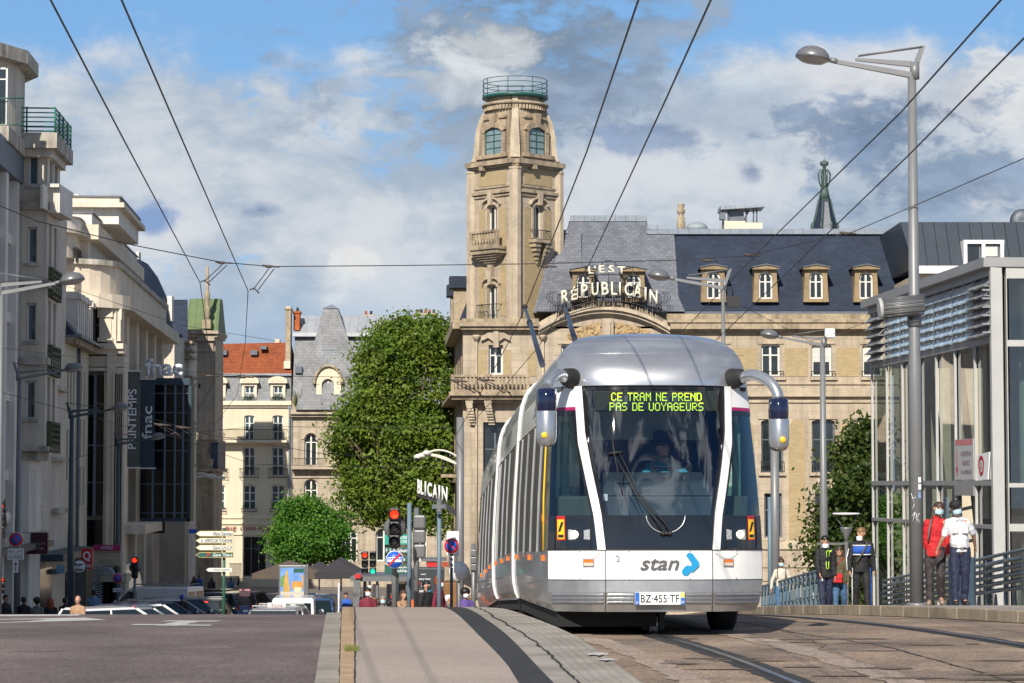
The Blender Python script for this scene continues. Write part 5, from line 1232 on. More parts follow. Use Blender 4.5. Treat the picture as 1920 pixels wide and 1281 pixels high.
rblock('penthouse', M_renw, 129, 140.2, zG, Zp(392, 129.5), -9, .95); rblock('cornice', M_deco, 128.4, 140.8, Zp(392, 129.5), Zp(383, 129.5), -9, 1.3); rblock('penthouse_parapet', M_deco, 128.8, 140.2, Zp(383, 129.5), Zp(372, 129.5), -9, 1.0); rblock('coping', M_lead, 128.7, 140.3, Zp(372, 129.5), Zp(369, 129.5), -9, 1.1)
rblock('penthouse_parapet', M_deco, 129.4, 136, Zp(369, 129.5), Zp(364, 129.5), -9, -1.2)
FD = Fac(0, dS+.4); sD = FPX/(dS+.4); du = lambda x: (x-960)/sD; dz = lambda y: Zp(y, dS+.4)
b = MB(); FD.box(b, du(60), du(226), z0, zA, -1.0, -.6); b.build('wall', M_deco, S)
b = MB(); FD.pb(b, 150, 700, 194, 970, -.6, -.35); FD.pb(b, 150, 575, 186, 668, -.6, -.45); FD.pb(b, 150, 975, 194, 1040, -.6, -.35); gz_ = b.build('glazing', M_dkgl, S)
b = MB()
for x in (176, ): FD.pb(b, x-1.2, 700, x+1.2, 970, -.35, -.22)
for y in (702, 770, 835, 905, 969): FD.pb(b, 150, y-1, 194, y+1, -.35, -.24)
FD.pb(b, 174, 575, 176, 668, -.45, -.3); FD.pb(b, 150, 608, 186, 610, -.45, -.3); b.build('glazing_bar', mat('mullion_grey', (.22, .24, .28), .5, var=0), gz_)
b = MB()
for y0, y1, w_ in ((645, 655, .55), (655, 665, .35), (668, 688, .2), (690, 696, .3)): FD.pb(b, 165, y0, 234, y1, -.6, w_)
b.build('cornice', M_deco, S)
def pillar(x0, x1, y0, y1, w0, w1, name='pillar', fl=5):
    b = MB(); n = fl; W_ = (x1-x0)
    FD.pb(b, x0, y0, x1, y1, w0, w1-.08)
    for k in range(n): xa = x0+W_*(k+.12)/n; xb = x0+W_*(k+.88)/n; FD.pb(b, xa, y0+8, xb, y1-4, w1-.08, w1)
    return b.build(name, M_deco, S)
pillar(196, 213, 690, 1075, -.6, .15, fl=3); pillar(214, 233, 694, 1075, -.6, .45, fl=5)
b = MB()
for hx, y0, y1 in ((0, 575, 596), (3, 596, 634), (0, 634, 642)): FD.pb(b, 186+hx, y0, 214-hx, y1, -.5, .5-hx*.03)
for hx, y0, y1 in ((0, 580, 600), (2, 600, 640)): FD.pb(b, 215+hx, y0, 229-hx, y1, -.6, .2)
b.build('pillar', M_deco, S)
b = MB(); FD.pb(b, 192, 1075, 242, 1090, -.6, .8); FD.pb(b, 196, 1090, 238, 1200, -.5, .6); b.build('pillar_base', M_decoj, S)
ops = [(dS+6.5+k*5.9, dS+11+k*5.9, Zp(712, 140), Zp(640, 140), 0) for k in range(4)]
ops += [(dS+6+k*5.2, dS+10+k*5.2, z0+6.5, Zp(735, 140), 0) for k in range(5)] + [(dS+3.5+k*5.2, dS+7.2+k*5.2, z0+.3, z0+4.2, 0) for k in range(6)]
wall(FW, (dS+.4, uE, z0, zA), ops, M_decoj, 'wall', S, .4, WS-.9)
for p in ops: window(FW, S, p, WS-1.2, mf=M_lead, mull=3, bars=(.5,), mg=M_paneb if p[2] > 8 else M_dkgl)
for k in range(6): blk(S, 'street_pilaster', M_deco, dS+.2+k*5.6, dS+1.6+k*5.6, z0, zA, WS-.9, WS-.45)
blk(S, 'shop_canopy', M_deco, dS+.5, dS+11, z0+5.8, z0+6.3, WS-.9, WS+1.1)
def banner(x0, x1, y0, y1, d, m, txt, tw, th, tyc, name, label, col):
    F = Fac(0, d); s = FPX/d; o = empty(name, (X((x0+x1)/2, d), d, Zp(y1, d)), label, 'banner', 'vertical banners on the department store')
    b = MB(); F.pb(b, x0, y0, x1, y1, -.06, .0); b.build('cloth', m, o)
    b = MB(); F.pb(b, x0-2, y0-2.5, x1+3, y0, -.07, .05); b.build('bracket', M_whitel, o); b = MB(); F.pb(b, x0-2, y1, x1+3, y1+2.5, -.07, .05); b.build('bracket', M_whitel, o)
    lettering(txt, o, col, (X((x0+x1)/2, d), d-.012, Zp(tyc, d)), (0, 0, 1), (-1, 0, 0), th/s, tw/s, bold=.01)
M_sgrey = mat('sign_grey', (.10, .105, .105), .6, var=.1); M_sblue = mat('sign_blue', (.035, .06, .085), .6, var=.1); M_lett = mat('letter_pale', (.80, .84, .88), .5, var=0)
banner(235, 261, 697, 876, 129.4, M_sgrey, 'PRINTEMPS', 16, 112, 786, 'banner', 'grey vertical banner reading PRINTEMPS beside the fluted pillar', M_lett)
banner(263, 289, 712, 877, 133.2, M_sblue, 'fnac', 19, 62, 793, 'banner', 'dark blue vertical banner reading fnac beside the glass box', M_lett)
dG = 134.5; G = empty('glass_oriel', (X(310, dG), dG, Zp(975, dG)), 'dark glazed box with blue frame projecting over the street, letters on top', 'glazed box')
Fg = Fac(0, dG)
b = MB(); Fg.pb(b, 264, 722, 354, 975, -1.2, -.05); b.build('glazing', M_dkgl, G)
b = MB(); Fg.pb(b, 262, 709, 356, 722, -1.3, .12); Fg.pb(b, 353.5, 722, 357, 978, -1.3, .05); Fg.pb(b, 262, 972, 356, 978, -1.2, .05)
b.build('frame', M_teal, G)
b = MB()
for x in (287, 309, 328, 343): Fg.pb(b, x-.7, 722, x+.7, 972, -.05, .04)
for y in (738, 774, 845, 908, 962): Fg.pb(b, 264, y-.7, 354, y+.7, -.05, .03)
b.build('glazing_bar', mat('mullion_blue', (.12, .17, .22), .4, var=0), G)
fl = lettering('fnac', G, M_lett, (X(306, dG), dG-.1, Zp(689, dG)), (1, 0, 0), (0, 0, 1), 71/FPX*dG, 33/FPX*dG, bold=.035); md = fl.modifiers.new('solid', 'SOLIDIFY'); md.thickness = .2
sg_ = empty('shop_sign', (X(287, 142), 142, Zp(1000, 142)), 'small dark shop sign reading fnac below the glass box', 'sign')
b = MB(); Fac(0, 142).pb(b, 266, 978, 309, 1000, -.15, 0); b.build('board', M_btext, sg_); lettering('fnac', sg_, mat('letter_dim', (.25, .25, .24), .6, var=0), (X(288, 142), 141.98, Zp(988, 142)), (1, 0, 0), (0, 0, 1), 36/FPX*142, 15/FPX*142, bold=.02)
for k, x in enumerate((240, 262, 283, 303, 322)):
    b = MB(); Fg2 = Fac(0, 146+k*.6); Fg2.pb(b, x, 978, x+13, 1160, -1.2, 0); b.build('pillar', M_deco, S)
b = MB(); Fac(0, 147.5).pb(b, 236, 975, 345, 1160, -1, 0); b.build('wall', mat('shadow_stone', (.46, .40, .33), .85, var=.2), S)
Dm = empty('domed_building', (X(250, 166), 166, gz(166)), 'building with a dark blue slate dome rising behind the department store', 'building')
dD = 166.; b = MB(); cxd = X(238, dD); rD = 84/FPX*dD; zb_ = Zp(628, dD)
b.lathe([(rD, 0), (rD*1.0, .6), (rD*.95, 1.6), (rD*.84, 2.8), (rD*.66, 4.0), (rD*.44, 4.9), (rD*.2, 5.3), (0, 5.4)], (cxd, dD, zb_), 32); b.build('dome', M_slateb, Dm)
b = MB(); b.box(cxd-5, X(326, dD), dD, dD+8, gz(166)-.3, zb_); b.build('wall', M_decoj, Dm)
b = MB(); Fx = Fac(0, dD-.3); Fx.pb(b, 314, 555, 322, 602, -1, 0); Fx.pb(b, 256, 472, 260, 490, -1, 0); b.build('finial', M_renw, Dm)
b = MB(); b.hexa([at(312, 700, 172), at(352, 700, 172), at(352, 700, 182), at(312, 700, 182)], [at(320, 562, 176), at(352, 562, 176), at(352, 562, 181), at(320, 562, 181)]); b.build('roof', M_slateb, Dm)
b = MB(); Fx = Fac(0, 171.5); Fx.pb(b, 300, 640, 352, 1160, -4, 0); b.build('wall', M_decoj, Dm)
b = MB()
for y in (640, 655, 668, 705, 718, 790, 800, 870): Fx.pb(b, 345, y, 362, y+5, -2, .5)
for y in (640, 655): Fx.pb(b, 300, y, 350, y+4, -1, .4)
b.build('string_course', M_trimd, Dm)
for y in (880, 940, 1010):
    for x in (318, 335): window(Fx, Dm, (X(x, 171.5), X(x+9, 171.5), Zp(y+40, 171.5), Zp(y, 171.5), .2), .06, bars=())
Gp = empty('green_roofed_house', (X(375, 184), 184, gz(184)), 'narrow stone corner house with green copper roof and carved pinnacle', 'building')
dC = 184.; Fk = Fac(0, dC); ku = lambda x: X(x, dC); kz = lambda y: Zp(y, dC); M_cur = mat('copper_roof', (.10, .15, .055), .6, var=.2, vs=1.5, brick=(.55, 40, .02, (.11, .16, .06), (.06, .09, .04), 0))
b = MB(); b.hexa([(ku(345), dC-.2, kz(622)), (ku(408), dC-.2, kz(622)), (ku(408), dC+5, kz(622)), (ku(345), dC+5, kz(622))], [(ku(349), dC+1.5, kz(557)), (ku(407), dC+1.5, kz(557)), (ku(407), dC+3, kz(557)), (ku(349), dC+3, kz(557))]); b.build('roof', M_cur, Gp)
b = MB(); Fk.pb(b, 346, 640, 371, 1170, -5, 0); Fk.pb(b, 373, 640, 400, 820, -5, .45); Fk.pb(b, 371, 640, 373, 900, -5, -.6); Fk.pb(b, 400, 640, 403, 820, -5, .2); b.build('wall', M_stone, Gp)
b = MB(); Fk.pb(b, 334, 621, 412, 627, -5, .95); Fk.pb(b, 340, 627, 409, 633, -5, .7); Fk.pb(b, 345, 633, 372, 640, -5, .3); Fk.pb(b, 372, 633, 404, 640, -5, .7); Fk.pb(b, 370, 655, 402, 660, -5, .6); Fk.pb(b, 372, 815, 404, 825, -5, .7); b.build('cornice', M_trim, Gp)
b = MB()
for k in range(6): Fk.pb(b, 366+k*1, 825+k*9, 408-k*1.2, 834+k*9, -5, .5+k*.12)
Fk.pb(b, 360, 879, 412, 884, -5, 1.3); Fk.pb(b, 372, 884, 400, 1170, -5, .4); b.build('oriel_corbel', M_trimd, Gp)
b = MB(); Fk.pb(b, 398, 830, 411, 878, -4, .9); b.build('oriel_side', mat('dark_blue_panel', (.03, .05, .10), .5, var=.3, vs=2), Gp)
b = MB(); pc = (ku(388), dC-.35, 0); b.box(pc[0]-.32, pc[0]+.32, dC-.7, dC, kz(617), kz(600)); 
b.lathe([(.28, kz(600)), (.16, kz(592)), (.26, kz(582)), (.26, kz(578)), (.13, kz(572)), (.22, kz(562)), (.22, kz(552)), (.14, kz(545)), (.11, kz(502)), (0, kz(497))], pc, 8); b.build('pinnacle', M_trimd, Gp)
for y in (720, 1000): 
    b = MB(); Fk.pb(b, 374, y, 377, y+8, .46, .5); b.build('slit', M_dkgl, Gp)
for y in (900, 960, 1020): window(Fk, Gp, (ku(352), ku(364), kz(y+38), kz(y), .2), .06, bars=())
YH = 200.; FH = Fac(0, YH); hu = lambda x: X(x, YH); hz = lambda y: Zp(y, YH)
M_hot = mat('hotel_cream', (.66, .575, .42), .85, var=.07, vs=.3, streak=.12); M_hott = mat('hotel_trim', (.68, .60, .45), .8, var=.06)
M_tile = mat('red_tile', (.36, .095, .030), .85, var=.3, vs=1.2, brick=(.26, .24, .030, (.30, .07, .022), (.13, .035, .014)))
M_slatel = mat('slate_light', (.20, .205, .215), .7, var=.3, vs=.6, brick=(.34, .24, .012, (.26, .265, .275), (.13, .135, .145)), streak=.3)
hot = empty('hotel_building', (hu(470), YH, gz(YH)), 'cream hotel with red tiled roof, three dormers and flower boxes', 'building')
colsH = [(399, 419), (458, 477), (511, 531)]; ops = []
for i, (a, c_) in enumerate(colsH):
    ops += [(hu(a), hu(c_), hz(826), hz(779), .12), (hu(a-1), hu(c_+2), hz(893), hz(838), .12), (hu(a-1), hu(c_+4), hz(956), hz(909), .15)]
ops.append((hu(458), hu(500), hz(1080), hz(1006), 0))
wall(FH, (hu(392), hu(545), gz(YH)-.3, hz(757)), ops, M_hot, 'wall', hot, .3)
for o in ops[:-1]: window(FH, hot, o, -.18, bars=(.35, .68), fr=.11, mg=M_paneb)
window(FH, hot, ops[-1], -.25, mf=M_lead, mull=2, bars=(.7,), mg=M_dkgl)
b = MB(); FH.box(b, hu(393), hu(545), gz(YH)-.3, hz(757)-.1, -12, -.5); b.build('wall', M_hot, hot)
b = MB(); FH.pb(b, 392, 752, 547, 760, -.3, .40); FH.pb(b, 392, 760, 546, 764, -.3, .2); FH.pb(b, 392, 968, 545, 972, 0, .12); FH.pb(b, 392, 980, 545, 983, 0, .15); FH.pb(b, 392, 1000, 545, 1003, 0, .12); b.build('string_course', M_hott, hot)
b = MB(); b.hexa([FH.P(hu(392), hz(752), .25), FH.P(hu(546), hz(752), .25), FH.P(hu(546), hz(752), -8), FH.P(hu(392), hz(752), -8)], [FH.P(hu(392), hz(701), -.9), FH.P(hu(544), hz(701), -.9), FH.P(hu(544), hz(701), -8), FH.P(hu(392), hz(701), -8)]); b.build('mansard', M_slatel, hot)
b = MB(); b.hexa([FH.P(hu(390), hz(703), -.7), FH.P(hu(545), hz(703), -.7), FH.P(hu(545), hz(703), -9), FH.P(hu(390), hz(703), -9)], [FH.P(hu(393), Zp(645, YH+4), -4), FH.P(hu(535), Zp(642, YH+4), -4), FH.P(hu(535), Zp(642, YH+4), -5), FH.P(hu(393), Zp(645, YH+4), -5)]); b.build('roof', M_tile, hot)
b = MB(); FH.pb(b, 390, 700, 545, 704, -1.2, -.5); b.build('gutter', M_zinc, hot)
for a, c_, y0, y1 in ((402, 419, 654, 663), (464, 477, 654, 663), (482, 494, 646, 652), (491, 505, 683, 689)):
    b = MB(); FH.pb(b, a, y0, c_, y1, -4, -1.6-1.0*(700-y1)/60); b.build('skylight', M_lead, hot)
M_leafh = mat('flower_leaf', (.035, .085, .02), .8, var=.4, vs=6)
rh = random.Random(77)
def flowers(F, par, u0, u1, v, w, n=60, h=.28):
    b = MB()
    for i in range(n):
        c0 = F.P(rh.uniform(u0, u1), v+abs(rh.gauss(0, h*.5)), w+rh.uniform(-.12, .12)); a = Vector((rh.uniform(-1, 1), rh.uniform(-1, 1), rh.uniform(-1, 1)))*.10; c2 = Vector((rh.uniform(-1, 1), rh.uniform(-1, 1), rh.uniform(-1, 1)))*.10
        b.poly([c0, c0+a, c0+a+c2, c0+c2])
    b.build('flowers', M_leafh, par)
for i, (a, c_) in enumerate(colsH):
    xc = (a+c_)/2; b = MB(); op = (hu(xc-9), hu(xc+9.5), hz(750), hz(724), 0)
    FH.box(b, hu(xc-14), op[0], hz(753), hz(717), -2, .15); FH.box(b, op[1], hu(xc+14), hz(753), hz(717), -2, .15); FH.box(b, op[0], op[1], op[3], hz(717), -2, .15)
    ap = arcpts(hu(xc-18), hu(xc+18), hz(706), .42); FH.poly(b, [(hu(xc-18), hz(719)), (hu(xc+18), hz(719))]+ap, -2, .38); dm = b.build('dormer', M_hott, hot)
    ap2 = arcpts(hu(xc-13), hu(xc+13), hz(709), .3); b = MB(); FH.poly(b, [(hu(xc-13), hz(716)), (hu(xc+13), hz(716))]+ap2, .37, .40); b.build('dormer_relief', M_hot, dm)
    window(FH, dm, op, -.05, bars=(.5,), fr=.10, mg=M_paneb); railing(FH, dm, hu(xc-13), hu(xc+13), hz(753), hz(745), .35, M_iron, 8); flowers(FH, dm, hu(xc-9), hu(xc+9), hz(748), .3)
    flowers(FH, hot, hu(xc-8), hu(xc+8), hz(806), .75, 50); flowers(FH, hot, hu(xc-8), hu(xc+9), hz(880), .35, 40); flowers(FH, hot, hu(xc-10), hu(xc+12), hz(950), .3, 60)
    railing(FH, hot, hu(xc-17), hu(xc+19), hz(896), hz(879), .4, M_iron, 14); railing(FH, hot, hu(xc-13), hu(xc+16), hz(960), hz(953), .35, M_iron, 10)
    for ya in (833, 904): b = MB(); FH.pb(b, a-5, ya-1, c_+7, ya+3, 0, .05); b.build('window_hood', M_hott, hot)
railing(FH, hot, hu(411), hu(539), hz(826), hz(806), .95, M_iron, 62)
b = MB(); FH.pb(b, 410, 826, 540, 830, 0, 1.05); FH.pb(b, 413, 830, 537, 833, 0, .5); b.build('balcony', M_hott, hot)
M_htxt = mat('hotel_letter', (.24, .03, .03), .6, var=0)
lettering('Best Western', hot, mat('hotel_letter_navy', (.05, .06, .09), .6, var=0), (hu(402), YH-.14, hz(991)), (1, 0, 0), (0, 0, 1), 36/FPX*YH, 8/FPX*YH)
lettering('PLUS', hot, M_htxt, (hu(434), YH-.14, hz(991.5)), (1, 0, 0), (0, 0, 1), 21/FPX*YH, 9/FPX*YH, shear=.2, bold=.03)
lettering('Crystal Hôtel', hot, M_htxt, (hu(481), YH-.14, hz(991)), (1, 0, 0), (0, 0, 1), 58/FPX*YH, 10/FPX*YH, shear=.25, bold=.01)
for x in (543, 547): b = MB(); b.tube([FH.P(hu(x), hz(1130), .15), FH.P(hu(x), hz(770), .15), FH.P(hu(x-2), hz(757), .3)], .07, 5); b.build('drainpipe', M_zinc, hot)
b = MB(); FH.pb(b, 505, 630, 514, 645, -5.5, -4.6); b.build('chimney', M_hott, hot)
b = MB()
for k in range(5): FH.box(b, hu(395), hu(450), gz(YH)-.3, gz(YH)+.17*(5-k), 0, .6+.35*k)
b.build('steps', M_conc, hot)
b = MB()
for k in range(14): x = 438+k*1.6; b.tube([FH.P(hu(x), gz(YH)+.8, 1.8), FH.P(hu(x), gz(YH)+1.9, 1.8)], .02, 3)
b.tube([FH.P(hu(436), gz(YH)+1.9, 1.8), FH.P(hu(460), gz(YH)+1.9, 1.8)], .03, 4); b.build('railing', M_iron, hot)
ng = empty('steep_gabled_house', (hu(650), YH, gz(YH)), 'stone house with pyramid slate roof over an arched dormer and zinc roof', 'building')
ops = [(hu(571), hu(595), hz(875), hz(812), .55), (hu(571), hu(596), hz(975), hz(898), .5), (hu(636), hu(654), hz(960), hz(920), 0), (hu(636), hu(654), hz(875), hz(820), .3), (hu(700), hu(722), hz(875), hz(820), .3), (hu(700), hu(722), hz(960), hz(910), .3), (hu(646), hu(671), hz(1052), hz(992), .5), (hu(600), hu(622), hz(1052), hz(1000), .3), (hu(705), hu(735), hz(1052), hz(990), .5), (hu(775), hu(800), hz(1052), hz(990), .5)]
wall(FH, (hu(548), hu(900), gz(YH)-.3, hz(778)), ops, M_stone, 'wall', ng, .45, mrev=M_trim)
for o in ops: window(FH, ng, o, -.3, bars=(.72,), fr=.12)
b = MB(); FH.box(b, hu(549), hu(895), gz(YH)-.3, hz(778)-.1, -12, -.7); b.build('wall', M_stone, ng)
b = MB(); FH.pb(b, 546, 769, 900, 777, -.5, .7); FH.pb(b, 546, 777, 900, 782, -.3, .45); FH.pb(b, 548, 872, 640, 880, 0, .9); FH.pb(b, 548, 975, 900, 981, 0, .2); FH.pb(b, 548, 893, 640, 896, 0, .12); b.build('string_course', M_trim, ng)
for xa, xb in ((571, 595), (700, 722)):
    b = MB(); ap = arcpts(hu(xa)-.25, hu(xb)+.25, hz(812)+.25, .75); ai = arcpts(hu(xa), hu(xb), hz(812), .55)
    for (p, q), (p2, q2) in zip(zip(ap, ap[1:]), zip(ai, ai[1:])): FH.poly(b, [p, q, q2, p2], 0, .12)
    b.build('window_surround', M_trim, ng)
railing(FH, ng, hu(553), hu(612), hz(873), hz(860), .85, M_iron, 26)
b = MB(); b.hexa([FH.P(hu(548), hz(769), .3), FH.P(hu(900), hz(769), .3), FH.P(hu(900), hz(769), -9), FH.P(hu(548), hz(769), -9)], [FH.P(hu(548), hz(629), -2.0), FH.P(hu(900), hz(629), -2.0), FH.P(hu(900), hz(629), -9), FH.P(hu(548), hz(629), -9)]); b.build('mansard', M_slatel, ng)
b = MB(); b.hexa([FH.P(hu(548), hz(629), -1.6), FH.P(hu(900), hz(629), -1.6), FH.P(hu(900), hz(629), -9), FH.P(hu(548), hz(629), -9)], [FH.P(hu(548), Zp(592, YH+4.5), -4.5), FH.P(hu(900), Zp(592, YH+4.5), -4.5), FH.P(hu(900), Zp(592, YH+4.5), -7), FH.P(hu(548), Zp(592, YH+4.5), -7)]); b.build('roof', mat('zinc_sheet', (.36, .38, .41), .5, metal=.1, var=.15, vs=1, brick=(.72, 30, .02, (.33, .35, .38), (.22, .24, .26), 0)), ng)
b = MB(); FH.pb(b, 546, 622, 900, 629, -2.4, -1.4); b.build('roof_edge', mat('zinc_light', (.46, .48, .50), .5, var=.1), ng)
b = MB(); b.hexa([FH.P(hu(556), hz(769), 1.0), FH.P(hu(700), hz(769), 1.0), FH.P(hu(700), hz(769), -5), FH.P(hu(556), hz(769), -5)], [FH.P(hu(603), hz(574), -1.7), FH.P(hu(629), hz(574), -1.7), FH.P(hu(629), hz(574), -3.6), FH.P(hu(603), hz(574), -3.6)]); b.build('pyramid_roof', M_slatel, ng)
b = MB(); b.hexa([FH.P(hu(602), hz(575), -1.6), FH.P(hu(630), hz(575), -1.6), FH.P(hu(630), hz(575), -3.7), FH.P(hu(602), hz(575), -3.7)], [FH.P(hu(614), hz(566), -3.0), FH.P(hu(618), hz(566), -3.0), FH.P(hu(618), hz(566), -3.2), FH.P(hu(614), hz(566), -3.2)]); b.build('roof_cap', M_zinc, ng)
op = (hu(604), hu(627), hz(771), hz(711), .5)
b = MB(); Fq = FH; Fq.box(b, hu(594), op[0], hz(771), hz(722), -2, .6); Fq.box(b, op[1], hu(640), hz(771), hz(722), -2, .6)
ap = arcpts(hu(590), hu(643), hz(686), 1.5); ai = arcpts(op[0], op[1], op[3]-.0, .5)
for (p, q), (p2, q2) in zip(zip(ap, ap[1:]), zip(ai, ai[1:])): Fq.poly(b, [p, q, q2, p2], -2, .6)
Fq.box(b, hu(590), op[0], hz(722), op[3]-.5, -1.9, .58); Fq.box(b, op[1], hu(643), hz(722), op[3]-.5, -1.9, .58); ad = b.build('arched_dormer', M_hott, ng)
b = MB(); ap2 = arcpts(hu(588), hu(645), hz(684), 1.6); ai2 = arcpts(hu(592), hu(641), hz(688), 1.45)
for (p, q), (p2, q2) in zip(zip(ap2, ap2[1:]), zip(ai2, ai2[1:])): Fq.poly(b, [p, q, q2, p2], -2, .85)
b.build('dormer_hood', M_trimd, ad); window(Fq, ad, op, .3, bars=(), fr=.12, curtain=(.55, 1)); 
b = MB(); Fq.pb(b, 602, 655, 633, 686, -2.5, -.55); sk = b.build('skylight', M_lead, ng); b = MB(); Fq.pb(b, 605, 658, 630, 683, -.6, -.5); b.build('pane', M_panel, sk)
b = MB(); Fq.pb(b, 552, 686, 565, 699, -1.5, -.55); b.build('skylight', M_lead, ng)
b = MB(); Fq.pb(b, 708, 668, 724, 690, -1.5, -.45); b.build('skylight', mat('blue_sheet', (.05, .12, .25), .3, var=.2), ng)
for x0, x1, y0, y1, w_, pots, mt in ((533, 542, 579, 676, -1.2, 0, M_trimd), (546, 557, 584, 616, -2.2, 1, mat('orange_brick', (.42, .11, .03), .85, var=.2)), (673, 693, 586, 594, -5, 2, M_trim), (773, 813, 583, 594, -5, 5, M_trim)):
    b = MB(); FH.pb(b, x0, y0, x1, y1, w_-1.2, w_); FH.pb(b, x0-2, y0-4, x1+2, y0, w_-1.3, w_+.1); ch = b.build('chimney', mt, ng if x0 > 540 else hot)
    for k in range(pots):
        b = MB(); p = FH.P(hu(x0+(x1-x0)*(k+.5)/pots), hz(y0-4), w_-.5); b.lathe([(.12, 0), (.10, .35)], p, 8); b.build('chimney_pot', M_btext if k % 3 == (1 if pots > 1 else 0) else MATS['terracotta'], ch)
b = MB(); Fq.pb(b, 530, 676, 542, 690, -2.4, -1.0); Fq.pb(b, 533, 573, 542, 577, -2.4, -1.2); b.build('party_wall', M_hott, hot)
b = MB(); FH.pb(b, 549, 745, 567, 772, 0, .6); FH.pb(b, 567, 758, 592, 772, 0, .5); b.build('stone_parapet', M_trimd, ng)
b = MB(); 
for k in range(40): a = rh.uniform(0, 6.28); b.tube([FH.P(hu(557), hz(765), .7), FH.P(hu(557)+.5*math.cos(a)*rh.random(), hz(765)+rh.uniform(.3, 1.6), .7+.3*math.sin(a))], .012, 3, cap=False)
b.build('roof_plant', M_leafh, ng)
M_alu = mat('aluminium_grey', (.30, .30, .30), .45, metal=.2, var=.08, vs=2); M_alul = mat('aluminium_light', (.42, .42, .405), .5, var=.08, vs=1.5)
M_stg = glassmat('station_glass', (.34, .44, .41), .16, .01)
M_stg2 = mat('louvre_glass', (.45, .52, .55), .10, var=.25, vs=1.0, spec=.8)
XC, YC, XF, YF = X(1868, 55), 55., X(1635, 68), 68.
stn = empty('glass_pavilion', (XC+4, YC+6, gz(60)), 'grey-framed glass station pavilion with louvred upper windows', 'pavilion')
aL = math.degrees(math.atan2(YC-YF, XC-XF)); FSl = Fac(XF, YF, aL); LS = math.hypot(XC-XF, YC-YF)
zg = gz(66)-.6; zr = lambda u: 6.95-.12*u/LS
def Zs(y): return Zp(y, 68)  # heights read at the far end
Zrow = [zg, Zs(973), Zs(906), Zs(692), Zs(683), Zs(590), Zs(578)]
cells = 7; cw = LS/cells
for k in range(4):
    b = MB(); b.tube([FSl.P(.8+k*3.2, zg, -1.4), FSl.P(2.6+k*3.2, Zs(690), -.9)], .13, 10); b.tube([FSl.P(4.0+k*3.2, zg, -1.5), FSl.P(2.7+k*3.2, Zs(690), -1.0)], .10, 10); b.build('raking_column', mat('strut_grey', (.42, .43, .42), .5, var=.1), stn)
for k in range(3): b = MB(); b.tube([FSl.P(0, Zs(960)-k*.9, -2.2), FSl.P(LS, Zs(900)-k*.9, -2.4)], .05, 6); b.build('inner_rail', M_alul, stn)
for u_ in (3.4, 7.2, 10.6): b = MB(); FSl.box(b, u_, u_+.8, Zs(1000), Zs(940), -3.15, -3.0); b.build('inner_panel', mat('inner_pale', (.42, .40, .34), .6, var=.3), stn)
b = MB(); FSl.box(b, 0, LS, Zrow[2]-.15, Zrow[2]-.02, -3.2, -.3); b.build('inner_floor', M_lead, stn)
core = MB(); core.hexa([FSl.P(0, zg, -3.2), FSl.P(LS-2, zg, -3.2), (XC+14, YC+3.4, zg), (XC+14, YF, zg)], [FSl.P(0, Zrow[3], -3.2), FSl.P(LS-2, Zrow[3], -3.2), (XC+14, YC+3.4, Zrow[3]), (XC+14, YF, Zrow[3])])
core.build('interior', mat('station_interior', (.06, .075, .075), .6, var=.6, vs=.6), stn)
core = MB(); core.hexa([FSl.P(0, Zrow[3]+.02, -.6), FSl.P(LS, Zrow[3]+.02, -.6), (XC+14, YC+.6, Zrow[3]+.02), (XC+14, YF, Zrow[3]+.02)], [FSl.P(0, Zrow[5], -.6), FSl.P(LS, Zrow[5], -.6), (XC+14, YC+.6, Zrow[5]), (XC+14, YF, Zrow[5])])
core.build('upper_interior', mat('station_upper', (.10, .11, .11), .6, var=.5, vs=.5), stn)
for i in range(cells):
    u0, u1 = i*cw, (i+1)*cw
    for k, (za, zb) in enumerate(((Zrow[0], Zrow[1]), (Zrow[1], Zrow[2]), (Zrow[2], Zrow[3]))):
        if i == 5 and k < 2: continue
        b = MB(); b.poly([FSl.P(u0+.05, za, -.06), FSl.P(u1-.05, za, -.06), FSl.P(u1-.05, zb, -.06), FSl.P(u0+.05, zb, -.06)]); b.build('glass_pane', M_stg, stn)
    b = MB(); FSl.box(b, u0-.028, u0+.028, zg, Zrow[6], -.04, .022); b.build('mullion', M_alul, stn)
    nb = 6 if i in (0, 6) else 6
    for c_ in range(2):
        ua, ub = u0+.09+c_*(cw/2-.03), u0+.09+(c_+1)*(cw/2-.03)-.08
        b = MB()
        for k in range(nb):
            za = Zrow[4]+.04+(Zrow[5]-Zrow[4]-.06)*k/nb; zb = Zrow[4]+.04+(Zrow[5]-Zrow[4]-.06)*(k+.95)/nb; o_ = .17 if i in (0, 6) else .05
            b.hexa([FSl.P(ua, za, .02+o_), FSl.P(ub, za, .02+o_), FSl.P(ub, za, .04+o_), FSl.P(ua, za, .04+o_)], [FSl.P(ua, zb, -.02), FSl.P(ub, zb, -.02), FSl.P(ub, zb, .0), FSl.P(ua, zb, .0)])
            FSl.box(b, ua, ub, za-.012, za+.012, .0, .06+o_)
        b.build('louvre', M_alu if i in (0, 6) else M_stg2, stn)
        b = MB(); FSl.box(b, ub+.02, ub+.05, Zrow[4], Zrow[5], -.05, .03); b.build('mullion', M_alul, stn)
b = MB(); FSl.box(b, LS-.05, LS+.10, zg, Zrow[6], -.14, .12); b.build('corner_post', M_alul, stn)
b = MB()
for za, zb, w_ in ((Zrow[1]-.045, Zrow[1]+.045, .06), (Zrow[2]-.06, Zrow[2]+.06, .06), (Zrow[3], Zrow[4]+.04, .08), (Zrow[5], Zrow[6], .16)): FSl.box(b, 0, LS, za, zb, -.16, w_*.6)
b.build('transom', M_alu, stn)
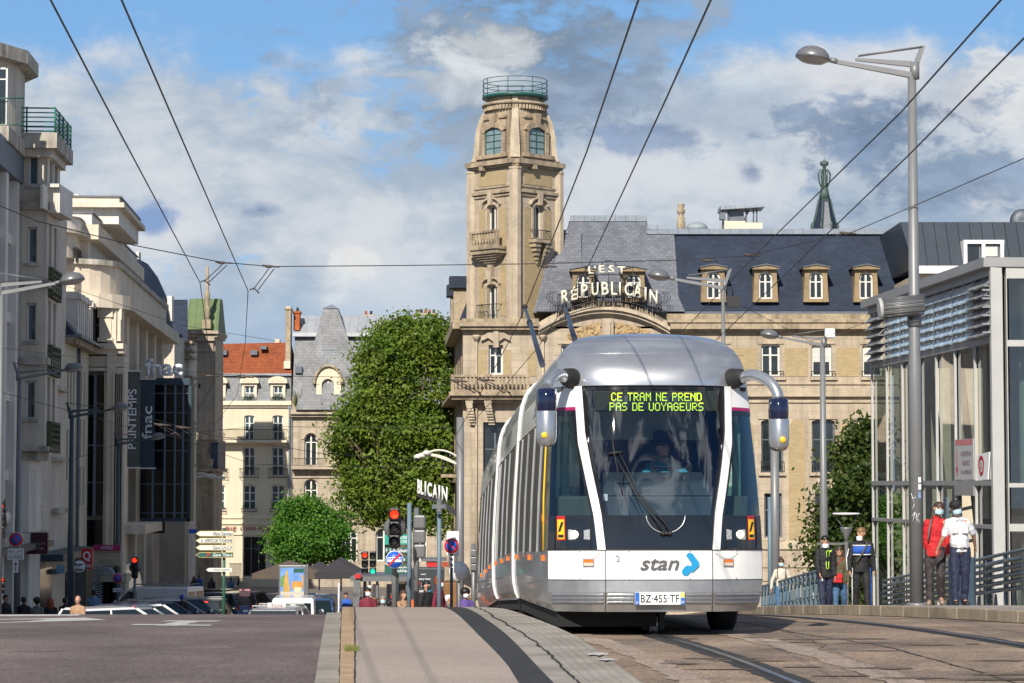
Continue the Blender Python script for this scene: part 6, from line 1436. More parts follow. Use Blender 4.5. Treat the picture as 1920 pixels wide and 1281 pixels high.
b = MB(); b.hexa([FSl.P(-.1, Zrow[6], .28), FSl.P(LS+.1, Zrow[6], .28), (XC+14, YC-.3, Zrow[6]), (XC+14, YF, Zrow[6])], [FSl.P(-.1, Zrow[6]+.22, .28), FSl.P(LS+.1, Zrow[6]+.22, .28), (XC+14, YC-.3, Zrow[6]+.10), (XC+14, YF, Zrow[6]+.10)]); b.build('roof', M_alu, stn)
FSf = Fac(0, YC); fx = lambda x: X(x, YC); fz = lambda y: Zp(y, YC)
b = MB(); FSf.pb(b, 1866, 512, 1888, 1330, -.2, .05); FSf.pb(b, 1886, 520, 1894, 1330, -.1, .10); b.build('corner_post', M_alul, stn)
b = MB()
for y0, y1 in ((498, 522), (638, 650), (906, 914), (982, 996)): FSf.box(b, fx(1888), fx(1888)+12, fz(y1), fz(y0), -.15, .08)
for u in (3.0, 6, 9, 12): FSf.box(b, fx(1888)+u, fx(1888)+u+.1, zg, fz(520), -.15, .09)
b.build('transom', M_alul, stn)
for y0, y1 in ((522, 638), (650, 906), (914, 982), (996, 1300)):
    for u in (0, 3.0, 6, 9):
        b = MB(); b.poly([FSf.P(fx(1894)+u, fz(y1), 0), FSf.P(fx(1888)+u+3.0, fz(y1), 0), FSf.P(fx(1888)+u+3.0, fz(y0), 0), FSf.P(fx(1894)+u, fz(y0), 0)]); b.build('glass_pane', M_stg, stn)
for k in range(6): b = MB(); FSl.box(b, LS-.02, LS+.05, fz(545+k*16), fz(544+k*16-2), .1, .3); b.build('louvre', M_alu, stn)
u0, u1 = 5*cw, 6*cw
b = MB(); FSl.box(b, u0+.1, u1-.1, zg, Zrow[2]-.25, -.5, -.4); b.build('lift_door', mat('door_steel', (.20, .20, .20), .35, metal=.6, var=.2, vs=2), stn)
b = MB(); FSl.box(b, u0+.48*cw, u0+.52*cw, zg, Zrow[2]-.25, -.4, -.36); FSl.box(b, u0+.04, u1-.04, Zrow[2]-.3, Zrow[2]-.06, -.4, .05); b.build('door_frame', M_alu, stn)
nt_ = MB(); FSl.box(nt_, u0+.07, u1-.07, Zrow[2]+.08, Zrow[2]+1.05, -.04, .03); notice = nt_.build('notice', mat('notice_grey', (.45, .45, .45), .5, var=.05), stn)
b = MB()
for k in range(20): uu = u0+.1+k*(cw-.24)/20; FSl.poly(b, [(uu, Zrow[2]+.90), (uu+.035, Zrow[2]+.90), (uu+.07, Zrow[2]+1.04), (uu+.035, Zrow[2]+1.04)], .03, .034)
FSl.box(b, u0+.22, u0+.27, Zrow[2]+.35, Zrow[2]+.80, .03, .035); FSl.poly(b, [(u0+.245, Zrow[2]+.15), (u0+.34, Zrow[2]+.37), (u0+.15, Zrow[2]+.37)], .03, .035); b.build('notice_arrow', M_maroon and mat('notice_red', (.36, .03, .04), .5, var=0), notice)
for k, t_ in enumerate(('ACCES PIETONS', 'GARE SNCF', 'VIA LA REPUBLIQUE')): lettering(t_, notice, mat('notice_text', (.16, .05, .06), .6, var=0), FSl.P(u0+cw*.60, Zrow[2]+.70-k*.22, .036), FSl.U, (0, 0, 1), cw*(.52 if k != 1 else .36), .11)
b = MB(); FSl.poly(b, [(u1+.08, Zrow[2]+.08), (u1+cw*.52, Zrow[2]+.08), (u1+cw*.62, Zrow[2]+.72), (u1+.08, Zrow[2]+.66)], -.05, -.02); rn = b.build('round_notice', M_whitel, stn)
b = MB(); c0 = (u1+.44, Zrow[2]+.40)
pts = [(.26*math.cos(a)*(1.0 if math.sin(a) > 0 else .85), .24*math.sin(a)) for a in [2*math.pi*i/20 for i in range(20)]]; inn = [(x*.62, y*.62) for x, y in pts]
for i in range(20):
    j = (i+1) % 20; FSl.poly(b, [(c0[0]+pts[i][0], c0[1]+pts[i][1]), (c0[0]+pts[j][0], c0[1]+pts[j][1]), (c0[0]+inn[j][0], c0[1]+inn[j][1]), (c0[0]+inn[i][0], c0[1]+inn[i][1])], -.02, -.012)
b.build('ring', MATS['notice_red'] if 'notice_red' in MATS else M_red, rn); lettering('5', rn, M_btext, FSl.P(c0[0], c0[1], -.01), FSl.U, (0, 0, 1), .11, .16, bold=.03)
def capsule(b, p, q, r1, r2, n=10):
    p, q = Vector(p), Vector(q); d = q-p; L_ = d.length; d = d/L_ if L_ > 1e-6 else Vector((0, 0, 1)); ps = []; rs = []
    for k in range(4): a = math.pi/2*k/4; ps.append(p-d*r1*math.cos(a)); rs.append(max(.001, r1*math.sin(a)))
    ps.append(p); rs.append(r1); ps.append(q); rs.append(r2)
    for k in range(3, -1, -1): a = math.pi/2*k/4; ps.append(q+d*r2*math.cos(a)); rs.append(max(.001, r2*math.sin(a)))
    b.tube(ps, rs, n)
def blend(b, name, m, par, vox, sm=4):
    o = b.bl(name, m, par)
    r = o.modifiers.new('remesh', 'REMESH'); r.mode = 'VOXEL'; r.voxel_size = vox; r.use_smooth_shade = True
    s_ = o.modifiers.new('smooth', 'SMOOTH'); s_.factor = .5; s_.iterations = sm
    return o
fold_t = bpy.data.textures.new('folds', 'CLOUDS'); fold_t.noise_scale = .11; fold_t.noise_depth = 3
def crease(o, fine):
    if not fine: return
    m = o.modifiers.new('folds', 'DISPLACE'); m.texture = fold_t; m.strength = .045; m.mid_level = .5; m.texture_coords = 'LOCAL'
M_skin = mat('skin', (.50, .27, .18), .5, var=.06, vs=8); M_skind = mat('skin_dark', (.12, .06, .035), .5, var=.06)
M_mask = mat('mask_blue', (.42, .62, .70), .7, var=.05); M_maskw = mat('mask_white', (.7, .74, .78), .7, var=.05); M_maskk = mat('mask_black', (.02, .02, .022), .7, var=0)
def cl(name, c, r=.75, v=.2): return mat('cloth_'+name, c, r, var=v, vs=9, bump=.3, bs=25)
K_black = cl('black', (.012, .012, .014)); K_navy = cl('navy', (.018, .024, .06)); K_red = cl('red', (.50, .012, .018)); K_white = cl('white', (.66, .67, .70)); K_blue = cl('blue', (.02, .10, .46))
K_jean = cl('jeans', (.05, .12, .24)); K_cream = cl('cream', (.60, .54, .46)); K_grey = cl('grey', (.14, .145, .15)); K_tan = cl('tan', (.38, .23, .14)); K_maroon = cl('maroon', (.16, .012, .03)); K_lblue = cl('light_blue', (.16, .26, .42)); K_olive = cl('olive', (.09, .08, .04))
H_black = mat('hair_black', (.010, .008, .007), .5, var=.2); H_brown = mat('hair_brown', (.055, .03, .018), .5, var=.3, vs=20); H_red = mat('hair_red', (.26, .045, .01), .5, var=.3, vs=20); H_fair = mat('hair_fair', (.20, .11, .045), .5, var=.3, vs=20); H_grey = mat('hair_grey', (.22, .2, .19), .5, var=.3, vs=20)
def person(loc, label, top=K_black, low=K_navy, hair=H_black, rz=0., h=1.72, legs=((18, 6), (-14, 22)), arms=((-10, 8, 15), (12, 8, 20)), lean=(0, 0), head=(0, 0), mask=None, hs='short', fine=True, sleeve='long', bulk=1., shoe=None, skin=None, group=None, seat=False, coat=0., female=False, name='person', hip=None):
    """legs: (hip angle, knee flex) left/right; arms: (swing, out, elbow); angles in degrees, facing -y"""
    skin = skin or M_skin; vox = (.009 if fine else .026)*h/1.72; k = h/1.75
    root = empty(name, loc, label, 'person', group, rz=R(rz)); S_ = lambda x, y, z: Vector((x, y, z))*k
    ly, lx = R(lean[0]), R(lean[1])
    def tors(v):
        v = Vector(v); z = v.z-.95; return Vector((v.x+z*math.sin(lx), v.y-z*math.sin(ly), .95+z*math.cos(ly)*math.cos(lx)))
    J = {}
    for i, s_ in ((0, -1), (1, 1)):
        a, kn = R(legs[i][0]), R(legs[i][1]); hp = Vector((s_*.09, 0, .93)); kx = s_*(.035 if not seat else .07)
        k_ = hp+Vector((kx*.4, -math.sin(a), -math.cos(a)))*.43; an = k_+Vector((0, -math.sin(a-kn), -math.cos(a-kn)))*.42
        J['h', i], J['k', i], J['a', i] = hp, k_, an; J['t', i] = an+Vector((s_*.02, -.15*math.cos((a-kn)*.6), -.045+.12*math.sin((a-kn)*.9)*(1 if a-kn < 0 else .6)))
        sh = tors((s_*(.155 if female else .178), .0, 1.405)); sw, ab, eb = [R(q) for q in arms[i][:3]]
        el_ = sh+Vector((s_*math.sin(ab), -math.sin(sw)*math.cos(ab), -math.cos(sw)*math.cos(ab)))*.29; inw = R(18 if len(arms[i]) == 3 else 0)
        dr = Vector((-s_*math.sin(eb)*math.sin(inw)+s_*math.sin(ab)*.5, -math.sin(sw+eb), -math.cos(sw+eb))).normalized(); wr = el_+dr*.25
        J['s', i], J['e', i], J['w', i], J['d', i] = sh, el_, wr, dr
    zmin = min(J['a', i].z-.085 for i in (0, 1)) if not seat else .93-.45
    sh_ = Vector((0, 0, -zmin))
    for key in J:
        if key[0] != 'd': J[key] = (J[key]+sh_)*k
    T = lambda x, y, z: (tors((x, y, z))+sh_)*k
    nk = T(0, .0, 1.50); hc = T(0, -.015, 1.64); hc += Vector((math.sin(R(head[1]))*.07*k, 0, 0))
    yaw = R(head[0]); HM = Matrix.Translation(hc) @ Matrix.Rotation(yaw, 4, 'Z') @ Matrix.Rotation(R(head[1]), 4, 'Y') @ Matrix.Scale(k*1.07, 4)
    b = MB(); b.s = True
    b.M = HM; b.ell((0, .01, .02), .078, .098, .105, 14, 10); b.ell((0, -.025, -.055), .055, .065, .062, 12, 8); b.ell((0, -.095, -.008), .014, .020, .024, 8, 6); b.ell((0, -.083, -.055), .025, .014, .010, 8, 5)
    for s_ in (-1, 1): b.ell((s_*.080, .012, .0), .010, .018, .028, 6, 6)
    b.M = None
    capsule(b, T(0, .01, 1.46), hc-Vector((0, -.01*k, .05*k)), .055*k, .052*k)
    fw = .90 if female else 1.
    b.ell(T(0, .0, 1.28), .155*k*fw, .105*k, .20*k); b.ell(T(0, 0, 1.08), .125*k*fw*bulk, .095*k*bulk, .17*k); b.ell(T(0, .0, .96), .155*k, .105*k, .12*k)
    capsule(b, J['s', 0].lerp(J['s', 1], .12), J['s', 0].lerp(J['s', 1], .88), .06*k, .06*k)
    for i, s_ in ((0, -1), (1, 1)):
        capsule(b, J['h', i], J['k', i], .080*k, .052*k); capsule(b, J['k', i], J['a', i], .052*k, .036*k); capsule(b, J['a', i], J['t', i], .036*k, .03*k)
        capsule(b, J['s', i], J['e', i], .050*k, .038*k); capsule(b, J['e', i], J['w', i], .038*k, .026*k)
        d = J['d', i]; w_ = J['w', i]; side = Vector((0, -1, 0)) if abs(d.y) < .8 else Vector((0, 0, 1)); side = (side-d*side.dot(d)).normalized()
        if fine:
            capsule(b, w_+d*.03*k+side*.018*k, w_+d*.075*k+side*.024*k, .018*k, .014*k, 8); capsule(b, w_+d*.03*k-side*.018*k, w_+d*.075*k-side*.022*k, .018*k, .014*k, 8)
            cu = Vector((-s_, 0, 0)); cu = (cu-d*cu.dot(d)).normalized()
            for f in range(4):
                o_ = side*(.030-.020*f)*k; ln = (.036, .042, .040, .031)[f]*k; p0 = w_+d*.078*k+o_; p1 = p0+d*ln+cu*.010*k; p2 = p1+d*ln*.5+cu*.018*k
                capsule(b, p0, p1, .0095*k, .0088*k, 6); capsule(b, p1, p2, .0088*k, .008*k, 6)
            t0 = w_+d*.030*k+side*.03*k; t1 = t0+d*.032*k+side*.022*k+cu*.01*k; capsule(b, t0, t1, .012*k, .010*k, 6); capsule(b, t1, t1+d*.026*k, .010*k, .009*k, 6)
        else: capsule(b, w_, w_+d*.13*k, .034*k, .026*k, 8)
    body_ = blend(b, 'body', skin, root, vox, 3)
    b = MB(); b.s = True; g = .012+coat*.6
    b.ell(T(0, .0, 1.27), (.165*fw+g*.6)*k, (.115+g*.6)*k, .22*k); b.ell(T(0, 0, 1.08), (.140*fw*bulk+g)*k, (.108*bulk+g)*k, .20*k); zlo = 1.0 if coat == 0 else .93; b.lathe([(1, 0), (1, .1*k), (.93, .22*k)], T(0, 0, zlo-.10), 16, (.152+g)*k, (.110+g)*k)
    capsule(b, J['s', 0].lerp(J['s', 1], .08), J['s', 0].lerp(J['s', 1], .92), (.058+g*.4)*k, (.058+g*.4)*k)
    for i in (0, 1): capsule(b, T(0, .01, 1.455), J['s', i], .062*k, (.05+g*.5)*k)
    if sleeve != 'none': capsule(b, T(0, .02, 1.46), T(0, .015, 1.51), .075*k, .062*k)
    for i in (0, 1):
        if sleeve == 'long': capsule(b, J['s', i], J['e', i], (.050+g)*k, (.041+g*.8)*k); capsule(b, J['e', i], J['w', i].lerp(J['e', i], .06), (.041+g*.8)*k, (.031+g*.5)*k)
        elif sleeve == 'short': capsule(b, J['s', i], J['s', i].lerp(J['e', i], .72), (.05+g)*k, (.052+g)*k)
    topo = blend(b, 'top', top, root, (.014 if fine else .03)*k, 4); crease(topo, fine)
    b = MB(); b.s = True; g = .02
    b.ell(T(0, .0, .97), .172*k, .125*k, .10*k)
    for i in (0, 1): capsule(b, J['h', i], J['k', i], (.088+g*.6)*k, (.060+g)*k); capsule(b, J['k', i], J['a', i].lerp(J['k', i], -.02), (.058+g)*k, (.046+g)*k)
    lo = blend(b, 'trousers', low, root, (.014 if fine else .03)*k, 4); crease(lo, fine)
    for i, s_ in ((0, -1), (1, 1)):
        b = MB(); b.s = True; a_, t_ = J['a', i], J['t', i]; dn = Vector((0, 0, -.035*k)); capsule(b, a_+dn+Vector((0, .03*k, -.01*k)), t_+Vector((0, 0, -.0*k)), .054*k, .047*k); capsule(b, a_+Vector((0, 0, .02*k)), a_+dn, .048*k, .052*k); blend(b, 'shoe', shoe or M_blkm, root, .013*k if fine else .02*k, 2)
    b = MB(); b.s = True; b.M = HM
    if hair:
        pr = [(.0, .128), (.045, .120), (.075, .095), (.088, .06), (.090, .03)]
        b.lathe(pr[::-1], (0, .018, .0), 16, 1., 1.22); b.ell((0, .055, .01), .082, .065, .085, 12, 8)
        if hs in ('long', 'wave'):
            for s_ in (-1, 1): capsule(b, (s_*.068, .03, .03), (s_*.085, .03, -.18), .035, .045)
            capsule(b, (0, .08, 0), (0, .085, -.2), .06, .055)
        if hs == 'tail': b.ell((0, .12, .03), .035, .035, .04); capsule(b, (0, .13, .0), (.0, .12, -.22), .03, .015)
        if hs == 'bun': b.ell((0, .06, .14), .045, .045, .04)
        if hs == 'braids':
            for s_ in (-1, 1): capsule(b, (s_*.075, .03, -.02), (s_*.11, -.06, -.26), .02, .014)
        if hs == 'afro': b.ell((0, .03, .06), .13, .13, .11, 14, 9)
        if hs != 'bald': blend(b, 'hair', hair, root, .011*k if fine else .02*k, 2)
    if hs == 'cap':
        b = MB(); b.s = True; b.M = HM; b.lathe([(.103, .035), (.104, .07), (.092, .11), (.05, .135), (0, .14)], (0, .012, 0), 18, 1., 1.18); b.ell((0, -.12, .045), .075, .07, .012); b.bl('cap', K_black, root)
    if fine:
        for s_ in (-1, 1):
            b = MB(); b.M = HM; b.s = True; b.ell((s_*.032, -.083, .012), .014, .008, .007, 8, 5); b.bl('eye', M_btext, root)
            b = MB(); b.M = HM; b.s = True; b.ell((s_*.033, -.084, .030), .020, .008, .004, 8, 4); b.bl('eyebrow', hair or H_brown, root)
    if mask:
        mm, dz_ = mask; b = MB(); b.s = True; b.M = HM
        b.grid(lambda u, v: ((u-.5)*2*.074*(1-.25*abs(v-.5)), -.035-.078*math.cos((u-.5)*2.6)*(1-.12*abs(v-.5)*2), dz_-.085+.088*v), 10, 5); b.bl('face_mask', mm, root, solid=.004)
    return root, J, T, k, topo, lo
def onp(px, d, dz=.15): return Vector((X(px, d), d, gzr(d)+dz))
GP = 'people walking on the right pavement'
r, J, T, k, tp, lo = person(onp(1750, 41.3), 'woman in a bright red sweatshirt with braids, leaning on a man in a cap', K_red, mat('cloth_speckled', (.045, .035, .04), .8, var=.9, vs=18), H_brown, rz=-8, h=1.74, legs=((6, 3), (22, 42)), arms=((-4, 6, 6), (8, 4, 10)), lean=(0, 5), head=(14, 12), mask=(M_mask, .0), hs='braids', coat=.012, female=True, shoe=mat('shoe_gold', (.30, .22, .18), .4, var=.4, vs=20), group=GP)
b = MB(); b.s = True; b.tube([T(-.13, -.155, 1.10), T(-.12, -.165, 1.30), T(-.10, -.10, 1.46), T(-.1, .06, 1.47)], .016, 6); b.bl('bag_strap', K_grey, r)
r, J, T, k, tp, lo = person(onp(1797, 40.6), 'man in a white short-sleeved shirt, dark cap and navy trousers', K_white, K_navy, H_black, rz=4, h=1.72, legs=((5, 4), (-5, 6)), arms=((-14, 14, -22), (-26, 24, -18)), lean=(2, -4), head=(-12, -12), mask=(M_mask, -.005), hs='cap', sleeve='short', bulk=1.18, shoe=M_blkm, group=GP)
b = MB(); b.s = True; b.lathe([(.150*k, -.02), (.155*k, 0), (.150*k, .02)], T(0, 0, .965), 24, 1.03, .80); b.bl('belt', M_blkm, r)
b = MB(); b.box(-.03, .03, -.135*k, -.12*k, T(0, 0, .965).z-.02, T(0, 0, .965).z+.02); b.bl('belt_buckle', M_chrome, r)
for s_ in (-1, 1):
    b = MB(); p = T(s_*.085, -.138, 1.27); b.hexa([p+Vector((-.05, 0, -.05)), p+Vector((.05, 0, -.05)), p+Vector((.05, .03, -.05)), p+Vector((-.05, .03, -.05))], [p+Vector((-.05, .0, .05)), p+Vector((.05, .0, .05)), p+Vector((.05, .03, .05)), p+Vector((-.05, .03, .05))]); b.bl('shirt_pocket', mat('cloth_white_shade', (.58, .59, .62), .8, var=.1), r, bevel=.008)
for s_ in (-1, 1): b = MB(); b.prism([(0, 0), (s_*.07, .02), (s_*.05, -.055)], lambda a, c_, d: T(0, -.088-d, 1.475)+Vector((a, 0, c_)), 0, .012); b.bl('collar', K_white, r)
r, J, T, k, tp, lo = person(onp(1612, 51.5), 'man in a black and blue tracksuit looking to the side, mask under chin', K_black, K_black, H_fair, rz=6, h=1.78, legs=((-6, 4), (16, 8)), arms=((4, 13, 8), (-2, 15, 12)), head=(-52, 0), mask=(M_maskw, -.055), hs='short', coat=.035, shoe=K_white, group=GP)
b = MB(); b.s = True; b.lathe([(.205*k, -.085), (.215*k, .0), (.212*k, .085)], T(0, 0, 1.30), 20, 1., .76, a0=math.pi*1.12, a1=math.pi*1.88); b.bl('blue_chest_band', K_blue, r, solid=.006)
for dz in (-.095, .095): b = MB(); b.s = True; b.lathe([(.215*k, -.012), (.215*k, .012)], T(0, 0, 1.30+dz), 20, 1., .77, a0=math.pi*1.12, a1=math.pi*1.88); b.bl('white_trim', K_white, r, solid=.006)
for i, s_ in ((0, -1), (1, 1)):
    b = MB(); o_ = Vector((s_*.088, -.01, 0)); b.tube([J['s', i]+o_*.9+Vector((0, 0, -.08)), J['e', i]+o_*.8, J['w', i]+o_*.62], .014, 5); b.bl('sleeve_stripe', K_white, r)
    b = MB(); o_ = Vector((s_*.105, -.005, 0)); b.tube([J['h', i]+o_, J['k', i]+o_*.8, J['a', i]+o_*.65], .016, 5); b.bl('leg_stripe', K_white if i == 0 else K_blue, r)
b = MB(); b.s = True; b.tube([T(.11, -.02, 1.50), T(.09, -.165, 1.40), T(-.03, -.20, 1.22), T(-.12, -.17, 1.07), T(-.14, .0, 1.0)], .018, 6); b.bl('shoulder_strap', K_olive, r)
r, J, T, k, tp, lo = person(onp(1545, 54.6), 'woman in a black jacket with neon green print and navy tracksuit bottoms', K_black, K_navy, H_black, rz=3, h=1.76, legs=((16, 8), (-8, 16)), arms=((18, 7, 22), (2, 9, 12)), mask=(M_maskw, -.055), hs='tail', coat=.035, female=True, shoe=K_grey, group=GP)
M_neon = mat('neon_print', (.50, .85, .05), .6, var=0)
b = MB(); yy = T(0, -.185, 1.3); sc = k
b.tube([yy+Vector(p)*sc for p in ((-.0, .0, -.02), (.0, 0, .12), (.03, 0, .15), (.06, 0, .12), (.06, 0, .0))], .009, 5); b.tube([yy+Vector(p)*sc for p in ((.06, 0, .12), (.12, .01, .14), (.08, 0, .10))], .012, 5); b.tube([yy+Vector(p)*sc for p in ((-.01, -.01, -.10), (-.01, -.01, -.25), (.02, -.01, -.27), (.045, -.01, -.25), (.045, -.01, -.10))], .008, 5); b.bl('jacket_print', M_neon, r)
b = MB(); b.s = True; b.lathe([(.036, -.002), (.036, .004), (0, .006)], J['h', 0].lerp(J['k', 0], .35)+Vector((-.02, -.115, 0)), 12, axis='y'); b.bl('badge', K_white, r)
r, J, T, k, tp, lo = person(onp(1572, 59), 'woman in a dark jacket carrying a red shoulder bag', K_olive, K_jean, H_brown, rz=-10, h=1.70, legs=((14, 6), (-10, 18)), arms=((6, 6, 8), (4, 10, 14)), hs='long', coat=.02, female=True, group=GP)
b = MB(); b.box(-.17, .17, -.075, .075, -.11, .11); bag = b.bl('red_bag', K_red, r, bevel=.02); bag.location = T(-.10, -.24, .98)
b = MB(); b.box(-.172, .172, -.09, -.07, .0, .115); fl_ = b.bl('bag_flap', K_red, bag, bevel=.008); b = MB(); b.tube([T(-.25, -.24, 1.06), T(-.1, -.17, 1.28), T(.1, -.06, 1.48), T(.12, .06, 1.45)], .013, 5); b.bl('bag_strap', K_red, r)
r, J, T, k, tp, lo = person(onp(1463, 65.5), 'woman in a cream top and jeans walking behind the arched railing', K_cream, K_jean, H_brown, rz=0, h=1.64, legs=((16, 8), (-8, 18)), arms=((2, 22, 6), (4, 24, 6)), mask=(M_mask, 0), hs='bun', female=True, group=GP)
for s_ in (-1, 1): b = MB(); b.tube([T(s_*.11, -.10, 1.2), T(s_*.12, -.12, 1.32), T(s_*.12, -.05, 1.46), T(s_*.1, .06, 1.44)], .012, 5); b.bl('strap', M_blkm, r)
person(Vector((X(1512, 63), 63, gzr(63)-.68)), 'person in a black coat with red scarf, half hidden behind the arched railing', K_black, K_jean, K_red if False else H_brown, rz=180, h=1.62, fine=False, hs='long', coat=.03, group=GP)
vF = S1 @ Vector((.27, 1.62, .62)); r, J, T, k, tp, lo = person(vF, 'tram driver in a teal polo shirt leaning over the steering wheel', cl('teal', (.05, .28, .38)), K_navy, H_black, rz=-3, h=1.80, seat=True, legs=((78, 60), (82, 62)), arms=((50, 22, 38, 0), (46, 20, 40, 0)), lean=(14, -4), head=(24, 4), sleeve='short', hs='short')
b = MB(); b.s = True; b.M = None
r.location.z += .42
rp = random.Random(31)
def bg(px, d, label, top, low=K_black, hair=H_black, h=1.72, rz=0, group='people in the street below the crest', **kw):
    z = gz(d)+(.12 if px < 330 and d < 130 else 0)
    a = rp.uniform(8, 22); kw.setdefault('legs', ((a, 8), (-a, 14)))
    return person(Vector((X(px, d), d, z)), label, top, low, hair, rz=rz+rp.uniform(-12, 12), h=h, fine=False, group=group, **kw)
bg(15, 84, 'bearded man in black at the left edge beside the sign pole', K_black, h=1.74, rz=70); bg(49, 80, 'person in black walking just right of the sign pole', K_black, K_black, h=1.75, rz=170)
bg(74, 78, 'person with afro hair, grey and black jacket', K_grey, K_black, h=1.68, rz=180, hs='afro'); bg(99, 80, 'person with red hair and a black top', K_black, K_black, H_red, h=1.70, rz=180, hs='long')
bg(126, 82, 'person in a black hood near the dark street lamp', K_black, K_black, h=1.68, rz=160); bg(150, 70, 'head of a bald man in front of the parked car roofs', K_tan, K_black, None, h=1.70, rz=0, hs='bald')
bg(180, 90, 'person in a blue shirt in front of the coach', K_lblue, K_black, H_black, h=1.86, rz=180); bg(249, 132, 'person in black standing left of the middle traffic light', K_black, K_black, H_brown, rz=20, hs='long')
bg(266, 130, 'woman in a dark jacket over a white shirt by the pillars', K_black, K_jean, H_fair, rz=10, hs='long'); bg(283, 128, 'woman in a tan sweater by the store pillars', K_tan, K_black, H_black, rz=30, hs='long')
bg(317, 124, 'person in a light blue hooded top seen from behind', K_lblue, K_navy, H_black, h=1.9, rz=180, coat=.03)
bg(366, 168, 'person in black below the direction signs', K_black, K_black, rz=180, hs='long'); bg(376, 172, 'person with a blue and white backpack below the direction signs', K_blue, K_navy, rz=180); bg(399, 166, 'person in a long black coat below the direction signs', K_black, K_black, rz=180, coat=.05, hs='long'); bg(435, 166, 'person in blue standing right of the green sign post', K_jean, K_jean, rz=180)
bg(344, 92, 'cyclist with a blue helmet beside the black car', K_black, K_black, mat('helmet_blue', (.01, .09, .40), .3, var=0), h=1.75, rz=180, coat=.03)
bg(691, 60, 'person with glasses in a dark red sweater, white mask', K_maroon, K_black, H_black, h=1.60, rz=0, mask=(M_maskw, 0)); bg(681, 78, 'man in a grey jacket and mask looking at a phone by the shelter', K_grey, K_jean, H_black, h=1.84, rz=20, arms=((30, 8, 70), (30, 8, 70)), mask=(M_mask, 0))
bg(703, 66, 'fair-haired person with a pale top in the crowd', K_cream, K_black, H_fair, h=1.66, rz=150); bg(719, 63, 'grey-haired person with a pale blue mask', K_grey, K_black, H_grey, h=1.58, rz=0, mask=(M_mask, 0)); bg(712, 70, 'person with dark hair behind the grey-haired one', K_olive, K_black, H_brown, h=1.74, rz=170)
bg(731, 68, 'person in navy just left of the traffic light pole', K_navy, K_black, H_black, h=1.64, rz=180); bg(757, 61, 'woman in a tan top with raised hand', K_tan, K_black, H_brown, h=1.60, rz=40, hs='long', arms=((60, 10, 60), (10, 8, 20)))
bg(800, 60, 'dark-haired man with a black face mask looking right', K_black, K_black, H_black, h=1.75, rz=58, mask=(M_maskk, 0), coat=.03); bg(823, 59, 'woman with auburn hair tied up and a dark red leather jacket', K_maroon, K_black, H_red, h=1.74, rz=62, mask=(M_maskw, 0), hs='bun', coat=.02, female=True)
bg(842, 62, 'person in a white headscarf in the crowd', K_grey, K_black, K_white, h=1.60, rz=80); bg(873, 61, 'person with curly dark hair, white mask and colourful scarf', cl('scarf', (.10, .06, .25)), K_black, H_black, h=1.66, rz=10, mask=(M_maskw, 0), hs='afro'); bg(884, 66, 'fair-haired person beside the tram', K_grey, K_black, H_fair, h=1.70, rz=170)
bg(720, 84, 'woman with a hair bun in the shelter', K_cream, K_black, H_black, h=1.72, rz=0, hs='bun'); bg(752, 82, 'person in a striped top in the shelter', K_white, K_black, H_black, h=1.68, rz=0)
def sit(px, d, label, top, **kw): return bg(px, d, label, top, K_black, h=1.72, group='guests on the cafe terrace', seat=True, legs=((80, 85), (82, 85)), arms=((20, 10, 60), (25, 10, 60)), **kw)
sit(588, 100, 'guest in black seated left of the white pole', K_black, rz=90); sit(604, 103, 'guest in brown seated under the dark parasol', K_olive, rz=-80, hs='long'); sit(611, 97, 'guest in a black coat leaning on the terrace table', K_black, rz=-60)
bg(650, 104, 'waiter in a bright blue polo shirt', K_blue, K_black, group='guests on the cafe terrace'); sit(663, 101, 'guest in dark clothes beside the yellow chair', K_grey, rz=180); sit(512, 104, 'guest in blue seated left of the poster panel', K_jean, rz=180); sit(484, 106, 'guest in black seated behind the bicycles', K_black, rz=150); sit(496, 108, 'guest in grey seated under the brown parasol', K_grey, rz=100)
M_pg = mat('pole_grey', (.20, .205, .21), .45, metal=.2, var=.08, vs=3); M_pdk = mat('pole_dark', (.05, .075, .09), .45, var=.1); M_pbl = mat('pole_bluegrey', (.13, .19, .24), .5, var=.1)
M_lampg = mat('lamp_grey', (.17, .175, .18), .4, metal=.3, var=.08); M_diff = mat('lamp_diffuser', (.42, .40, .38), .3, var=.05)
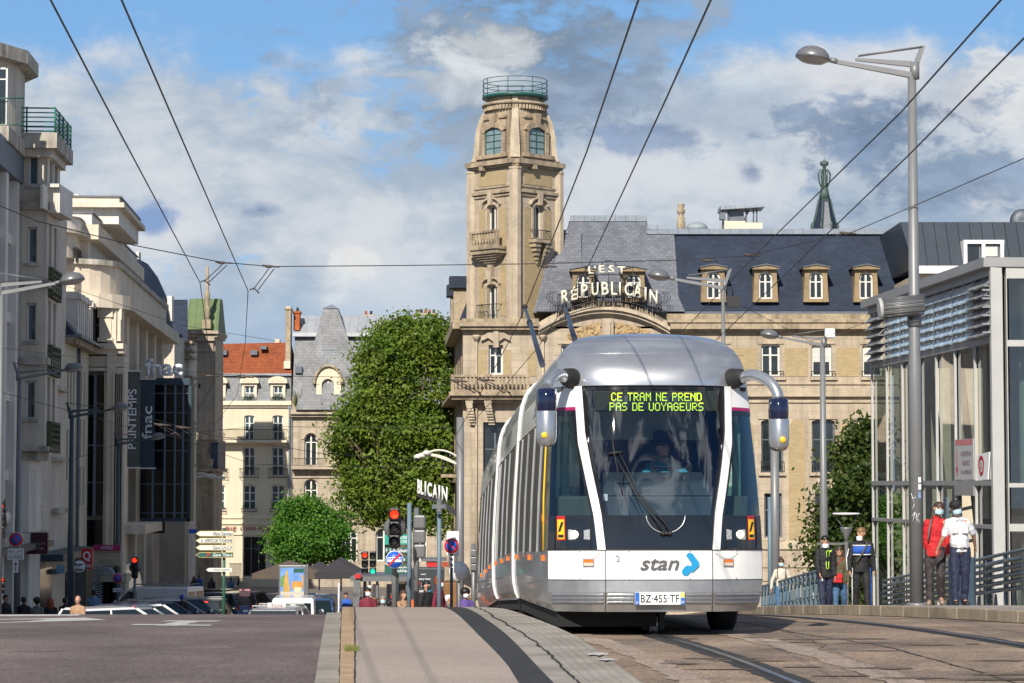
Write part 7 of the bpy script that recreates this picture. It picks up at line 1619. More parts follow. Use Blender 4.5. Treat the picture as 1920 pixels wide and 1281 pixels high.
def street_lamp(px, d, ytop, m, label, arm=-1, dia=.20, bx=None, zb=None, extra=None, group='curved-head street lamps along the street', sc=1.0):
    x = X(px, d); z0 = (gzr(d) if px > 900 else gz(d))+.12 if zb is None else zb; zt = Zp(ytop, d); r = dia/2
    o = empty('street_lamp', (x, d, z0), label, 'street lamp', group)
    b = MB(); b.tube([(x, d, z0), (x, d, z0+(zt-z0)*.45), (x, d, z0+(zt-z0)*.46), (x, d, zt-.25)], [r*1.1, r, r*.9, r*.66], 14); b.build('pole', m, o)
    b = MB(); b.tube([(x, d, z0), (x, d, z0+.08)], r*1.6, 14); b.build('base_plate', m, o)
    b = MB(); P = lambda u, z: Vector((x+arm*u*sc, d, zt+z*sc)); b.tube([P(-.05, -.30), P(-.05, .0)], r*.75, 12)
    b.hexa([P(0, -.28)+Vector((0, -.05, 0)), P(0, -.28)+Vector((0, .05, 0)), P(1.35, -.02)+Vector((0, .03, 0)), P(1.35, -.02)+Vector((0, -.03, 0))], [P(0, -.18)+Vector((0, -.05, 0)), P(0, -.18)+Vector((0, .05, 0)), P(1.35, .05)+Vector((0, .03, 0)), P(1.35, .05)+Vector((0, -.03, 0))])
    b.hexa([P(0, -.08)+Vector((0, -.04, 0)), P(0, -.08)+Vector((0, .04, 0)), P(1.0, .03)+Vector((0, .03, 0)), P(1.0, .03)+Vector((0, -.03, 0))], [P(0, .02)+Vector((0, -.04, 0)), P(0, .02)+Vector((0, .04, 0)), P(1.0, .08)+Vector((0, .03, 0)), P(1.0, .08)+Vector((0, -.03, 0))])
    b.hexa([P(.0, -.1)+Vector((0, -.04, 0)), P(.0, -.1)+Vector((0, .04, 0)), P(-.10, -.12)+Vector((0, .04, 0)), P(-.10, -.12)+Vector((0, -.04, 0))], [P(-.16, .30)+Vector((0, -.04, 0)), P(-.16, .30)+Vector((0, .04, 0)), P(-.24, .30)+Vector((0, .04, 0)), P(-.24, .30)+Vector((0, -.04, 0))])
    for dy in (-.05, .05): b.tube([P(-.18, .28)+Vector((0, dy, 0)), P(.95, .12)+Vector((0, dy, 0))], .014, 5)
    b.tube([P(1.33, .02), P(1.45, .05)], .05, 8); b.build('arm', m, o)
    c0 = P(1.76, .10); b = MB(); M0 = b.M; b.M = Matrix.Translation(c0) @ Matrix.Rotation(arm*R(-9), 4, 'Y'); b.lathe([(.305*sc, -.04*sc), (.31*sc, .0), (.28*sc, .07*sc), (.20*sc, .15*sc), (.1*sc, .185*sc), (0, .195*sc)], (0, 0, 0), 24); hd = b.build('lamp_head', M_lampg, o)
    b = MB(); b.M = Matrix.Translation(c0) @ Matrix.Rotation(arm*R(-9), 4, 'Y'); b.lathe([(0, -.13*sc), (.2*sc, -.10*sc), (.29*sc, -.045*sc), (.30*sc, -.04*sc)], (0, 0, 0), 24); b.build('diffuser', M_diff, hd)
    return o
big = street_lamp(1716, 41.8, 112, M_pg, 'tall grey street lamp on the right pavement, nearest of all, with graffiti', dia=.22, sc=.98)
b = MB(); bx, by = X(1716, 41.8), 41.8
def ring_(z0, z1, r, m, nm): q = MB(); q.tube([(bx, by, z0), (bx, by, z1)], r, 16); q.build(nm, m, big)
ring_(Zp(612, by), Zp(590, by), .125, M_pg, 'pole_clamp')
hb = MB(); hc_ = at(1693, 575, by-.22); u = Vector((1, 0, .10)).normalized()
for k in range(11):
    a = math.pi*(-.5+k/10.); c0 = hc_+Vector((0, -.18*math.cos(a), .17*math.sin(a))); hb.tube([c0-u*.36, c0+u*.36], .010, 4)
heater = empty('heater_speaker', hc_, 'slatted cylindrical loudspeaker clamped on the nearest tall lamp pole', 'loudspeaker'); hb.build('grille', M_lampg, heater)
b = MB(); b.tube([hc_-u*.40, hc_+u*.35], .145, 18); b.build('housing', M_alu, heater); b = MB(); b.tube([hc_-u*.42, hc_-u*.36], .19, 18); b.build('end_cap', M_alul, heater); b = MB(); b.tube([hc_+Vector((.1, .05, -.15)), Vector((bx, by, hc_.z-.25))], .03, 6); b.build('bracket', M_blkm, heater)
for px_, y0, y1, w_, m_, nm in ((1720, 922, 934, 6, K_lblue, 'sticker'), (1721, 895, 905, 5, M_whitel, 'sticker'), (1721, 908, 918, 5, M_whitel, 'sticker')):
    b = MB(); b.box(X(px_-w_/2, by), X(px_+w_/2, by), by-.112, by-.106, Zp(y1, by), Zp(y0, by)); b.build(nm, m_, big)
b = MB()
for (xa, ya), (xb, yb) in (((1705, 925), (1711, 945)), ((1711, 945), (1707, 955)), ((1706, 968), (1712, 960)), ((1712, 960), (1707, 978)), ((1714, 962), (1715, 980)), ((1715, 972), (1720, 962)), ((1716, 972), (1721, 981)), ((1706, 935), (1714, 932))):
    b.tube([(X(xa, by), by-.113, Zp(ya, by)), (X(xb, by), by-.113, Zp(yb, by))], .005, 4)
b.build('graffiti', M_whitel, big)
street_lamp(1357, 66, 524, M_pg, 'grey street lamp rising behind the tram roof', dia=.15)
street_lamp(1543, 80, 634, M_pg, 'grey street lamp between the tram mirror and the glass pavilion', dia=.26)
q = MB(); p = at(1357, 556, 66); q.box(p.x+.08, p.x+.42, 65.85, 66.1, p.z-.3, p.z); q.tube([p+Vector((.0, 0, .2)), p+Vector((.25, 0, .25)), p+Vector((.25, 0, 0))], .02, 5)
tag(q.build('junction_box', M_blkm), 'black junction box strapped to the lamp pole behind the tram', 'box')
q = MB(); p = at(1552, 628, 79.8); q.box(p.x-.1, p.x+.22, 79.6, 79.9, p.z-.1, p.z+.2); tag(q.build('camera', M_whitel, bevel=.03), 'white surveillance camera on the lamp pole beside the pavilion', 'camera')
street_lamp(36, 87, 697, M_pg, 'pale street lamp on the left carrying the no parking sign', arm=1, dia=.22, sc=1.1)
street_lamp(135, 102, 770, M_pdk, 'dark blue street lamp in front of the mansard house', arm=1, dia=.26, sc=1.15)
street_lamp(223, 119, 824, M_pdk, 'dark blue street lamp in front of the department store pillar', arm=1, dia=.25, sc=1.1)
street_lamp(0, 66, 532, M_pg, 'pale street lamp at the left edge of the photo', arm=1, dia=.2, sc=1.1)
def pole(px, d, y0, dia, m, label, name='pole', **kw):
    b = MB(); x = X(px, d); z = gzr(d)+.1 if px > 900 else gz(d); b.tube([(x, d, z), (x, d, Zp(y0, d))], dia/2, 12); b.tube([(x, d, z), (x, d, z+.06)], dia*.9, 12)
    return tag(b.build(name, m), label, 'pole', **kw)
pole(863, 66, 783, .21, M_pg, 'thick grey mast left of the tram', 'mast'); pole(1452, 96, 800, .34, M_pg, 'thick grey mast right of the tram mirror', 'mast')
pole(768, 54, 943, .10, M_pbl, 'slim blue-grey post between the two traffic lights', 'post'); pole(824, 56, 940, .10, M_pbl, 'slim blue-grey post below the pharmacy cross', 'post'); pole(1442, 70, 932, .12, M_pbl, 'square blue-grey post right behind the tram corner', 'post')
M_sig = mat('signal_black', (.012, .012, .013), .45, var=.1); M_lr = mat('light_red', (.8, .08, .02), .4, var=0, emit=(1, .035, .01), es=1.1); M_lg = mat('light_green', (.02, .5, .4), .4, var=0, emit=(.01, .7, .45), es=.8); M_off = mat('lens_off', (.03, .03, .032), .2, var=0)
def traffic_light(px, d, y0, y1, label, lit='r', back=False, pole_=True, wide=1., m=M_sig, disc=False, px_pole=None):
    s_ = FPX/d; h = (y1-y0)/s_; x = X(px, d); zt = Zp(y0, d); w = h/3*.86*wide
    o = empty('traffic_light', (x, d, gz(d)), label, 'traffic light', 'traffic lights at the crossing')
    if pole_: xp = X(px_pole or px, d); b = MB(); b.tube([(xp, d+.1, gz(d)), (xp, d+.1, zt+(.15 if back else -.0))], .06, 12); b.build('pole', M_pg if not back else M_lampg, o)
    for k in range(3):
        zc = zt-h*(k+.5)/3; b = MB(); sg_ = 1 if back else -1
        b.box(x-w/2, x+w/2, d-.02, d+.18, zc-h/6*.96, zc+h/6*.96)
        hs = b.build('housing', m, o, bevel=w*.16)
        if not back:
            b = MB(); b.lathe([(w*.40, .0), (w*.40, .015), (0, .022)][::-1], (x, d-.045, zc), 20, axis='y'); b.lathe([(w*.36, -.002), (0, -.01)], (x, d-.025, zc), 20, axis='y')
            on = (lit == 'r' and k == 0) or (lit == 'g' and k == 2)
            b = MB(); b.lathe([(0, -.012), (w*.25, -.008), (w*.38, 0)], (x, d-.022, zc), 20, axis='y'); b.build('lens', (M_lr if lit == 'r' else M_lg) if on else M_off, hs)
            b = MB(); b.s = True; b.lathe([(w*.42, 0), (w*.44, -.17)], (x, d-.02, zc), 18, axis='y', a0=math.pi*.98, a1=math.pi*2.02); b.build('visor', m, hs, solid=.008)
    if disc: b = MB(); b.lathe([(0, 0), (w*.95, 0), (w*.95, .02), (0, .02)], (x, d+.12, zt-h*.5), 24, axis='y'); b.build('backing_disc', M_lampg, o)
    return o
tl = traffic_light(740, 52, 952, 1027, 'large traffic light showing red above the blue no-trams sign', disc=True)
traffic_light(787, 53, 965, 1047, 'grey backs of a signal head turned away, on the post right of the red light', back=True, m=M_lampg, px_pole=781)
traffic_light(685, 85, 1033, 1078, 'left one of the small twin signals, lit red', wide=.95); traffic_light(700, 85, 1033, 1078, 'right one of the small twin signals, lit green', lit='g', wide=.95, pole_=False)
traffic_light(1, 70, 935, 1010, 'traffic light showing red at the left edge of the photo', disc=True); traffic_light(255, 100, 1043, 1084, 'red traffic light in front of the store pillars', disc=True)
traffic_light(737, 56, 1112, 1146, 'small low signal showing red behind the crowd', wide=.9); traffic_light(8, 72, 1080, 1112, 'small red repeater light low at the left edge', pole_=False)
traffic_light(888, 62, 1030, 1070, 'grey signal head seen from the side beside the tram', back=True, m=M_lampg)
def disc(o, x, y, z, r, m, nm='disc', dy=0., n=28, th=.02): b = MB(); b.lathe([(0, 0), (r, 0), (r, th), (0, th)], (x, y+dy, z), n, axis='y'); return b.build(nm, m, o)
M_sred = mat('sign_red', (.52, .02, .02), .4, var=0); M_sblu = mat('sign_blue_bright', (.01, .10, .52), .4, var=0)
def no_parking(px, py, rpx, d, label, zb=None, dim=1., p=True):
    x, z, r = X(px, d), Zp(py, d), rpx*d/FPX; o = empty('no_parking_sign', (x, d-.08, gz(d)), label, 'road sign', 'round no parking signs')
    a = disc(o, x, d-.1, z, r, M_whitel, 'rim'); b_ = disc(o, x, d-.1, z, r*.95, M_sred, 'red_ring', -.006); c = disc(o, x, d-.1, z, r*.68, M_sblu, 'blue_field', -.012)
    b = MB(); q = r*.70; b.prism([(-q*.62, q*.80), (-q*.80, q*.62), (q*.62, -q*.80), (q*.80, -q*.62)], lambda a_, c_, d_: (x+a_, d-.116-d_, z+c_), 0, .003); b.build('red_bar', M_sred, o)
    if p: b = MB(); b.tube([(x, d, gz(d)), (x, d, z+r)], .035, 8); b.build('post', M_pdk, o)
    return o
def plate(px0, py0, px1, py1, d, m, txt=None, mt=None, label=None, name='plate', cat='road sign', th=.03, lines=None, o=None, **kw):
    x0, x1, z0, z1 = X(px0, d), X(px1, d), Zp(py1, d), Zp(py0, d); b = MB(); b.box(x0, x1, d-th, d, z0, z1); ob = b.build(name, m, o, bevel=.01) if o else tag(b.build(name, m, bevel=.01), label, cat)
    for (t_, fx_, fy, fw_, fh) in (lines or ([(txt, .5, .5, .84, .6)] if txt else [])):
        lettering(t_, ob, mt or M_btext, (x0+(x1-x0)*fx_, d-th-.004, z1-(z1-z0)*fy), (1, 0, 0), (0, 0, 1), (x1-x0)*fw_, (z1-z0)*fh, bold=kw.get('bold', .0), shear=kw.get('shear', 0))
    return ob
n1_ = no_parking(34, 1011, 13.5, 80, 'red and blue no parking sign on the pale pole at far left', p=False)
plate(18, 1028, 48, 1038, 79.8, M_whitel, 'o-o  o-o', o=n1_); plate(17, 1039, 48, 1049, 79.8, M_whitel, 'SAUF LIVRAISONS', o=n1_); q = plate(27, 1050, 38, 1073, 79.8, M_whitel, o=n1_)
b = MB(); xx = X(32.5, 79.7); b.tube([(xx, 79.74, Zp(1070, 79.7)), (xx, 79.74, Zp(1056, 79.7))], .012, 4); b.prism([(-.05, 0), (.05, 0), (0, .09)], lambda a_, c_, d_: (xx+a_, 79.74-d_, Zp(1058, 79.7)+c_), 0, .01); b.build('arrow', M_btext, q)
no_parking(224, 1083, 9.5, 98, 'small no parking sign below the hotels board'); plate(215, 1102, 231, 1109, 98, M_whitel, 'FIN', label='small white plate under the lower no parking sign', cat='road sign')
n3 = no_parking(847, 1023, 14.5, 57, 'no parking sign in front of a white board right of centre')
plate(838, 996, 861, 1041, 57.3, M_whitel, o=n3, name='board'); q = plate(842, 1042, 852, 1064, 56.9, M_whitel, o=n3); b = MB(); xx = X(847, 56.8); b.tube([(xx, 56.85, Zp(1060, 56.8)), (xx, 56.85, Zp(1046, 56.8))], .008, 4)
for s_ in (1, -1): b.prism([(-.04, 0), (.04, 0), (0, .07*s_)], lambda a_, c_, d_: (xx+a_, 56.85-d_, Zp(1049 if s_ > 0 else 1057, 56.8)+c_), 0, .01)
b.build('arrow', M_btext, q)
o = empty('blank_disc_sign', (X(861, 58), 58, gz(58)), 'plain white round disc seen from behind, right of the no parking sign', 'road sign'); disc(o, X(861, 58), 57.9, Zp(1070, 58), .235, M_white, 'disc'); b = MB(); b.tube([(X(861, 58), 58, gz(58)), (X(861, 58), 58, Zp(1060, 58))], .03, 8); b.build('post', M_pg, o)
o = empty('end_of_tram_lane_sign', (X(740, 51.6), 51.6, gz(51.6)), 'round blue sign with a white tram crossed by a red bar below the red light', 'road sign'); xx, zz, dd = X(740, 51.6), Zp(1049, 51.6), 51.75
disc(o, xx, dd, zz, .188, M_whitel, 'rim'); disc(o, xx, dd, zz, .176, M_sblu, 'blue_field', -.008)
b = MB(); b.prism([(-.15, -.05), (.15, -.05), (.15, .05), (-.15, .05)], lambda a_, c_, d_: (xx+a_, dd-.012-d_, zz+c_), 0, .004); t_ = b.build('tram_symbol', M_whitel, o)
b = MB(); [b.prism([(x_-.018, .0), (x_+.018, .0), (x_+.018, .035), (x_-.018, .035)], lambda a_, c_, d_: (xx+a_, dd-.017-d_, zz+c_), 0, .002) for x_ in (-.12, -.07, -.02, .03, .08, .125)]; b.build('tram_windows', M_sblu, t_)
b = MB(); b.prism([(-.14, -.11), (-.11, -.14), (.14, .11), (.11, .14)], lambda a_, c_, d_: (xx+a_, dd-.021-d_, zz+c_), 0, .003); b.build('red_bar', M_sred, o)
M_sgn = mat('sign_cream', (.66, .66, .60), .5, var=.05); M_sgr = mat('sign_green', (.01, .09, .07), .5, var=0); M_sgrb = mat('sign_green_bright', (.01, .30, .22), .5, var=0); M_edge = mat('sign_edge', (.45, .38, .14), .5, var=0)
o = empty('direction_signpost', (X(422, 84), 84, gz(84)), 'green post with stacked cream and green arrow-shaped direction signs', 'signpost')
b = MB(); b.tube([(X(422, 84.1), 84.1, gz(84)), (X(422, 84.1), 84.1, Zp(990, 84))], .055, 10); b.build('post', mat('post_green', (.02, .10, .06), .5, var=.1), o)
for y0, t_, c_, mt_ in ((995, 'Place Stanislas', M_sgn, M_gtext), (1008, 'OFFICE DE TOURISME', M_sgn, M_gtext), (1021, 'Gare S.N.C.F.', M_sgn, M_gtext), (1034.5, 'Gare Thiers', M_sgr, M_whitel)):
    h_ = 10.5; pts = [(369, y0+h_/2), (377, y0), (440, y0), (440, y0+h_), (377, y0+h_)]
    b = MB(); b.prism([(X(a_, 84), Zp(c2, 84)) for a_, c2 in pts], lambda a_, c2, d_: (a_, 83.95-d_, c2), 0, .03); s2 = b.build('arrow_sign', M_edge, o)
    b = MB(); b.prism([(X(a_+(1.6 if a_ < 372 else .6 if a_ < 400 else -1), 84), Zp(c2+(1.2 if c2 < y0+3 else -1.2 if c2 > y0+8 else 0), 84)) for a_, c2 in pts], lambda a_, c2, d_: (a_, 83.92-d_, c2), 0, .008); f2 = b.build('sign_face', c_, s2)
    w_ = 52 if 'OFF' in t_ else 36
    lettering(t_, f2, mt_, (X(438-w_/2, 84), 83.90, Zp(y0+h_/2, 84)), (1, 0, 0), (0, 0, 1), w_/FPX*84, 6/FPX*84, shear=.2, bold=.012 if 'Thiers' in t_ else 0)
    if 'Thiers' in t_: lettering('P', f2, M_sred, (X(394, 84), 83.90, Zp(y0+h_/2, 84)), (1, 0, 0), (0, 0, 1), 6/FPX*84, 8/FPX*84, bold=.02)
    if 'OFF' in t_: lettering('i', f2, mt_, (X(381, 84), 83.90, Zp(y0+h_/2, 84)), (1, 0, 0), (0, 0, 1), 2/FPX*84, 6/FPX*84)
b = MB(); b.prism([(X(a_, 84), Zp(c2, 84)) for a_, c2 in ((389, 1067.5), (394, 1064), (438, 1064), (438, 1071), (394, 1071))], lambda a_, c2, d_: (a_, 83.95-d_, c2), 0, .03); s2 = b.build('arrow_sign', M_sgn, o); lettering('chemin piéton', s2, M_gtext, (X(418, 84), 83.91, Zp(1067.5, 84)), (1, 0, 0), (0, 0, 1), 30/FPX*84, 4/FPX*84)
o = empty('green_direction_boards', (X(745, 76), 76, gz(76)), 'green and dark direction boards stacked behind the large red light', 'signpost')
b = MB(); b.tube([(X(745, 76.2), 76.2, gz(76)), (X(745, 76.2), 76.2, Zp(1003, 76))], .06, 8); b.build('post', M_pdk, o)
for y0, y1, m_, ls in ((1002, 1021, M_sgrb, [('TOUTES', .62, .30, .45, .28), ('DIRECTIONS', .66, .70, .6, .28)]), (1026, 1037, M_sgr, [('P  Saint Sébastien', .5, .5, .9, .6)]), (1042, 1053, M_sgr, [('P  Thiers', .45, .5, .6, .6)]), (1058, 1075, M_sgr, [('Cimetière', .6, .28, .6, .24), ('République', .6, .7, .66, .4)])):
    plate(722, y0, 773, y1, 76, m_, mt=M_whitel, lines=ls, o=o, name='direction_board', bold=.01)
plate(55, 998, 94, 1038, 99, mat('plum', (.065, .008, .02), .5, var=.1), mt=mat('plum_letter', (.50, .36, .36), .6, var=0), lines=[('QUALYS', .56, .53, .66, .13), ('HOTEL', .56, .73, .6, .13)], label='dark plum hanging sign reading QUALYS HOTEL', name='hotel_sign', cat='sign', th=.25)
plate(177, 1032, 229, 1062, 98.5, mat('board_tan', (.40, .34, .24), .6, var=.1), mt=M_btext, lines=[('Cour du Roy Rene Stanislas', .5, .10, .9, .10), ('Kyriad Resort', .4, .26, .5, .10), ('Kléber Gare', .45, .58, .5, .10), ('Central Gare', .45, .75, .5, .10), ('Autres Hôtels', .62, .92, .6, .11)], label='tan board listing hotels under a maroon heading', name='hotels_board', cat='sign')
plate(177, 1021, 229, 1032, 98.4, M_maroon, 'HOTELS', M_whitel, label='maroon HOTELS heading panel on top of the tan board', name='hotels_heading', cat='sign', lines=[('HOTELS', .5, .5, .42, .5)], shear=.2)
q = plate(157, 1028, 177, 1066, 106, mat('quick_red', (.55, .01, .02), .4, var=0), mt=M_whitel, lines=[('Q', .5, .38, .72, .5), ('uick', .62, .83, .62, .16)], label='bright red hanging sign with a large white Q', name='restaurant_sign', cat='sign', th=.2, bold=.03)
o = empty('kebab_sign', (X(151, 103), 103, Zp(1075, 103)), 'round white hanging sign reading Burger Kebab', 'sign'); disc(o, X(151, 103), 103, Zp(1062, 103), .30, M_sblue, 'rim', th=.15); disc(o, X(151, 103), 103, Zp(1062, 103), .27, M_whitel, 'face', -.01); lettering('Burger', o, M_btext, (X(151, 103), 102.97, Zp(1058, 103)), (1, 0, 0), (0, 0, 1), .42, .14, shear=.2, bold=.03); lettering('kebab', o, M_btext, (X(151, 103), 102.97, Zp(1067, 103)), (1, 0, 0), (0, 0, 1), .34, .10, shear=.2, bold=.03)
plate(356, 992, 371, 1000, 125, M_sblu, label='small blue street-name plate left of the direction signs', name='street_name_plate', cat='sign'); plate(109, 1058, 124, 1075, 104, mat('poster_blue', (.2, .4, .55), .5, var=.6, vs=9), label='small blue and white lit shop poster under the awning', name='shop_poster', cat='sign')
o = empty('pharmacy_cross', (X(824, 56), 56, Zp(965, 56)), 'grey cross-shaped sign on top of the slim post', 'sign'); b = MB(); r_ = .055; xx, zz = X(824, 56), Zp(950, 56); b.prism([(a_*r_, c_*r_) for a_, c_ in ((-1, -3), (1, -3), (1, -1), (3, -1), (3, 1), (1, 1), (1, 3), (-1, 3), (-1, 1), (-3, 1), (-3, -1), (-1, -1))], lambda a_, c_, d_: (xx+a_, 55.9-d_, zz+c_), 0, .1); b.build('cross', mat('cross_grey', (.10, .13, .14), .4, var=.1), o); b = MB(); b.prism([(a_*r_*.7, c_*r_*.7) for a_, c_ in ((-1, -3), (1, -3), (1, -1), (3, -1), (3, 1), (1, 1), (1, 3), (-1, 3), (-1, 1), (-3, 1), (-3, -1), (-1, -1))], lambda a_, c_, d_: (xx+a_, 55.79-d_, zz+c_), 0, .012); b.build('cross_face', M_lampg, o)
o = empty('entrance_letters', (X(820, 133), 133, Zp(940, 133)), 'white letters of a newspaper name on a dark curved fascia, left of the tram', 'sign')
b = MB()
for k in range(8): 
    xa, xb = 783+k*9.6, 783+(k+1)*9.6; ya, yb = 922+k*2.0+k*k*.42, 922+(k+1)*2.0+(k+1)**2*.42; b.hexa([(X(xa, 133), 133, Zp(ya+9, 133)), (X(xb, 133), 133, Zp(yb+9, 133)), (X(xb, 133), 133.8, Zp(yb+9, 133)), (X(xa, 133), 133.8, Zp(ya+9, 133))], [(X(xa, 133), 133, Zp(ya-3, 133)), (X(xb, 133), 133, Zp(yb-3, 133)), (X(xb, 133), 133.8, Zp(yb-3, 133)), (X(xa, 133), 133.8, Zp(ya-3, 133))])
b.build('fascia', M_blkm, o)
for k, (ch, x_, w_) in enumerate((('B', 786, 6), ('L', 792, 6), ('I', 798, 3), ('C', 806, 9), ('A', 816, 10), ('I', 824, 3), ('N', 834, 11))):
    q = lettering(ch, o, M_whitel, (X(x_, 133), 132.9, Zp(913+(x_-786)*.27, 133)), (1, 0, -.24), (0, 0, 1), w_/FPX*133, 27/FPX*133, bold=.03); md = q.modifiers.new('solid', 'SOLIDIFY'); md.thickness = .25
M_cr = mat('lamp_cream', (.62, .60, .52), .4, var=.05)
for nm_lab, d_, pts in (('pair of cream swan-neck lamps left of the thick mast', 66.5, [((862, 860), (835, 838), (812, 843), (800, 851)), ((862, 872), (840, 866), (815, 848), (790, 856)), ((862, 874), (830, 850), (800, 848), (784, 858))]), ('pair of cream swan-neck lamps on the green-roofed corner house', 180, [((355, 905), (378, 886), (392, 888), (400, 897)), ((358, 900), (375, 892), (400, 890), (414, 899)), ((356, 898), (370, 884), (385, 885), (396, 895))])):
    o = empty('swan_neck_lamps', at(pts[0][0][0], pts[0][0][1], d_), nm_lab, 'street lamp')
    for p4 in pts:
        P4 = [at(a_, c_, d_) for a_, c_ in p4]; crv = [P4[0]*(1-t)**3+P4[1]*3*t*(1-t)**2+P4[2]*3*t*t*(1-t)+P4[3]*t**3 for t in [i/12 for i in range(13)]]
        b = MB(); b.tube(crv, .04*d_/90, 6); nk_ = b.build('neck', M_cr, o); b = MB(); r_ = .15*d_/75; b.lathe([(r_, -.02), (r_*.9, .05*d_/66), (r_*.4, .09*d_/66), (0, .10*d_/66)], crv[-1], 14); b.build('lamp_shade', M_cr, nk_)
o = empty('bowl_lantern', (X(1585, 78), 78, gzr(78)), 'white disc-topped lantern on an inverted cone beside the pavilion', 'street lamp'); xx = X(1585, 78); P = lambda y: Zp(y, 78)
b = MB(); b.lathe([(0, P(966)), (.40, P(965)), (.47, P(963)), (.40, P(961.5)), (0, P(961))], (xx, 78, 0), 24); b.build('reflector_disc', M_whitel, o)
b = MB(); b.lathe([(.05, P(1018)), (.06, P(1008)), (.20, P(992)), (.20, P(988)), (0, P(988))], (xx, 78, 0), 16); b.tube([(xx, 78, gzr(78)-1), (xx, 78, P(1015))], .06, 8)
for s_ in (-1, 1): b.tube([(xx+s_*.12, 78, P(988)), (xx+s_*.36, 78, P(966))], .02, 5)
b.box(xx-.95, xx+.05, 77.95, 78.05, P(1021), P(1017)); b.build('lantern_body', M_lampg, o)
M_rail2 = mat('railing_blue', (.085, .14, .185), .4, var=.1); M_slat = mat('slat_grey', (.05, .058, .065), .35, metal=.2, var=.1)
xr_ = lambda d: 9.35+(d-44)*.030
bays = [38+2.1*i for i in range(14)]
rail = empty('slatted_railing', (xr_(50), 50, gzr(50)), 'blue-grey railing with curved dark slats along the right pavement', 'railing')
for i, d in enumerate(bays):
    x, z = xr_(d), gzr(d)+.15; b = MB(); b.hexa([(x-.02, d-.05, z), (x+.02, d-.05, z), (x+.02, d+.05, z), (x-.02, d+.05, z)], [(x-.02, d-.05, z+1.02), (x+.02, d-.05, z+1.02), (x+.02, d+.05, z+1.02), (x-.02, d+.05, z+1.02)])
    b.build('railing_post', M_rail2, rail)
    if i < len(bays)-1:
        e = bays[i+1]; 
        for k in range(5):
            b = MB(); b.s = True; h = z+.32+k*.135
            def sl_(u, v): dd_ = d+.08+(e-d-.16)*u; return (xr_(dd_)-.03-.10*math.sin(math.pi*u)+.05*v, dd_, gzr(dd_)+.15+.32+k*.135+.085*v-.02*math.sin(math.pi*u))
            b.grid(sl_, 8, 1); b.build('slat', M_slat, rail, solid=.012)
        b = MB(); m_ = (d+e)/2; b.hexa([(xr_(m_)-.015, m_-.16, gzr(m_)+.15), (xr_(m_)+.015, m_-.16, gzr(m_)+.15), (xr_(m_)+.015, m_+.16, gzr(m_)+.15), (xr_(m_)-.015, m_+.16, gzr(m_)+.15)], [(xr_(m_)-.015, m_-.02, gzr(m_)+.45), (xr_(m_)+.015, m_-.02, gzr(m_)+.45), (xr_(m_)+.015, m_+.02, gzr(m_)+.45), (xr_(m_)-.015, m_+.02, gzr(m_)+.45)]); b.build('fin', M_rail2, rail)
b = MB(); b.tube([(xr_(d), d, gzr(d)+1.19) for d in bays], .035, 8); b.build('handrail', M_rail2, rail)
b = MB(); d = 49.0; b.box(xr_(d)-1.0, xr_(d)-.55, 46.9, 47.3, gzr(47)+.15, gzr(47)+1.15); tag(b.build('cabinet', mat('cabinet_blue', (.03, .06, .09), .5, var=.2, vs=3), bevel=.03), 'small dark blue street cabinet behind the couple at the tall pole', 'cabinet')
arch = empty('arched_railing', (7.1, 60, gzr(60)), 'pale blue railing of slender posts joined by small arches next to the tram', 'railing')
ds = [55.4+.95*i for i in range(17)]; xa_ = lambda d: 7.04+(d-56)*.016
for i, d in enumerate(ds):
    x, z = xa_(d), gzr(d)+.15; b = MB(); b.box(x-.035, x+.035, d-.03, d+.03, z, z+1.0); b.build('railing_post', M_rail2, arch)
    if i < len(ds)-1:
        e = ds[i+1]; b = MB(); b.tube([(xa_(d+(e-d)*t), d+(e-d)*t, gzr(d+(e-d)*t)+.15+.72+.22*math.sin(math.pi*t)) for t in [j/8 for j in range(9)]], .018, 5); b.tube([(xa_(d), d, z+.45), (xa_(e), e, gzr(e)+.6)], .012, 4); b.build('railing_arch', M_rail2, arch)
b = MB(); b.tube([(xa_(d), d, gzr(d)+1.17) for d in ds], .03, 6); b.build('handrail', M_rail2, arch)
M_tyre = M_rub; M_cgl = mat('car_glass', (.012, .020, .022), .05, var=0, spec=.9); M_tail = mat('tail_red', (.35, .01, .01), .25, var=0); M_brk = mat('brake_lit', (.8, .02, .02), .3, var=0, emit=(1, .04, .02), es=2.0)
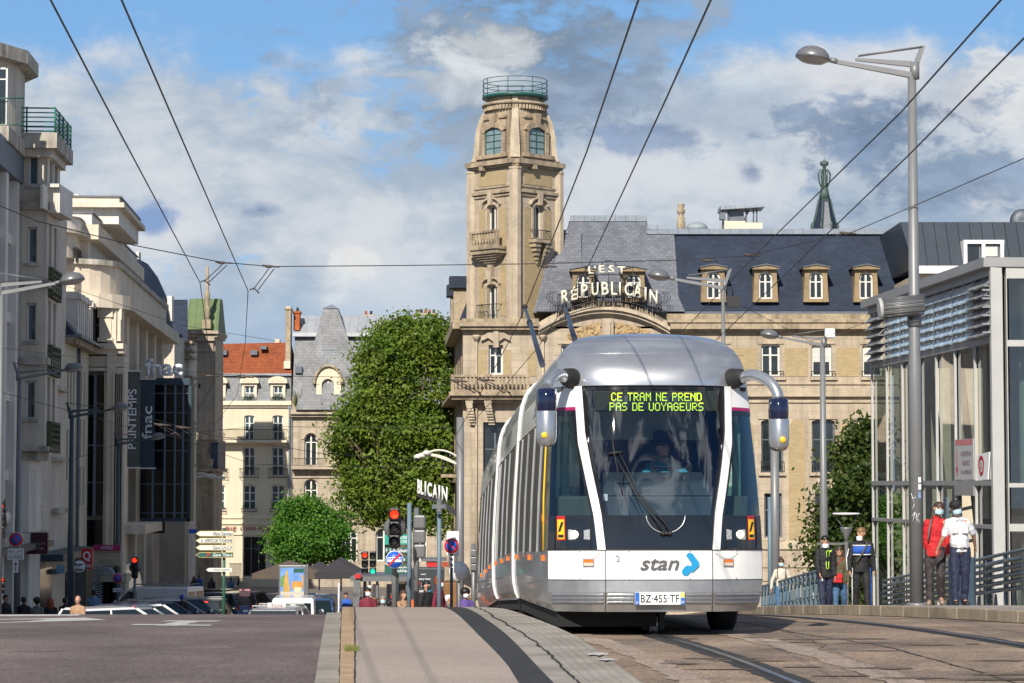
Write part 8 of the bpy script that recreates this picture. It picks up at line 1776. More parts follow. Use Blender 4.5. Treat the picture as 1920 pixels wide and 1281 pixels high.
def car(px, d, label, body, L_=4.1, W_=1.72, H_=1.46, rz=0., kind='hatch', group='vehicles in the street below the crest', extra=(), dz=0., cat='car'):
    o = empty('parked_car' if kind != 'van' else 'delivery_van', (X(px, d), d, gz(d)+dz), label, cat, group, rz=R(rz))
    belt = H_*.62; w = W_/2; b = MB()   # rear faces -y
    if kind == 'van': prof = [(0, .25), (0, H_*.52), (.02, H_*.60), (L_-1.15, H_*.60), (L_-.3, H_*.50), (L_, H_*.38), (L_, .25)]
    else: prof = [(.05, .28), (0, .5), (.02, belt*.9), (.10, belt), (L_-1.2, belt), (L_-.25, belt*.82), (L_, belt*.6), (L_, .28)]
    b.prism(prof, lambda y, z, x: (x, y, z), -w, w); bd = b.bl('body', body, o, bevel=.07)
    if kind == 'van': g0, g1, r0, r1 = 0.02, L_-.75, .06, L_-1.7; zb = H_*.58
    else: g0, g1, r0, r1 = .08, L_-1.0, .38, L_-1.85; zb = belt-.02
    wt = w*.80 if kind != 'van' else w*.92
    b = MB(); A = [(-w*.96, g0, zb), (w*.96, g0, zb), (w*.96, g1, zb), (-w*.96, g1, zb)]; B = [(-wt, r0, H_-.05), (wt, r0, H_-.05), (wt, r1, H_-.05), (-wt, r1, H_-.05)]; b.hexa(A, B); b.bl('windows', M_cgl if kind != 'van' else body, o, bevel=.03)
    b = MB(); b.hexa([(-wt-.01, r0-.02, H_-.07), (wt+.01, r0-.02, H_-.07), (wt+.01, r1+.02, H_-.07), (-wt-.01, r1+.02, H_-.07)], [(-wt+.06, r0+.06, H_), (wt-.06, r0+.06, H_), (wt-.06, r1-.06, H_), (-wt+.06, r1-.06, H_)]); b.bl('roof', body, o, bevel=.02)
    for s_ in (-1, 1):
        for (a, c_) in ((0, 0), (1, 1)) if kind != 'van' else ():
            ya, yb = (g0, r0) if a == 0 else (g1, r1); b = MB(); b.tube([(s_*w*.95, ya, zb), (s_*(wt-.0), yb, H_-.05)], .045, 6); b.bl('roof_pillar', body, o)
        if kind != 'van': b = MB(); ym = (r0+r1)/2; b.tube([(s_*w*.97, ym, zb), (s_*(wt+.005), ym, H_-.05)], .035, 5); b.bl('roof_pillar', body, o)
        b = MB(); b.box(s_*w*.82-.1, s_*w*.82+.1, -.02, .12, belt*.72, belt*.98); b.bl('tail_light', M_tail, o, bevel=.02)
        b = MB(); b.box(s_*w*.80-.12, s_*w*.80+.12, L_-.14, L_+.01, belt*.55, belt*.72); b.bl('headlight', M_lens, o, bevel=.03)
        b = MB(); b.ell((s_*(w+.12), L_-1.45 if kind != 'van' else L_-1.1, zb+.12), .11, .07, .09); b.bl('wing_mirror', body, o)
        for yw in (.72, L_-.82):
            b = MB(); b.lathe([(.18, -.10), (.29, -.10), (.31, -.06), (.31, .06), (.29, .10), (.18, .10)], (s_*(w-.09), yw, .31), 20, axis='x'); wh = b.bl('wheel', M_tyre, o); b = MB(); b.lathe([(0, -.09), (.18, -.10), (.18, .10), (0, .09)], (s_*(w-.085), yw, .31), 14, axis='x'); b.bl('rim', M_lens, wh)
    b = MB(); b.box(-.26, .26, -.025, .0, .62 if kind != 'van' else .75, .73 if kind != 'van' else .86); b.bl('number_plate', M_whitel, o)
    if kind == 'van':
        for s_ in (-1, 1): b = MB(); xs_ = s_*w*.46; b.hexa([(xs_-w*.36, g0-.012, H_*.60), (xs_+w*.36, g0-.012, H_*.60), (xs_+w*.36, g0+.05, H_*.60), (xs_-w*.36, g0+.05, H_*.60)], [(xs_-w*.33, r0-.035, H_*.90), (xs_+w*.33, r0-.035, H_*.90), (xs_+w*.33, r0+.03, H_*.90), (xs_-w*.33, r0+.03, H_*.90)]); b.bl('rear_window', M_cgl, o)
        for s_ in (-1, 1):
            b = MB(); b.hexa([(s_*w*.965-.01, L_-2.0, H_*.61), (s_*w*.965+.01, L_-2.0, H_*.61), (s_*w*.965+.01, L_-1.05, H_*.61), (s_*w*.965-.01, L_-1.05, H_*.61)], [(s_*wt*1.01-.01, L_-2.0, H_*.90), (s_*wt*1.01+.01, L_-2.0, H_*.90), (s_*wt*1.01+.01, L_-1.6, H_*.90), (s_*wt*1.01-.01, L_-1.6, H_*.90)]); b.bl('side_window', M_cgl, o)
        b = MB(); b.hexa([(-w*.86, g1+.012, H_*.6), (w*.86, g1+.012, H_*.6), (w*.86, g1-.03, H_*.6), (-w*.86, g1-.03, H_*.6)], [(-wt*.9, r1+.06, H_*.93), (wt*.9, r1+.06, H_*.93), (wt*.9, r1+.0, H_*.93), (-wt*.9, r1+.0, H_*.93)]); b.bl('windscreen', M_cgl, o)
    if 'rack' in extra:
        b = MB()
        for s_ in (-1, 1): b.tube([(s_*wt*.9, r0+.1, H_+.10), (s_*wt*.9, r1-.1, H_+.10)], .02, 5)
        for k in range(6): yy_ = r0+.15+(r1-r0-.3)*k/5; b.tube([(-wt*.9, yy_, H_+.0), (-wt*.9, yy_, H_+.10), (wt*.9, yy_, H_+.10), (wt*.9, yy_, H_+.0)], .014, 4)
        b.bl('roof_rack', M_lampg, o)
    if 'bars' in extra: b = MB(); [b.tube([(-wt, y_, H_-.02), (-wt, y_, H_+.06), (wt, y_, H_+.06), (wt, y_, H_-.02)], .02, 5) for y_ in (r0+.3, r1-.3)]; b.bl('roof_bar', M_alul, o)
    if 'brake' in extra: b = MB(); b.box(-.17, .17, r0-.03, r0+.02, H_-.09, H_-.04); b.bl('brake_light', M_brk, o)
    if 'taxi' in extra:
        b = MB(); b.box(-.28, .28, r0+.55, r0+.68, H_, H_+.14); tx = b.bl('taxi_sign', M_whitel, o, bevel=.02); lettering('TAXI', tx, M_sred, (0, r0+.545, H_+.06), (1, 0, 0), (0, 0, 1), .34, .08, world=False, bold=.02)
    return o
M_cw = mat('car_white', (.72, .72, .72), .25, var=.03, coat=.6); M_ck = mat('car_black', (.012, .013, .015), .2, var=0, coat=.7); M_cs = mat('car_silver', (.34, .35, .37), .3, metal=.6, var=.05, coat=.5); M_cbl = mat('car_blue', (.03, .07, .17), .25, var=.05, coat=.6); M_cbk = mat('car_slate', (.06, .08, .10), .25, var=0, coat=.6)
car(382, 95, 'black car seen from behind with its third brake light lit and white roof bars', M_ck, H_=1.47, W_=1.62, extra=('bars', 'brake'))
car(372, 103, 'white delivery van with a roof rack, facing left behind the black car', M_cw, L_=4.4, W_=1.8, H_=1.9, rz=74, kind='van', extra=('rack',), cat='van', dz=.05)
car(551, 84, 'white van seen from behind, just left of the median', M_cw, L_=4.1, W_=1.55, H_=1.76, rz=3, kind='van', cat='van'); car(512, 72, 'silver car with a white taxi roof sign, only its roof showing', M_cs, H_=1.44, rz=-3, extra=('taxi', 'bars'), cat='taxi')
car(590, 94, 'dark blue car with a lit tail light right of the white van', M_cbl, H_=1.55, W_=1.6, rz=2)
for px_, d_, m_, lab in ((122, 76, M_cw, 'white parked car, nearest in the row on the left'), (160, 79.5, M_cs, 'silver parked car, second in the row on the left'), (186, 84, M_cw, 'white parked car in front of the coach'), (208, 88, M_cbk, 'slate grey parked car in the middle of the row'), (232, 92, M_cs, 'silver parked car left of the last one in the row'), (262, 94, M_cbk, 'dark green-grey parked car ending the row beside the van')):
    car(px_, d_, lab, m_, H_=1.47+.10*(d_-76)/18, W_=1.7, rz=-62 if px_ > 200 else -50, group='parked cars whose roofs show above the crest on the left')
for px_, d_, m_, lab, hh in ((462, 124, M_cbl, 'dark blue car parked under the brown parasol', 1.6), (500, 128, M_cbk, 'slate car parked behind the poster panel', 1.6), (612, 128, M_cs, 'pale blue-grey car beside the waiter', 1.5), (446, 130, M_ck, 'black car parked left of the brown parasol', 1.7), (634, 126, M_cbl, 'blue car with windscreen showing behind the dark parasol poles', 1.5)): car(px_, d_, lab, m_, H_=hh, rz=70, group='cars parked across the square')
o = empty('coach', (X(196, 124), 124, gz(124)), 'pale coach parked on the left with slanted vents on its rear', 'coach'); b = MB(); s_ = FPX/124; w_ = 1.0; zt = Zp(1063, 124)-gz(124)
b.prism([(-w_/2, .3), (w_/2+.3, .3), (w_/2+.30, 1.6), (w_/2+.1, zt-.25), (w_/2-.15, zt), (-w_/2, zt)], lambda a_, c_, d_: (a_, d_, c_), 0, 8); b.bl('body', mat('coach_paint', (.50, .56, .62), .3, var=.04, coat=.5), o, bevel=.06)
for k in range(9): b = MB(); z_ = .9+k*.13; b.hexa([(-.38, -.03, z_), (.32, -.03, z_+.16), (.32, .02, z_+.16), (-.38, .02, z_)], [(-.38, -.03, z_+.06), (.32, -.03, z_+.22), (.32, .02, z_+.22), (-.38, .02, z_+.06)]); b.bl('vent_slot', M_blkm, o)
b = MB(); b.tube([(-.5, -.02, 2.05), (.5, -.02, 2.28)], .015, 4); b.bl('panel_line', M_blkm, o)
sh = empty('tram_shelter', (X(720, 84), 84, gz(84)), 'grey tram stop shelter with flat roof behind the crowd', 'shelter')
b = MB(); b.box(X(662, 83), X(775, 83), 82, 86, Zp(1087, 83), Zp(1078, 83)); b.build('roof', M_lampg, sh)
for x_ in (666, 694, 708, 764, 772): b = MB(); b.box(X(x_-2, 82.3), X(x_+2.5, 82.3), 82.2, 82.5, gz(82), Zp(1086, 82.3)); b.build('shelter_post', M_lampg if x_ != 694 else M_whitel, sh)
for x0, x1, m_ in ((700, 712, M_whitel), (726, 740, M_panel), (744, 762, M_dkgl)): b = MB(); b.box(X(x0, 85), X(x1, 85), 84.9, 85, gz(85), Zp(1094, 85)); b.build('shelter_panel', m_, sh)
b = MB(); b.box(X(664, 82), X(677, 82), 81.9, 82.1, gz(82), Zp(1083, 82)); tt = b.build('ticket_column', M_lampg, sh); b = MB(); b.box(X(667, 81.9), X(678, 81.9), 81.8, 81.95, Zp(1083, 82), Zp(1075, 82)); b.build('red_light_box', M_sred, tt)
kio = empty('information_panel', (X(803, 70), 70, gz(70)), 'dark grey tram stop panel reading NANCY, Nancy Gare and stan', 'information panel')
b = MB(); b.box(X(772, 70), X(832, 70), 70, 71.2, gz(70), Zp(1065, 70)); kb = b.build('panel', mat('panel_grey', (.035, .045, .052), .4, var=.08), kio, bevel=.02)
for t_, x_, y_, w_, h_ in (('NANCY', 795, 1076, 10, 2.5), ('Nancy Gare', 796, 1085, 24, 4.5), ('Correspondances', 799, 1094, 17, 2.2), ('Commerces', 798, 1098, 16, 2.2), ('stan', 794, 1107, 14, 4.5)): lettering(t_, kb, M_whitel, (X(x_, 70), 69.98, Zp(y_, 70)), (1, 0, 0), (0, 0, 1), w_/FPX*70, h_/FPX*70, bold=.02)
b = MB(); b.box(X(786, 69.98), X(788, 69.98), 69.97, 69.99, Zp(1096, 70), Zp(1090, 70)); b.build('red_mark', M_sred, kb); b = MB(); b.prism([(0, .05), (.03, .07), (.09, .0), (.03, -.07), (0, -.05), (.04, 0)], lambda a_, c_, d_: (X(803, 70)+a_, 69.97+d_, Zp(1106, 70)+c_), 0, .01); b.build('logo_arrow', M_blue, kb)
b = MB(); b.box(X(770, 67), X(812, 67), 66.9, 67.0, gz(67), Zp(1123, 67)); tag(b.build('orange_poster', mat('orange', (.75, .13, .01), .5, var=0)), 'orange poster strip behind the man with the black mask', 'poster')
b = MB(); b.box(X(790, 92), X(835, 92), 92, 94, Zp(1052, 92), Zp(1047, 92)); b.box(X(800, 92), X(825, 92), 92.2, 94, gz(92), Zp(1052, 92)); kk = tag(b.build('kiosk', M_lampg), 'small white-roofed kiosk with a red and orange fascia', 'kiosk'); b = MB(); b.box(X(802, 91.9), X(822, 91.9), 91.8, 92, Zp(1062, 92), Zp(1054, 92)); b.build('red_fascia', M_sred, kk); b = MB(); b.box(X(824, 91.9), X(846, 91.9), 91.8, 92, Zp(1062, 92), Zp(1053, 92)); b.build('orange_fascia', mat('orange_dim', (.35, .07, .02), .5, var=.1), kk)
b = MB(); b.box(X(832, 68), X(860, 68), 68, 70, gz(68), Zp(1092, 68)); tag(b.build('ochre_cabin', mat('ochre', (.22, .10, .025), .6, var=.3, vs=2), bevel=.02), 'ochre and grey cabin wall right of the information panel', 'cabin')
po = empty('poster_panel', (X(550, 88), 88, gz(88)), 'free-standing poster panel with a fairground picture by the terrace', 'poster panel')
b = MB(); b.box(X(524, 88), X(576, 88), 88, 88.25, gz(88), Zp(1059, 88)); fr_ = b.build('frame', M_lampg, po, bevel=.03); b = MB(); b.box(X(576, 88), X(579, 88), 87.9, 88.3, gz(88), Zp(1057, 88)); b.build('side_post', M_lampg, po)
def pr(o_, x0, y0, x1, y1, m_, nm, dd=0.): b = MB(); b.box(X(x0, 88), X(x1, 88), 87.985-dd, 88, Zp(y1, 88), Zp(y0, 88)); return b.build(nm, m_, o_)
ps = pr(fr_, 527.5, 1064, 571.5, 1116, mat('poster_sky', (.16, .32, .68), .4, var=.3, vs=3), 'poster'); pr(ps, 528, 1108, 571.5, 1116, mat('poster_sand', (.55, .50, .42), .4, var=.1), 'picture_ground', .004)
b = MB(); b.prism([(X(532, 88), Zp(1108, 88)), (X(546, 88), Zp(1108, 88)), (X(541, 88), Zp(1070, 88)), (X(539.5, 88), Zp(1066, 88)), (X(538, 88), Zp(1070, 88))], lambda a_, c_, d_: (a_, 87.975-d_, c_), 0, .004); b.build('picture_tower', mat('poster_gold', (.55, .34, .08), .5, var=.3, vs=5), ps)
b = MB(); b.prism([(X(a_, 88), Zp(c_, 88)) for a_, c_ in ((528, 1082), (536, 1076), (536, 1096), (528, 1100))], lambda a_, c_, d_: (a_, 87.977-d_, c_), 0, .004); b.build('picture_trees', mat('poster_green', (.14, .28, .08), .5, var=.4, vs=5), ps)
pr(ps, 549, 1089, 570, 1104, mat('poster_orange', (.60, .26, .05), .5, var=.4, vs=4), 'picture_stalls', .003); pr(ps, 552, 1065, 571, 1073, M_sgr, 'picture_caption', .004); pr(ps, 553, 1100, 567, 1108, mat('poster_cream', (.6, .62, .4), .5, var=.2, vs=8), 'picture_sign', .006)
b = MB(); b.prism([(X(a_, 88), Zp(c_, 88)) for a_, c_ in ((568, 1098), (570.5, 1098), (570.5, 1080), (566, 1076), (565, 1078), (568, 1083))], lambda a_, c_, d_: (a_, 87.975-d_, c_), 0, .004); b.build('picture_giraffe', MATS['poster_gold'], ps)
def parasol(px, yt, ye, w_, d, m, label):
    x = X(px, d); o = empty('parasol', (x, d, gz(d)), label, 'parasol', 'square parasols over the terrace'); hw = w_/2*d/FPX; b = MB(); T_ = (x, d, Zp(yt, d)); zc = Zp(ye, d)
    c4 = [(x-hw, d-hw*.8, zc), (x+hw, d-hw*.8, zc), (x+hw, d+hw*.8, zc), (x-hw, d+hw*.8, zc)]
    for i in range(4): b.poly([c4[i], c4[(i+1) % 4], T_]); p, q = Vector(c4[i]), Vector(c4[(i+1) % 4]); b.poly([p, q, q-Vector((0, 0, .22)), p-Vector((0, 0, .22))])
    b.build('canopy', m, o, solid=.02); b = MB(); b.tube([(x, d, gz(d)), (x, d, T_[2])], .035, 8); b.build('parasol_pole', M_lampg, o)
    for cx4 in c4: b = MB(); b.tube([(x, d, zc+.1), ((x+cx4[0])/2, (d+cx4[1])/2, (zc+T_[2])/2-.03)], .015, 4); b.build('strut', M_blkm, o)
M_pk = mat('parasol_charcoal', (.032, .03, .036), .8, var=.1); M_pb = mat('parasol_brown', (.10, .075, .06), .8, var=.1)
parasol(545, 1050, 1073, 130, 106, M_pb, 'brown square parasol left of the poster panel'); parasol(641, 1044, 1073, 92, 101, M_pk, 'charcoal parasol with its peak beside the twin signals'); parasol(600, 1052, 1075, 80, 112, M_pk, 'charcoal parasol half hidden behind the poster panel')
def chair(px, d, m, label, rz):
    o = empty('cafe_chair', (X(px, d), d, gz(d)), label, 'chair', 'cafe chairs on the terrace', rz=R(rz)); b = MB(); b.box(-.22, .22, -.22, .22, .43, .47); b.bl('seat', m, o, bevel=.02)
    for sx in (-1, 1):
        for sy in (-1, 1): b = MB(); b.tube([(sx*.2, sy*.2, 0), (sx*.19, sy*.19, .45)], .018, 5); b.bl('leg', m, o)
        b = MB(); b.tube([(sx*.2, .2, .45), (sx*.2, .27, .85)], .018, 5); b.bl('back_post', m, o)
    b = MB(); b.grid(lambda u, v: (-.2+.4*u, .24+.03*v+.03*math.sin(math.pi*u), .62+.22*v), 6, 1); b.bl('backrest', m, o, solid=.015)
M_cy = mat('chair_yellow', (.65, .48, .03), .5, var=.05)
chair(657, 97, M_cy, 'yellow metal cafe chair beside the grey shelter post', 150); chair(650, 95, K_olive, 'olive cafe chair left of the yellow one', -40); chair(640, 99, K_black, 'black wicker cafe chair under the dark parasol', 60); chair(578, 98, K_olive, 'dark cafe chair just right of the poster panel', 90); chair(598, 96, K_black, 'black cafe chair facing the white pole', -90); chair(625, 103, K_lblue, 'pale blue cafe chair near the waiter', 20); chair(520, 103, M_cy, 'yellowish cafe chair left of the poster panel', 30)
def table(px, d, label):
    o = empty('cafe_table', (X(px, d), d, gz(d)), label, 'table', 'cafe tables on the terrace'); b = MB(); b.lathe([(0, .72), (.36, .72), (.36, .75), (0, .75)], (0, 0, 0), 18); b.bl('table_top', mat('table_wood', (.30, .22, .12), .5, var=.1), o); b = MB(); b.tube([(0, 0, 0), (0, 0, .72)], .03, 6); b.lathe([(0, 0), (.25, 0), (.2, .03), (0, .04)], (0, 0, 0), 12); b.bl('pedestal', M_blkm, o)
table(586, 97, 'round cafe table right of the poster panel'); table(632, 100, 'round cafe table in front of the waiter'); table(505, 104, 'round cafe table left of the poster panel')
def bike(px, d, label, rz, m, grp='parked bicycles beside the white van', basket=True):
    o = empty('bicycle', (X(px, d), d, gz(d)), label, 'bicycle', grp, rz=R(rz))
    for y in (-.52, .52):
        b = MB(); b.tube([(0, y+.33*math.cos(a), .34+.33*math.sin(a)) for a in [2*math.pi*i/20 for i in range(21)]], .018, 5, cap=False); wh = b.bl('wheel', M_rub, o); b = MB()
        for k in range(6): a = math.pi*k/6; b.tube([(0, y-.32*math.cos(a), .34-.32*math.sin(a)), (0, y+.32*math.cos(a), .34+.32*math.sin(a))], .004, 3)
        b.bl('spokes', M_chrome, wh)
        b = MB(); b.s = True; b.tube([(0, y+.37*math.cos(a), .34+.37*math.sin(a)) for a in [math.pi*i/10 for i in range(11)]], .02, 5); b.bl('mudguard', m, o)
    b = MB(); b.tube([(0, -.52, .34), (0, -.42, .78), (0, -.38, .98)], .018, 6); b.tube([(0, -.42, .72), (0, .05, .30), (0, .16, .78)], .018, 6); b.tube([(0, -.40, .80), (0, .13, .70)], .018, 6); b.tube([(0, .05, .30), (0, .52, .34), (0, .14, .72)], .012, 5); b.bl('frame', m, o)
    b = MB(); b.tube([(-.28, -.25, 1.02), (-.22, -.38, 1.04), (0, -.40, 1.0), (.22, -.38, 1.04), (.28, -.25, 1.02)], .013, 5); b.bl('handlebar', M_chrome, o); b = MB(); b.ell((0, .18, .84), .08, .14, .04); b.bl('saddle', M_blkm, o)
    if basket: b = MB(); [b.tube([(-.15*q, -.55-.12*q, .72+.22*(q-.8)/.35), (.15*q, -.55-.12*q, .72+.22*(q-.8)/.35), (.15*q, -.45, .72+.22*(q-.8)/.35), (-.15*q, -.45, .72+.22*(q-.8)/.35), (-.15*q, -.55-.12*q, .72+.22*(q-.8)/.35)], .008, 4) for q in (.8, .9, 1.0, 1.15)]; b.bl('basket', M_chrome, o)
    return o
M_bk = mat('bike_grey', (.30, .31, .32), .35, metal=.4, var=.1); M_bg2 = mat('bike_green', (.03, .30, .10), .4, var=0)
bb = bike(463, 82, 'share bicycle, leftmost, with a bright green mudguard', 8, M_bg2)
labs = ['grey share bicycle right of the green-guarded one', 'grey share bicycle under the pink rental sign', 'grey share bicycle in the middle of the rack', 'grey share bicycle behind the taxi roof bar', 'grey share bicycle left of the white van window', 'grey share bicycle farthest right in the rack']
b2 = bike(472, 83, labs[0], 16, M_bk)
for k in range(5):
    q = copy_tree(b2); q['label'] = labs[k+1]; dd = 84.0+k*1.1; px_ = 482+k*7.5; q.location = (X(px_, dd), dd, gz(dd)); q.rotation_euler.z = R(20+k*13)
bike(616, 78, 'city bicycle with wire basket seen head-on behind the median', 2, M_bk, 'bicycles on the terrace side'); bike(587, 84, 'yellow-green bicycle parked right of the poster panel', -25, K_olive, 'bicycles on the terrace side')
for px_, d_ in ((608, 76), (637, 76), (597, 77)): b = MB(); x_ = X(px_, d_); b.tube([(x_, d_, gz(d_)), (x_, d_, gz(d_)+.95)], .05, 10); b.ell((x_, d_, gz(d_)+.95), .05, .05, .03, 8, 4); tag(b.build('bollard', M_lampg), {608: 'grey bollard left of the head-on bicycle', 637: 'grey bollard right of the head-on bicycle', 597: 'grey bollard nearest the white van'}[px_], 'bollard', 'grey bollards behind the median')
b = MB(); b.tube([(X(636.5, 92), 92, gz(92)), (X(636.5, 92), 92, Zp(1092, 92))], .03, 8); tag(b.build('post', M_whitel), 'slim white post under the charcoal parasol', 'post')
plate(451, 1102, 471, 1117, 86, mat('pink_sign', (.75, .30, .28), .4, var=0), 'VELO', M_whitel, label='pink rental sign on a grey frame above the bicycles', name='rental_sign', cat='sign')
def bush(c, r, n, m, label, seed, name='shrub', sz=.05, cat='shrub'):
    rb = np.random.default_rng(seed); d = rb.normal(size=(n, 3)); d /= np.linalg.norm(d, axis=1)[:, None]; rad = rb.uniform(.35, 1, n)**.5; P = np.array(c)+d*rad[:, None]*np.array(r); b = MB()
    A = rb.normal(size=(n, 3))*sz; B = rb.normal(size=(n, 3))*sz
    for p, a, q in zip(P, A, B): b.poly([p, p+a, p+a+q, p+q])
    return tag(b.build(name, m), label, cat)
bush((X(1492, 66), 67, gzr(66)+.1), (.35, .5, .75), 900, mat('leaf_yellow', (.22, .20, .02), .7, var=.5, vs=9), 'yellow-green shrub behind the arched railing', 4)
def tree(x, y, z0, blobs, trunk, m, label, seed, n, leaf=.16, name='tree', group=None):
    """blobs: (dx, dy, z, rx, ry, rz) volumes filled with clumps of leaves"""
    rg_ = np.random.default_rng(seed); rr = random.Random(seed); blobs = list(blobs)
    for q in list(blobs):
        for k in range(4): a, e, f = rr.uniform(0, 6.28), rr.uniform(-.7, 1.3), rr.uniform(.22, .42); blobs.append((q[0]+q[3]*1.02*math.cos(a)*math.cos(e), q[1]-abs(q[4]*math.sin(a)*math.cos(e)), q[2]+q[5]*1.05*math.sin(e), q[3]*f, q[4]*f, q[5]*f))
    o = empty(name, (x, y, z0), label, 'tree', group)
    b = MB(); h = trunk[0]; top = Vector((x+rr.uniform(-.3, .3), y, z0+h)); b.tube([(x, y, z0), (x+.05, y, z0+h*.5), top], [trunk[1], trunk[1]*.75, trunk[1]*.6], 10)
    for q in blobs[::3]:
        c = Vector((x+q[0], y+q[1], z0+q[2])); b.tube([top-Vector((0, 0, h*.25)), top.lerp(c, .5)+Vector((rr.uniform(-.3, .3), 0, .2)), c], [trunk[1]*.5, trunk[1]*.3, .04], 6)
    b.build('trunk', mat('bark', (.12, .09, .06), .9, var=.4, vs=3, bump=.6, bs=9), o)
    vol = np.array([q[3]*q[4]*q[5] for q in blobs])**.75; ks = rg_.choice(len(blobs), size=n//26, p=vol/vol.sum()); V = []
    for k in ks:
        q = blobs[k]; d = rg_.normal(size=3); d /= np.linalg.norm(d)
        if d[2] < -.5 and rg_.random() < .5: d[2] *= -1
        r = rg_.uniform(.2, 1.45)**.45
        c = np.array((x+q[0]+d[0]*q[3]*r, y+q[1]+d[1]*q[4]*r, z0+q[2]+d[2]*q[5]*r)); cr = rg_.uniform(1.2, 4.6)*leaf
        m_ = 26; P = c+rg_.normal(size=(m_, 3))*cr*np.array((1, 1, .62)); out = (d+np.array((0, 0, .5)))
        for p in P:
            nv = out*.8+rg_.normal(size=3)*.9; nv /= np.linalg.norm(nv); a = np.cross(nv, rg_.normal(size=3)); a /= np.linalg.norm(a); q2 = np.cross(nv, a); s_ = leaf*rg_.uniform(.6, 1.25)
            V.append((p-a*s_, p+q2*s_*.55, p+a*s_, p-q2*s_*.55-nv*s_*.2))
    V = np.array(V).reshape(-1, 3)-np.array((x, y, z0)); me = bpy.data.meshes.new('crown'); nf = len(V)//4
    me.vertices.add(len(V)); me.vertices.foreach_set('co', V.ravel()); me.loops.add(len(V)); me.loops.foreach_set('vertex_index', np.arange(len(V), dtype=np.int32)); me.polygons.add(nf); me.polygons.foreach_set('loop_start', np.arange(0, len(V), 4, dtype=np.int32)); me.polygons.foreach_set('loop_total', np.full(nf, 4, dtype=np.int32)); me.update(); me.validate()
    me.materials.append(m); c = bpy.data.objects.new('crown', me); COL.objects.link(c); c.parent = o; return o
def leafmat(name, col, col2):
    m = mat(name, col, .55, var=.45, vs=.9, col2=col2, spec=.35); t = m.node_tree; p = t.nodes['Principled BSDF']; out = t.nodes['Material Output']
    tr = t.nodes.new('ShaderNodeBsdfTranslucent'); tr.inputs[0].default_value = (col[0]*2.2, col[1]*2.0, col[2], 1); ms = t.nodes.new('ShaderNodeMixShader'); ms.inputs[0].default_value = .28
    t.links.new(p.outputs[0], ms.inputs[1]); t.links.new(tr.outputs[0], ms.inputs[2]); t.links.new(ms.outputs[0], out.inputs[0]); return m
L1_ = leafmat('leaf_plane', (.10, .18, .022), (.20, .26, .035)); L2_ = leafmat('leaf_bright', (.07, .19, .025), (.12, .26, .03)); L3_ = leafmat('leaf_dark', (.040, .075, .015), (.075, .10, .016))
dT = 160.; sT = FPX/dT; zT = gz(dT)
def bl_(px, py, rx, ry, x0, d=dT, z=None): s_ = FPX/d; return ((px-x0)/s_, random.Random(px).uniform(-1.5, 1.5), Zp(py, d)-(gz(d) if z is None else z), rx/s_, rx/s_*.9, ry/s_)
tree(X(755, dT), dT, zT, [bl_(px, py, rx, ry, 755) for px, py, rx, ry in ((790, 640, 62, 46), (735, 665, 50, 42), (700, 690, 28, 26), (715, 740, 62, 44), (800, 720, 62, 60), (672, 790, 34, 30), (738, 810, 80, 56), (810, 820, 52, 62), (662, 850, 38, 40), (720, 880, 72, 52), (800, 890, 56, 60), (690, 935, 52, 42), (755, 950, 66, 48), (818, 950, 36, 54), (640, 820, 24, 20), (700, 655, 18, 12))], (6, .45), L1_, 'tall broad plane tree left of the tower, hiding the stone house', 11, 76000, .145)
tree(X(572, 140), 140, gz(140), [bl_(px, py, rx, ry, 572, 140) for px, py, rx, ry in ((575, 965, 34, 26), (548, 985, 34, 24), (600, 990, 40, 24), (536, 1015, 26, 18), (568, 1015, 50, 28), (612, 1015, 34, 20), (552, 1038, 30, 16), (600, 1040, 42, 18), (635, 1000, 16, 12))], (2.5, .16), L2_, 'small bright green tree in front of the hotel', 12, 34000, .10)
tree(X(1598, 112), 112, gz(112), [bl_(px, py, rx, ry, 1598, 112) for px, py, rx, ry in ((1622, 820, 22, 26), (1606, 862, 36, 32), (1628, 900, 30, 36), (1590, 925, 34, 30), (1578, 975, 42, 34), (1618, 980, 36, 44), (1570, 1040, 48, 36), (1620, 1050, 40, 40), (1590, 1100, 60, 40))], (4, .2), L3_, 'dark green maple between the yellow brick wall and the pavilion', 13, 26000, .15)
M_wire = mat('wire', (.012, .012, .015), .5, var=0)
def wpt(px, py, h, G=gzr):
    lo, hi = 6., 80.; D = ray(px, py); f = lambda y: CAMZ+D.z/D.y*y-(G(y)+h)
    a = lo
    while a < hi:
        if f(a)*f(a+.5) <= 0: break
        a += .5
    a = min(a, 60) ; l_, u_ = a, a+.5
    for _ in range(30):
        m_ = (l_+u_)/2
        if f(l_)*f(m_) <= 0: u_ = m_
        else: l_ = m_
    return at(px, py, (l_+u_)/2)
def wire(pts, label, r=.012, group='overhead wires above the street', name='overhead_wire'):
    b = MB(); b.tube(pts, r, 5); return tag(b.build(name, M_wire), label, 'wire', group)
H5 = 5.2
def contact(px0, mid, px1, label, ext=()):
    a, m_, c = wpt(*px0, H5), wpt(*mid, H5), at(*px1); a0 = a+(a-m_).normalized()*10; wire([a0, a, m_, c]+[at(*e) for e in ext], label, .0085)
contact((1197, 0), (1100, 285), (985, 578, 41.3), 'contact wire touched by the left trolley pole', [(955, 640, 47), (900, 740, 56), (830, 860, 72)])
contact((1333, 0), (1240, 205), (1105, 495, 40.8), 'contact wire touched by the right trolley pole', [(1060, 572, 43.5), (1010, 650, 52), (950, 720, 62), (880, 800, 80)])
contact((1877, 0), (1690, 210), (1435, 460, 41), 'contact wire passing behind the big lamp, left of its pair', [(1300, 600, 52), (1200, 700, 66)])
contact((1920, 72), (1705, 290), (1425, 560, 46), 'contact wire passing behind the big lamp, right of its pair', [(1330, 650, 56), (1240, 730, 70)])
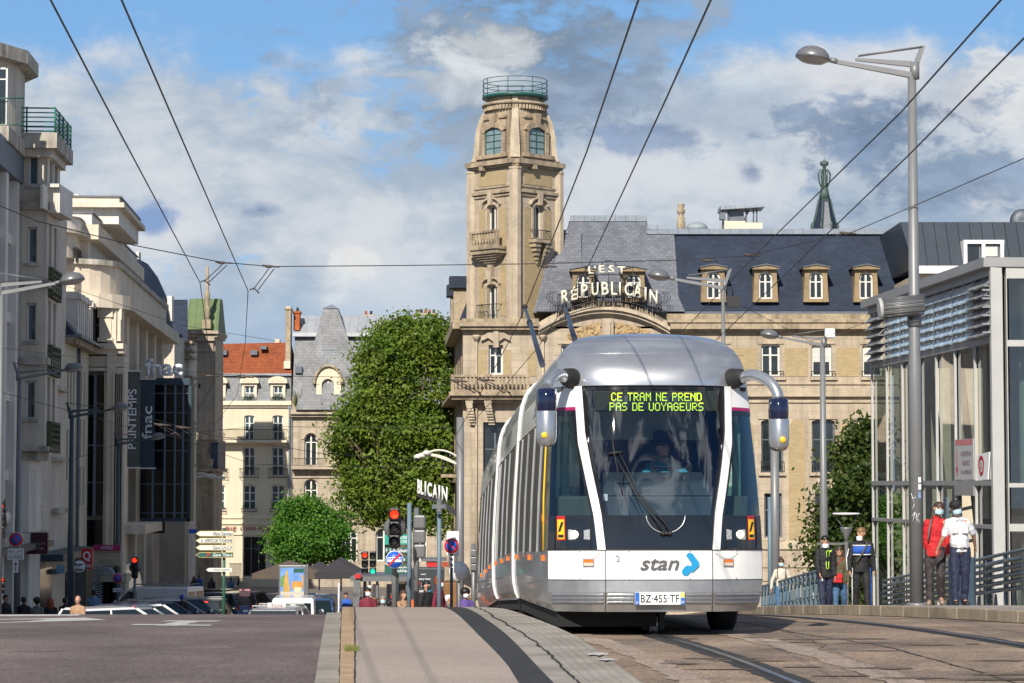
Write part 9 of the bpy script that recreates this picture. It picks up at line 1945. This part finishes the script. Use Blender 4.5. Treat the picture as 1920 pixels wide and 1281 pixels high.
contact((95, 0), (232, 262), (375, 530, 44), 'contact wire at top left, left of its pair', [(390, 640, 60), (400, 720, 78), (370, 770, 95)])
contact((228, 0), (345, 270), (465, 545, 44.5), 'contact wire at top left, right of its pair', [(460, 640, 60), (445, 740, 80), (400, 800, 96)])
wire([at(-40, 370, 40), at(70, 415, 41), at(250, 460, 42), at(415, 492, 43), at(510, 500, 43), at(760, 498, 43.5), at(985, 495, 43), at(1265, 488, 43), at(1400, 480, 42.5), at(1600, 435, 42), at(1960, 280, 41)], 'span wire crossing the whole street with insulators', .009)
wire([at(0, 652, 70), at(400, 702, 72), at(855, 712, 72)], 'thin cable crossing the street above the glass box', .008)
wire([at(0, 735, 80), at(240, 800, 84), at(330, 820, 84), at(470, 870, 86), at(620, 875, 86), at(860, 875, 80)], 'thin sagging cable low across the square', .009)
wire([at(180, 755, 84), at(390, 815, 90), at(600, 850, 88), at(862, 868, 70)], 'second sagging cable low across the square', .009); wire([at(0, 530, 68), at(75, 520, 68), at(340, 610, 74), at(520, 640, 80)], 'short cable in front of the rounded terrace', .007)
wire([at(140, 860, 90), at(260, 820, 92), at(480, 800, 95), at(860, 802, 80)], 'thin cable passing the pale house fronts', .009); wire([at(1365, 560, 66), at(1520, 640, 72), at(1640, 600, 74)], 'thin cable from the lamp pole behind the tram', .007)
M_ins = mat('insulator', (.07, .055, .045), .6, var=.3, vs=9)
def clampset(px, py, d, label, dx=0, dy=0):
    o = empty('wire_hanger', at(px, py, d), label, 'wire hanger', 'hangers holding the overhead wires'); k = d/43.; b = MB(); b.tube([at(px-16, py-2, d), at(px+16, py+1, d)], [.022*k, .014*k], 6); b.ell(at(px-4, py, d), .07*k, .035*k, .03*k, 8, 5); b.build('clamp', M_ins, o)
    if dx:
        for e in (0, 10): b = MB(); b.tube([at(px+e-4, py+4, d), at(px+dx+e, py+dy, d)], .008*k, 4); b.build('dropper', M_wire, o)
        b = MB(); b.tube([at(px+dx-6, py+dy, d), at(px+dx+2, py+dy-4, d), at(px+dx+12, py+dy+6, d)], .013*k, 5); b.build('hanger_bar', M_ins, o)
clampset(420, 493, 43, 'wire hanger above the green-roofed house', -38, 36); clampset(508, 500, 43, 'wire hanger on the span wire left of centre', -34, 44); clampset(1330, 489, 43, 'small hanger in front of the first dormer'); clampset(1410, 479, 42.6, 'small hanger in front of the second dormer'); clampset(1028, 500, 43, 'hanger in front of the slate roof beside the tower'); clampset(1590, 438, 42, 'hanger on the span wire left of the big lamp')
clampset(305, 797, 88, 'hanger in front of the glass box, left', 22, 18); clampset(345, 802, 88, 'hanger in front of the glass box, right', 22, 18); clampset(395, 705, 72, 'hanger in front of the hotel dormers, left'); clampset(460, 707, 72, 'hanger in front of the hotel dormers, right'); clampset(860, 715, 60, 'hanger in front of the stone balustrade, left', 32, 22); clampset(912, 713, 60, 'hanger in front of the stone balustrade, right', 36, 24)
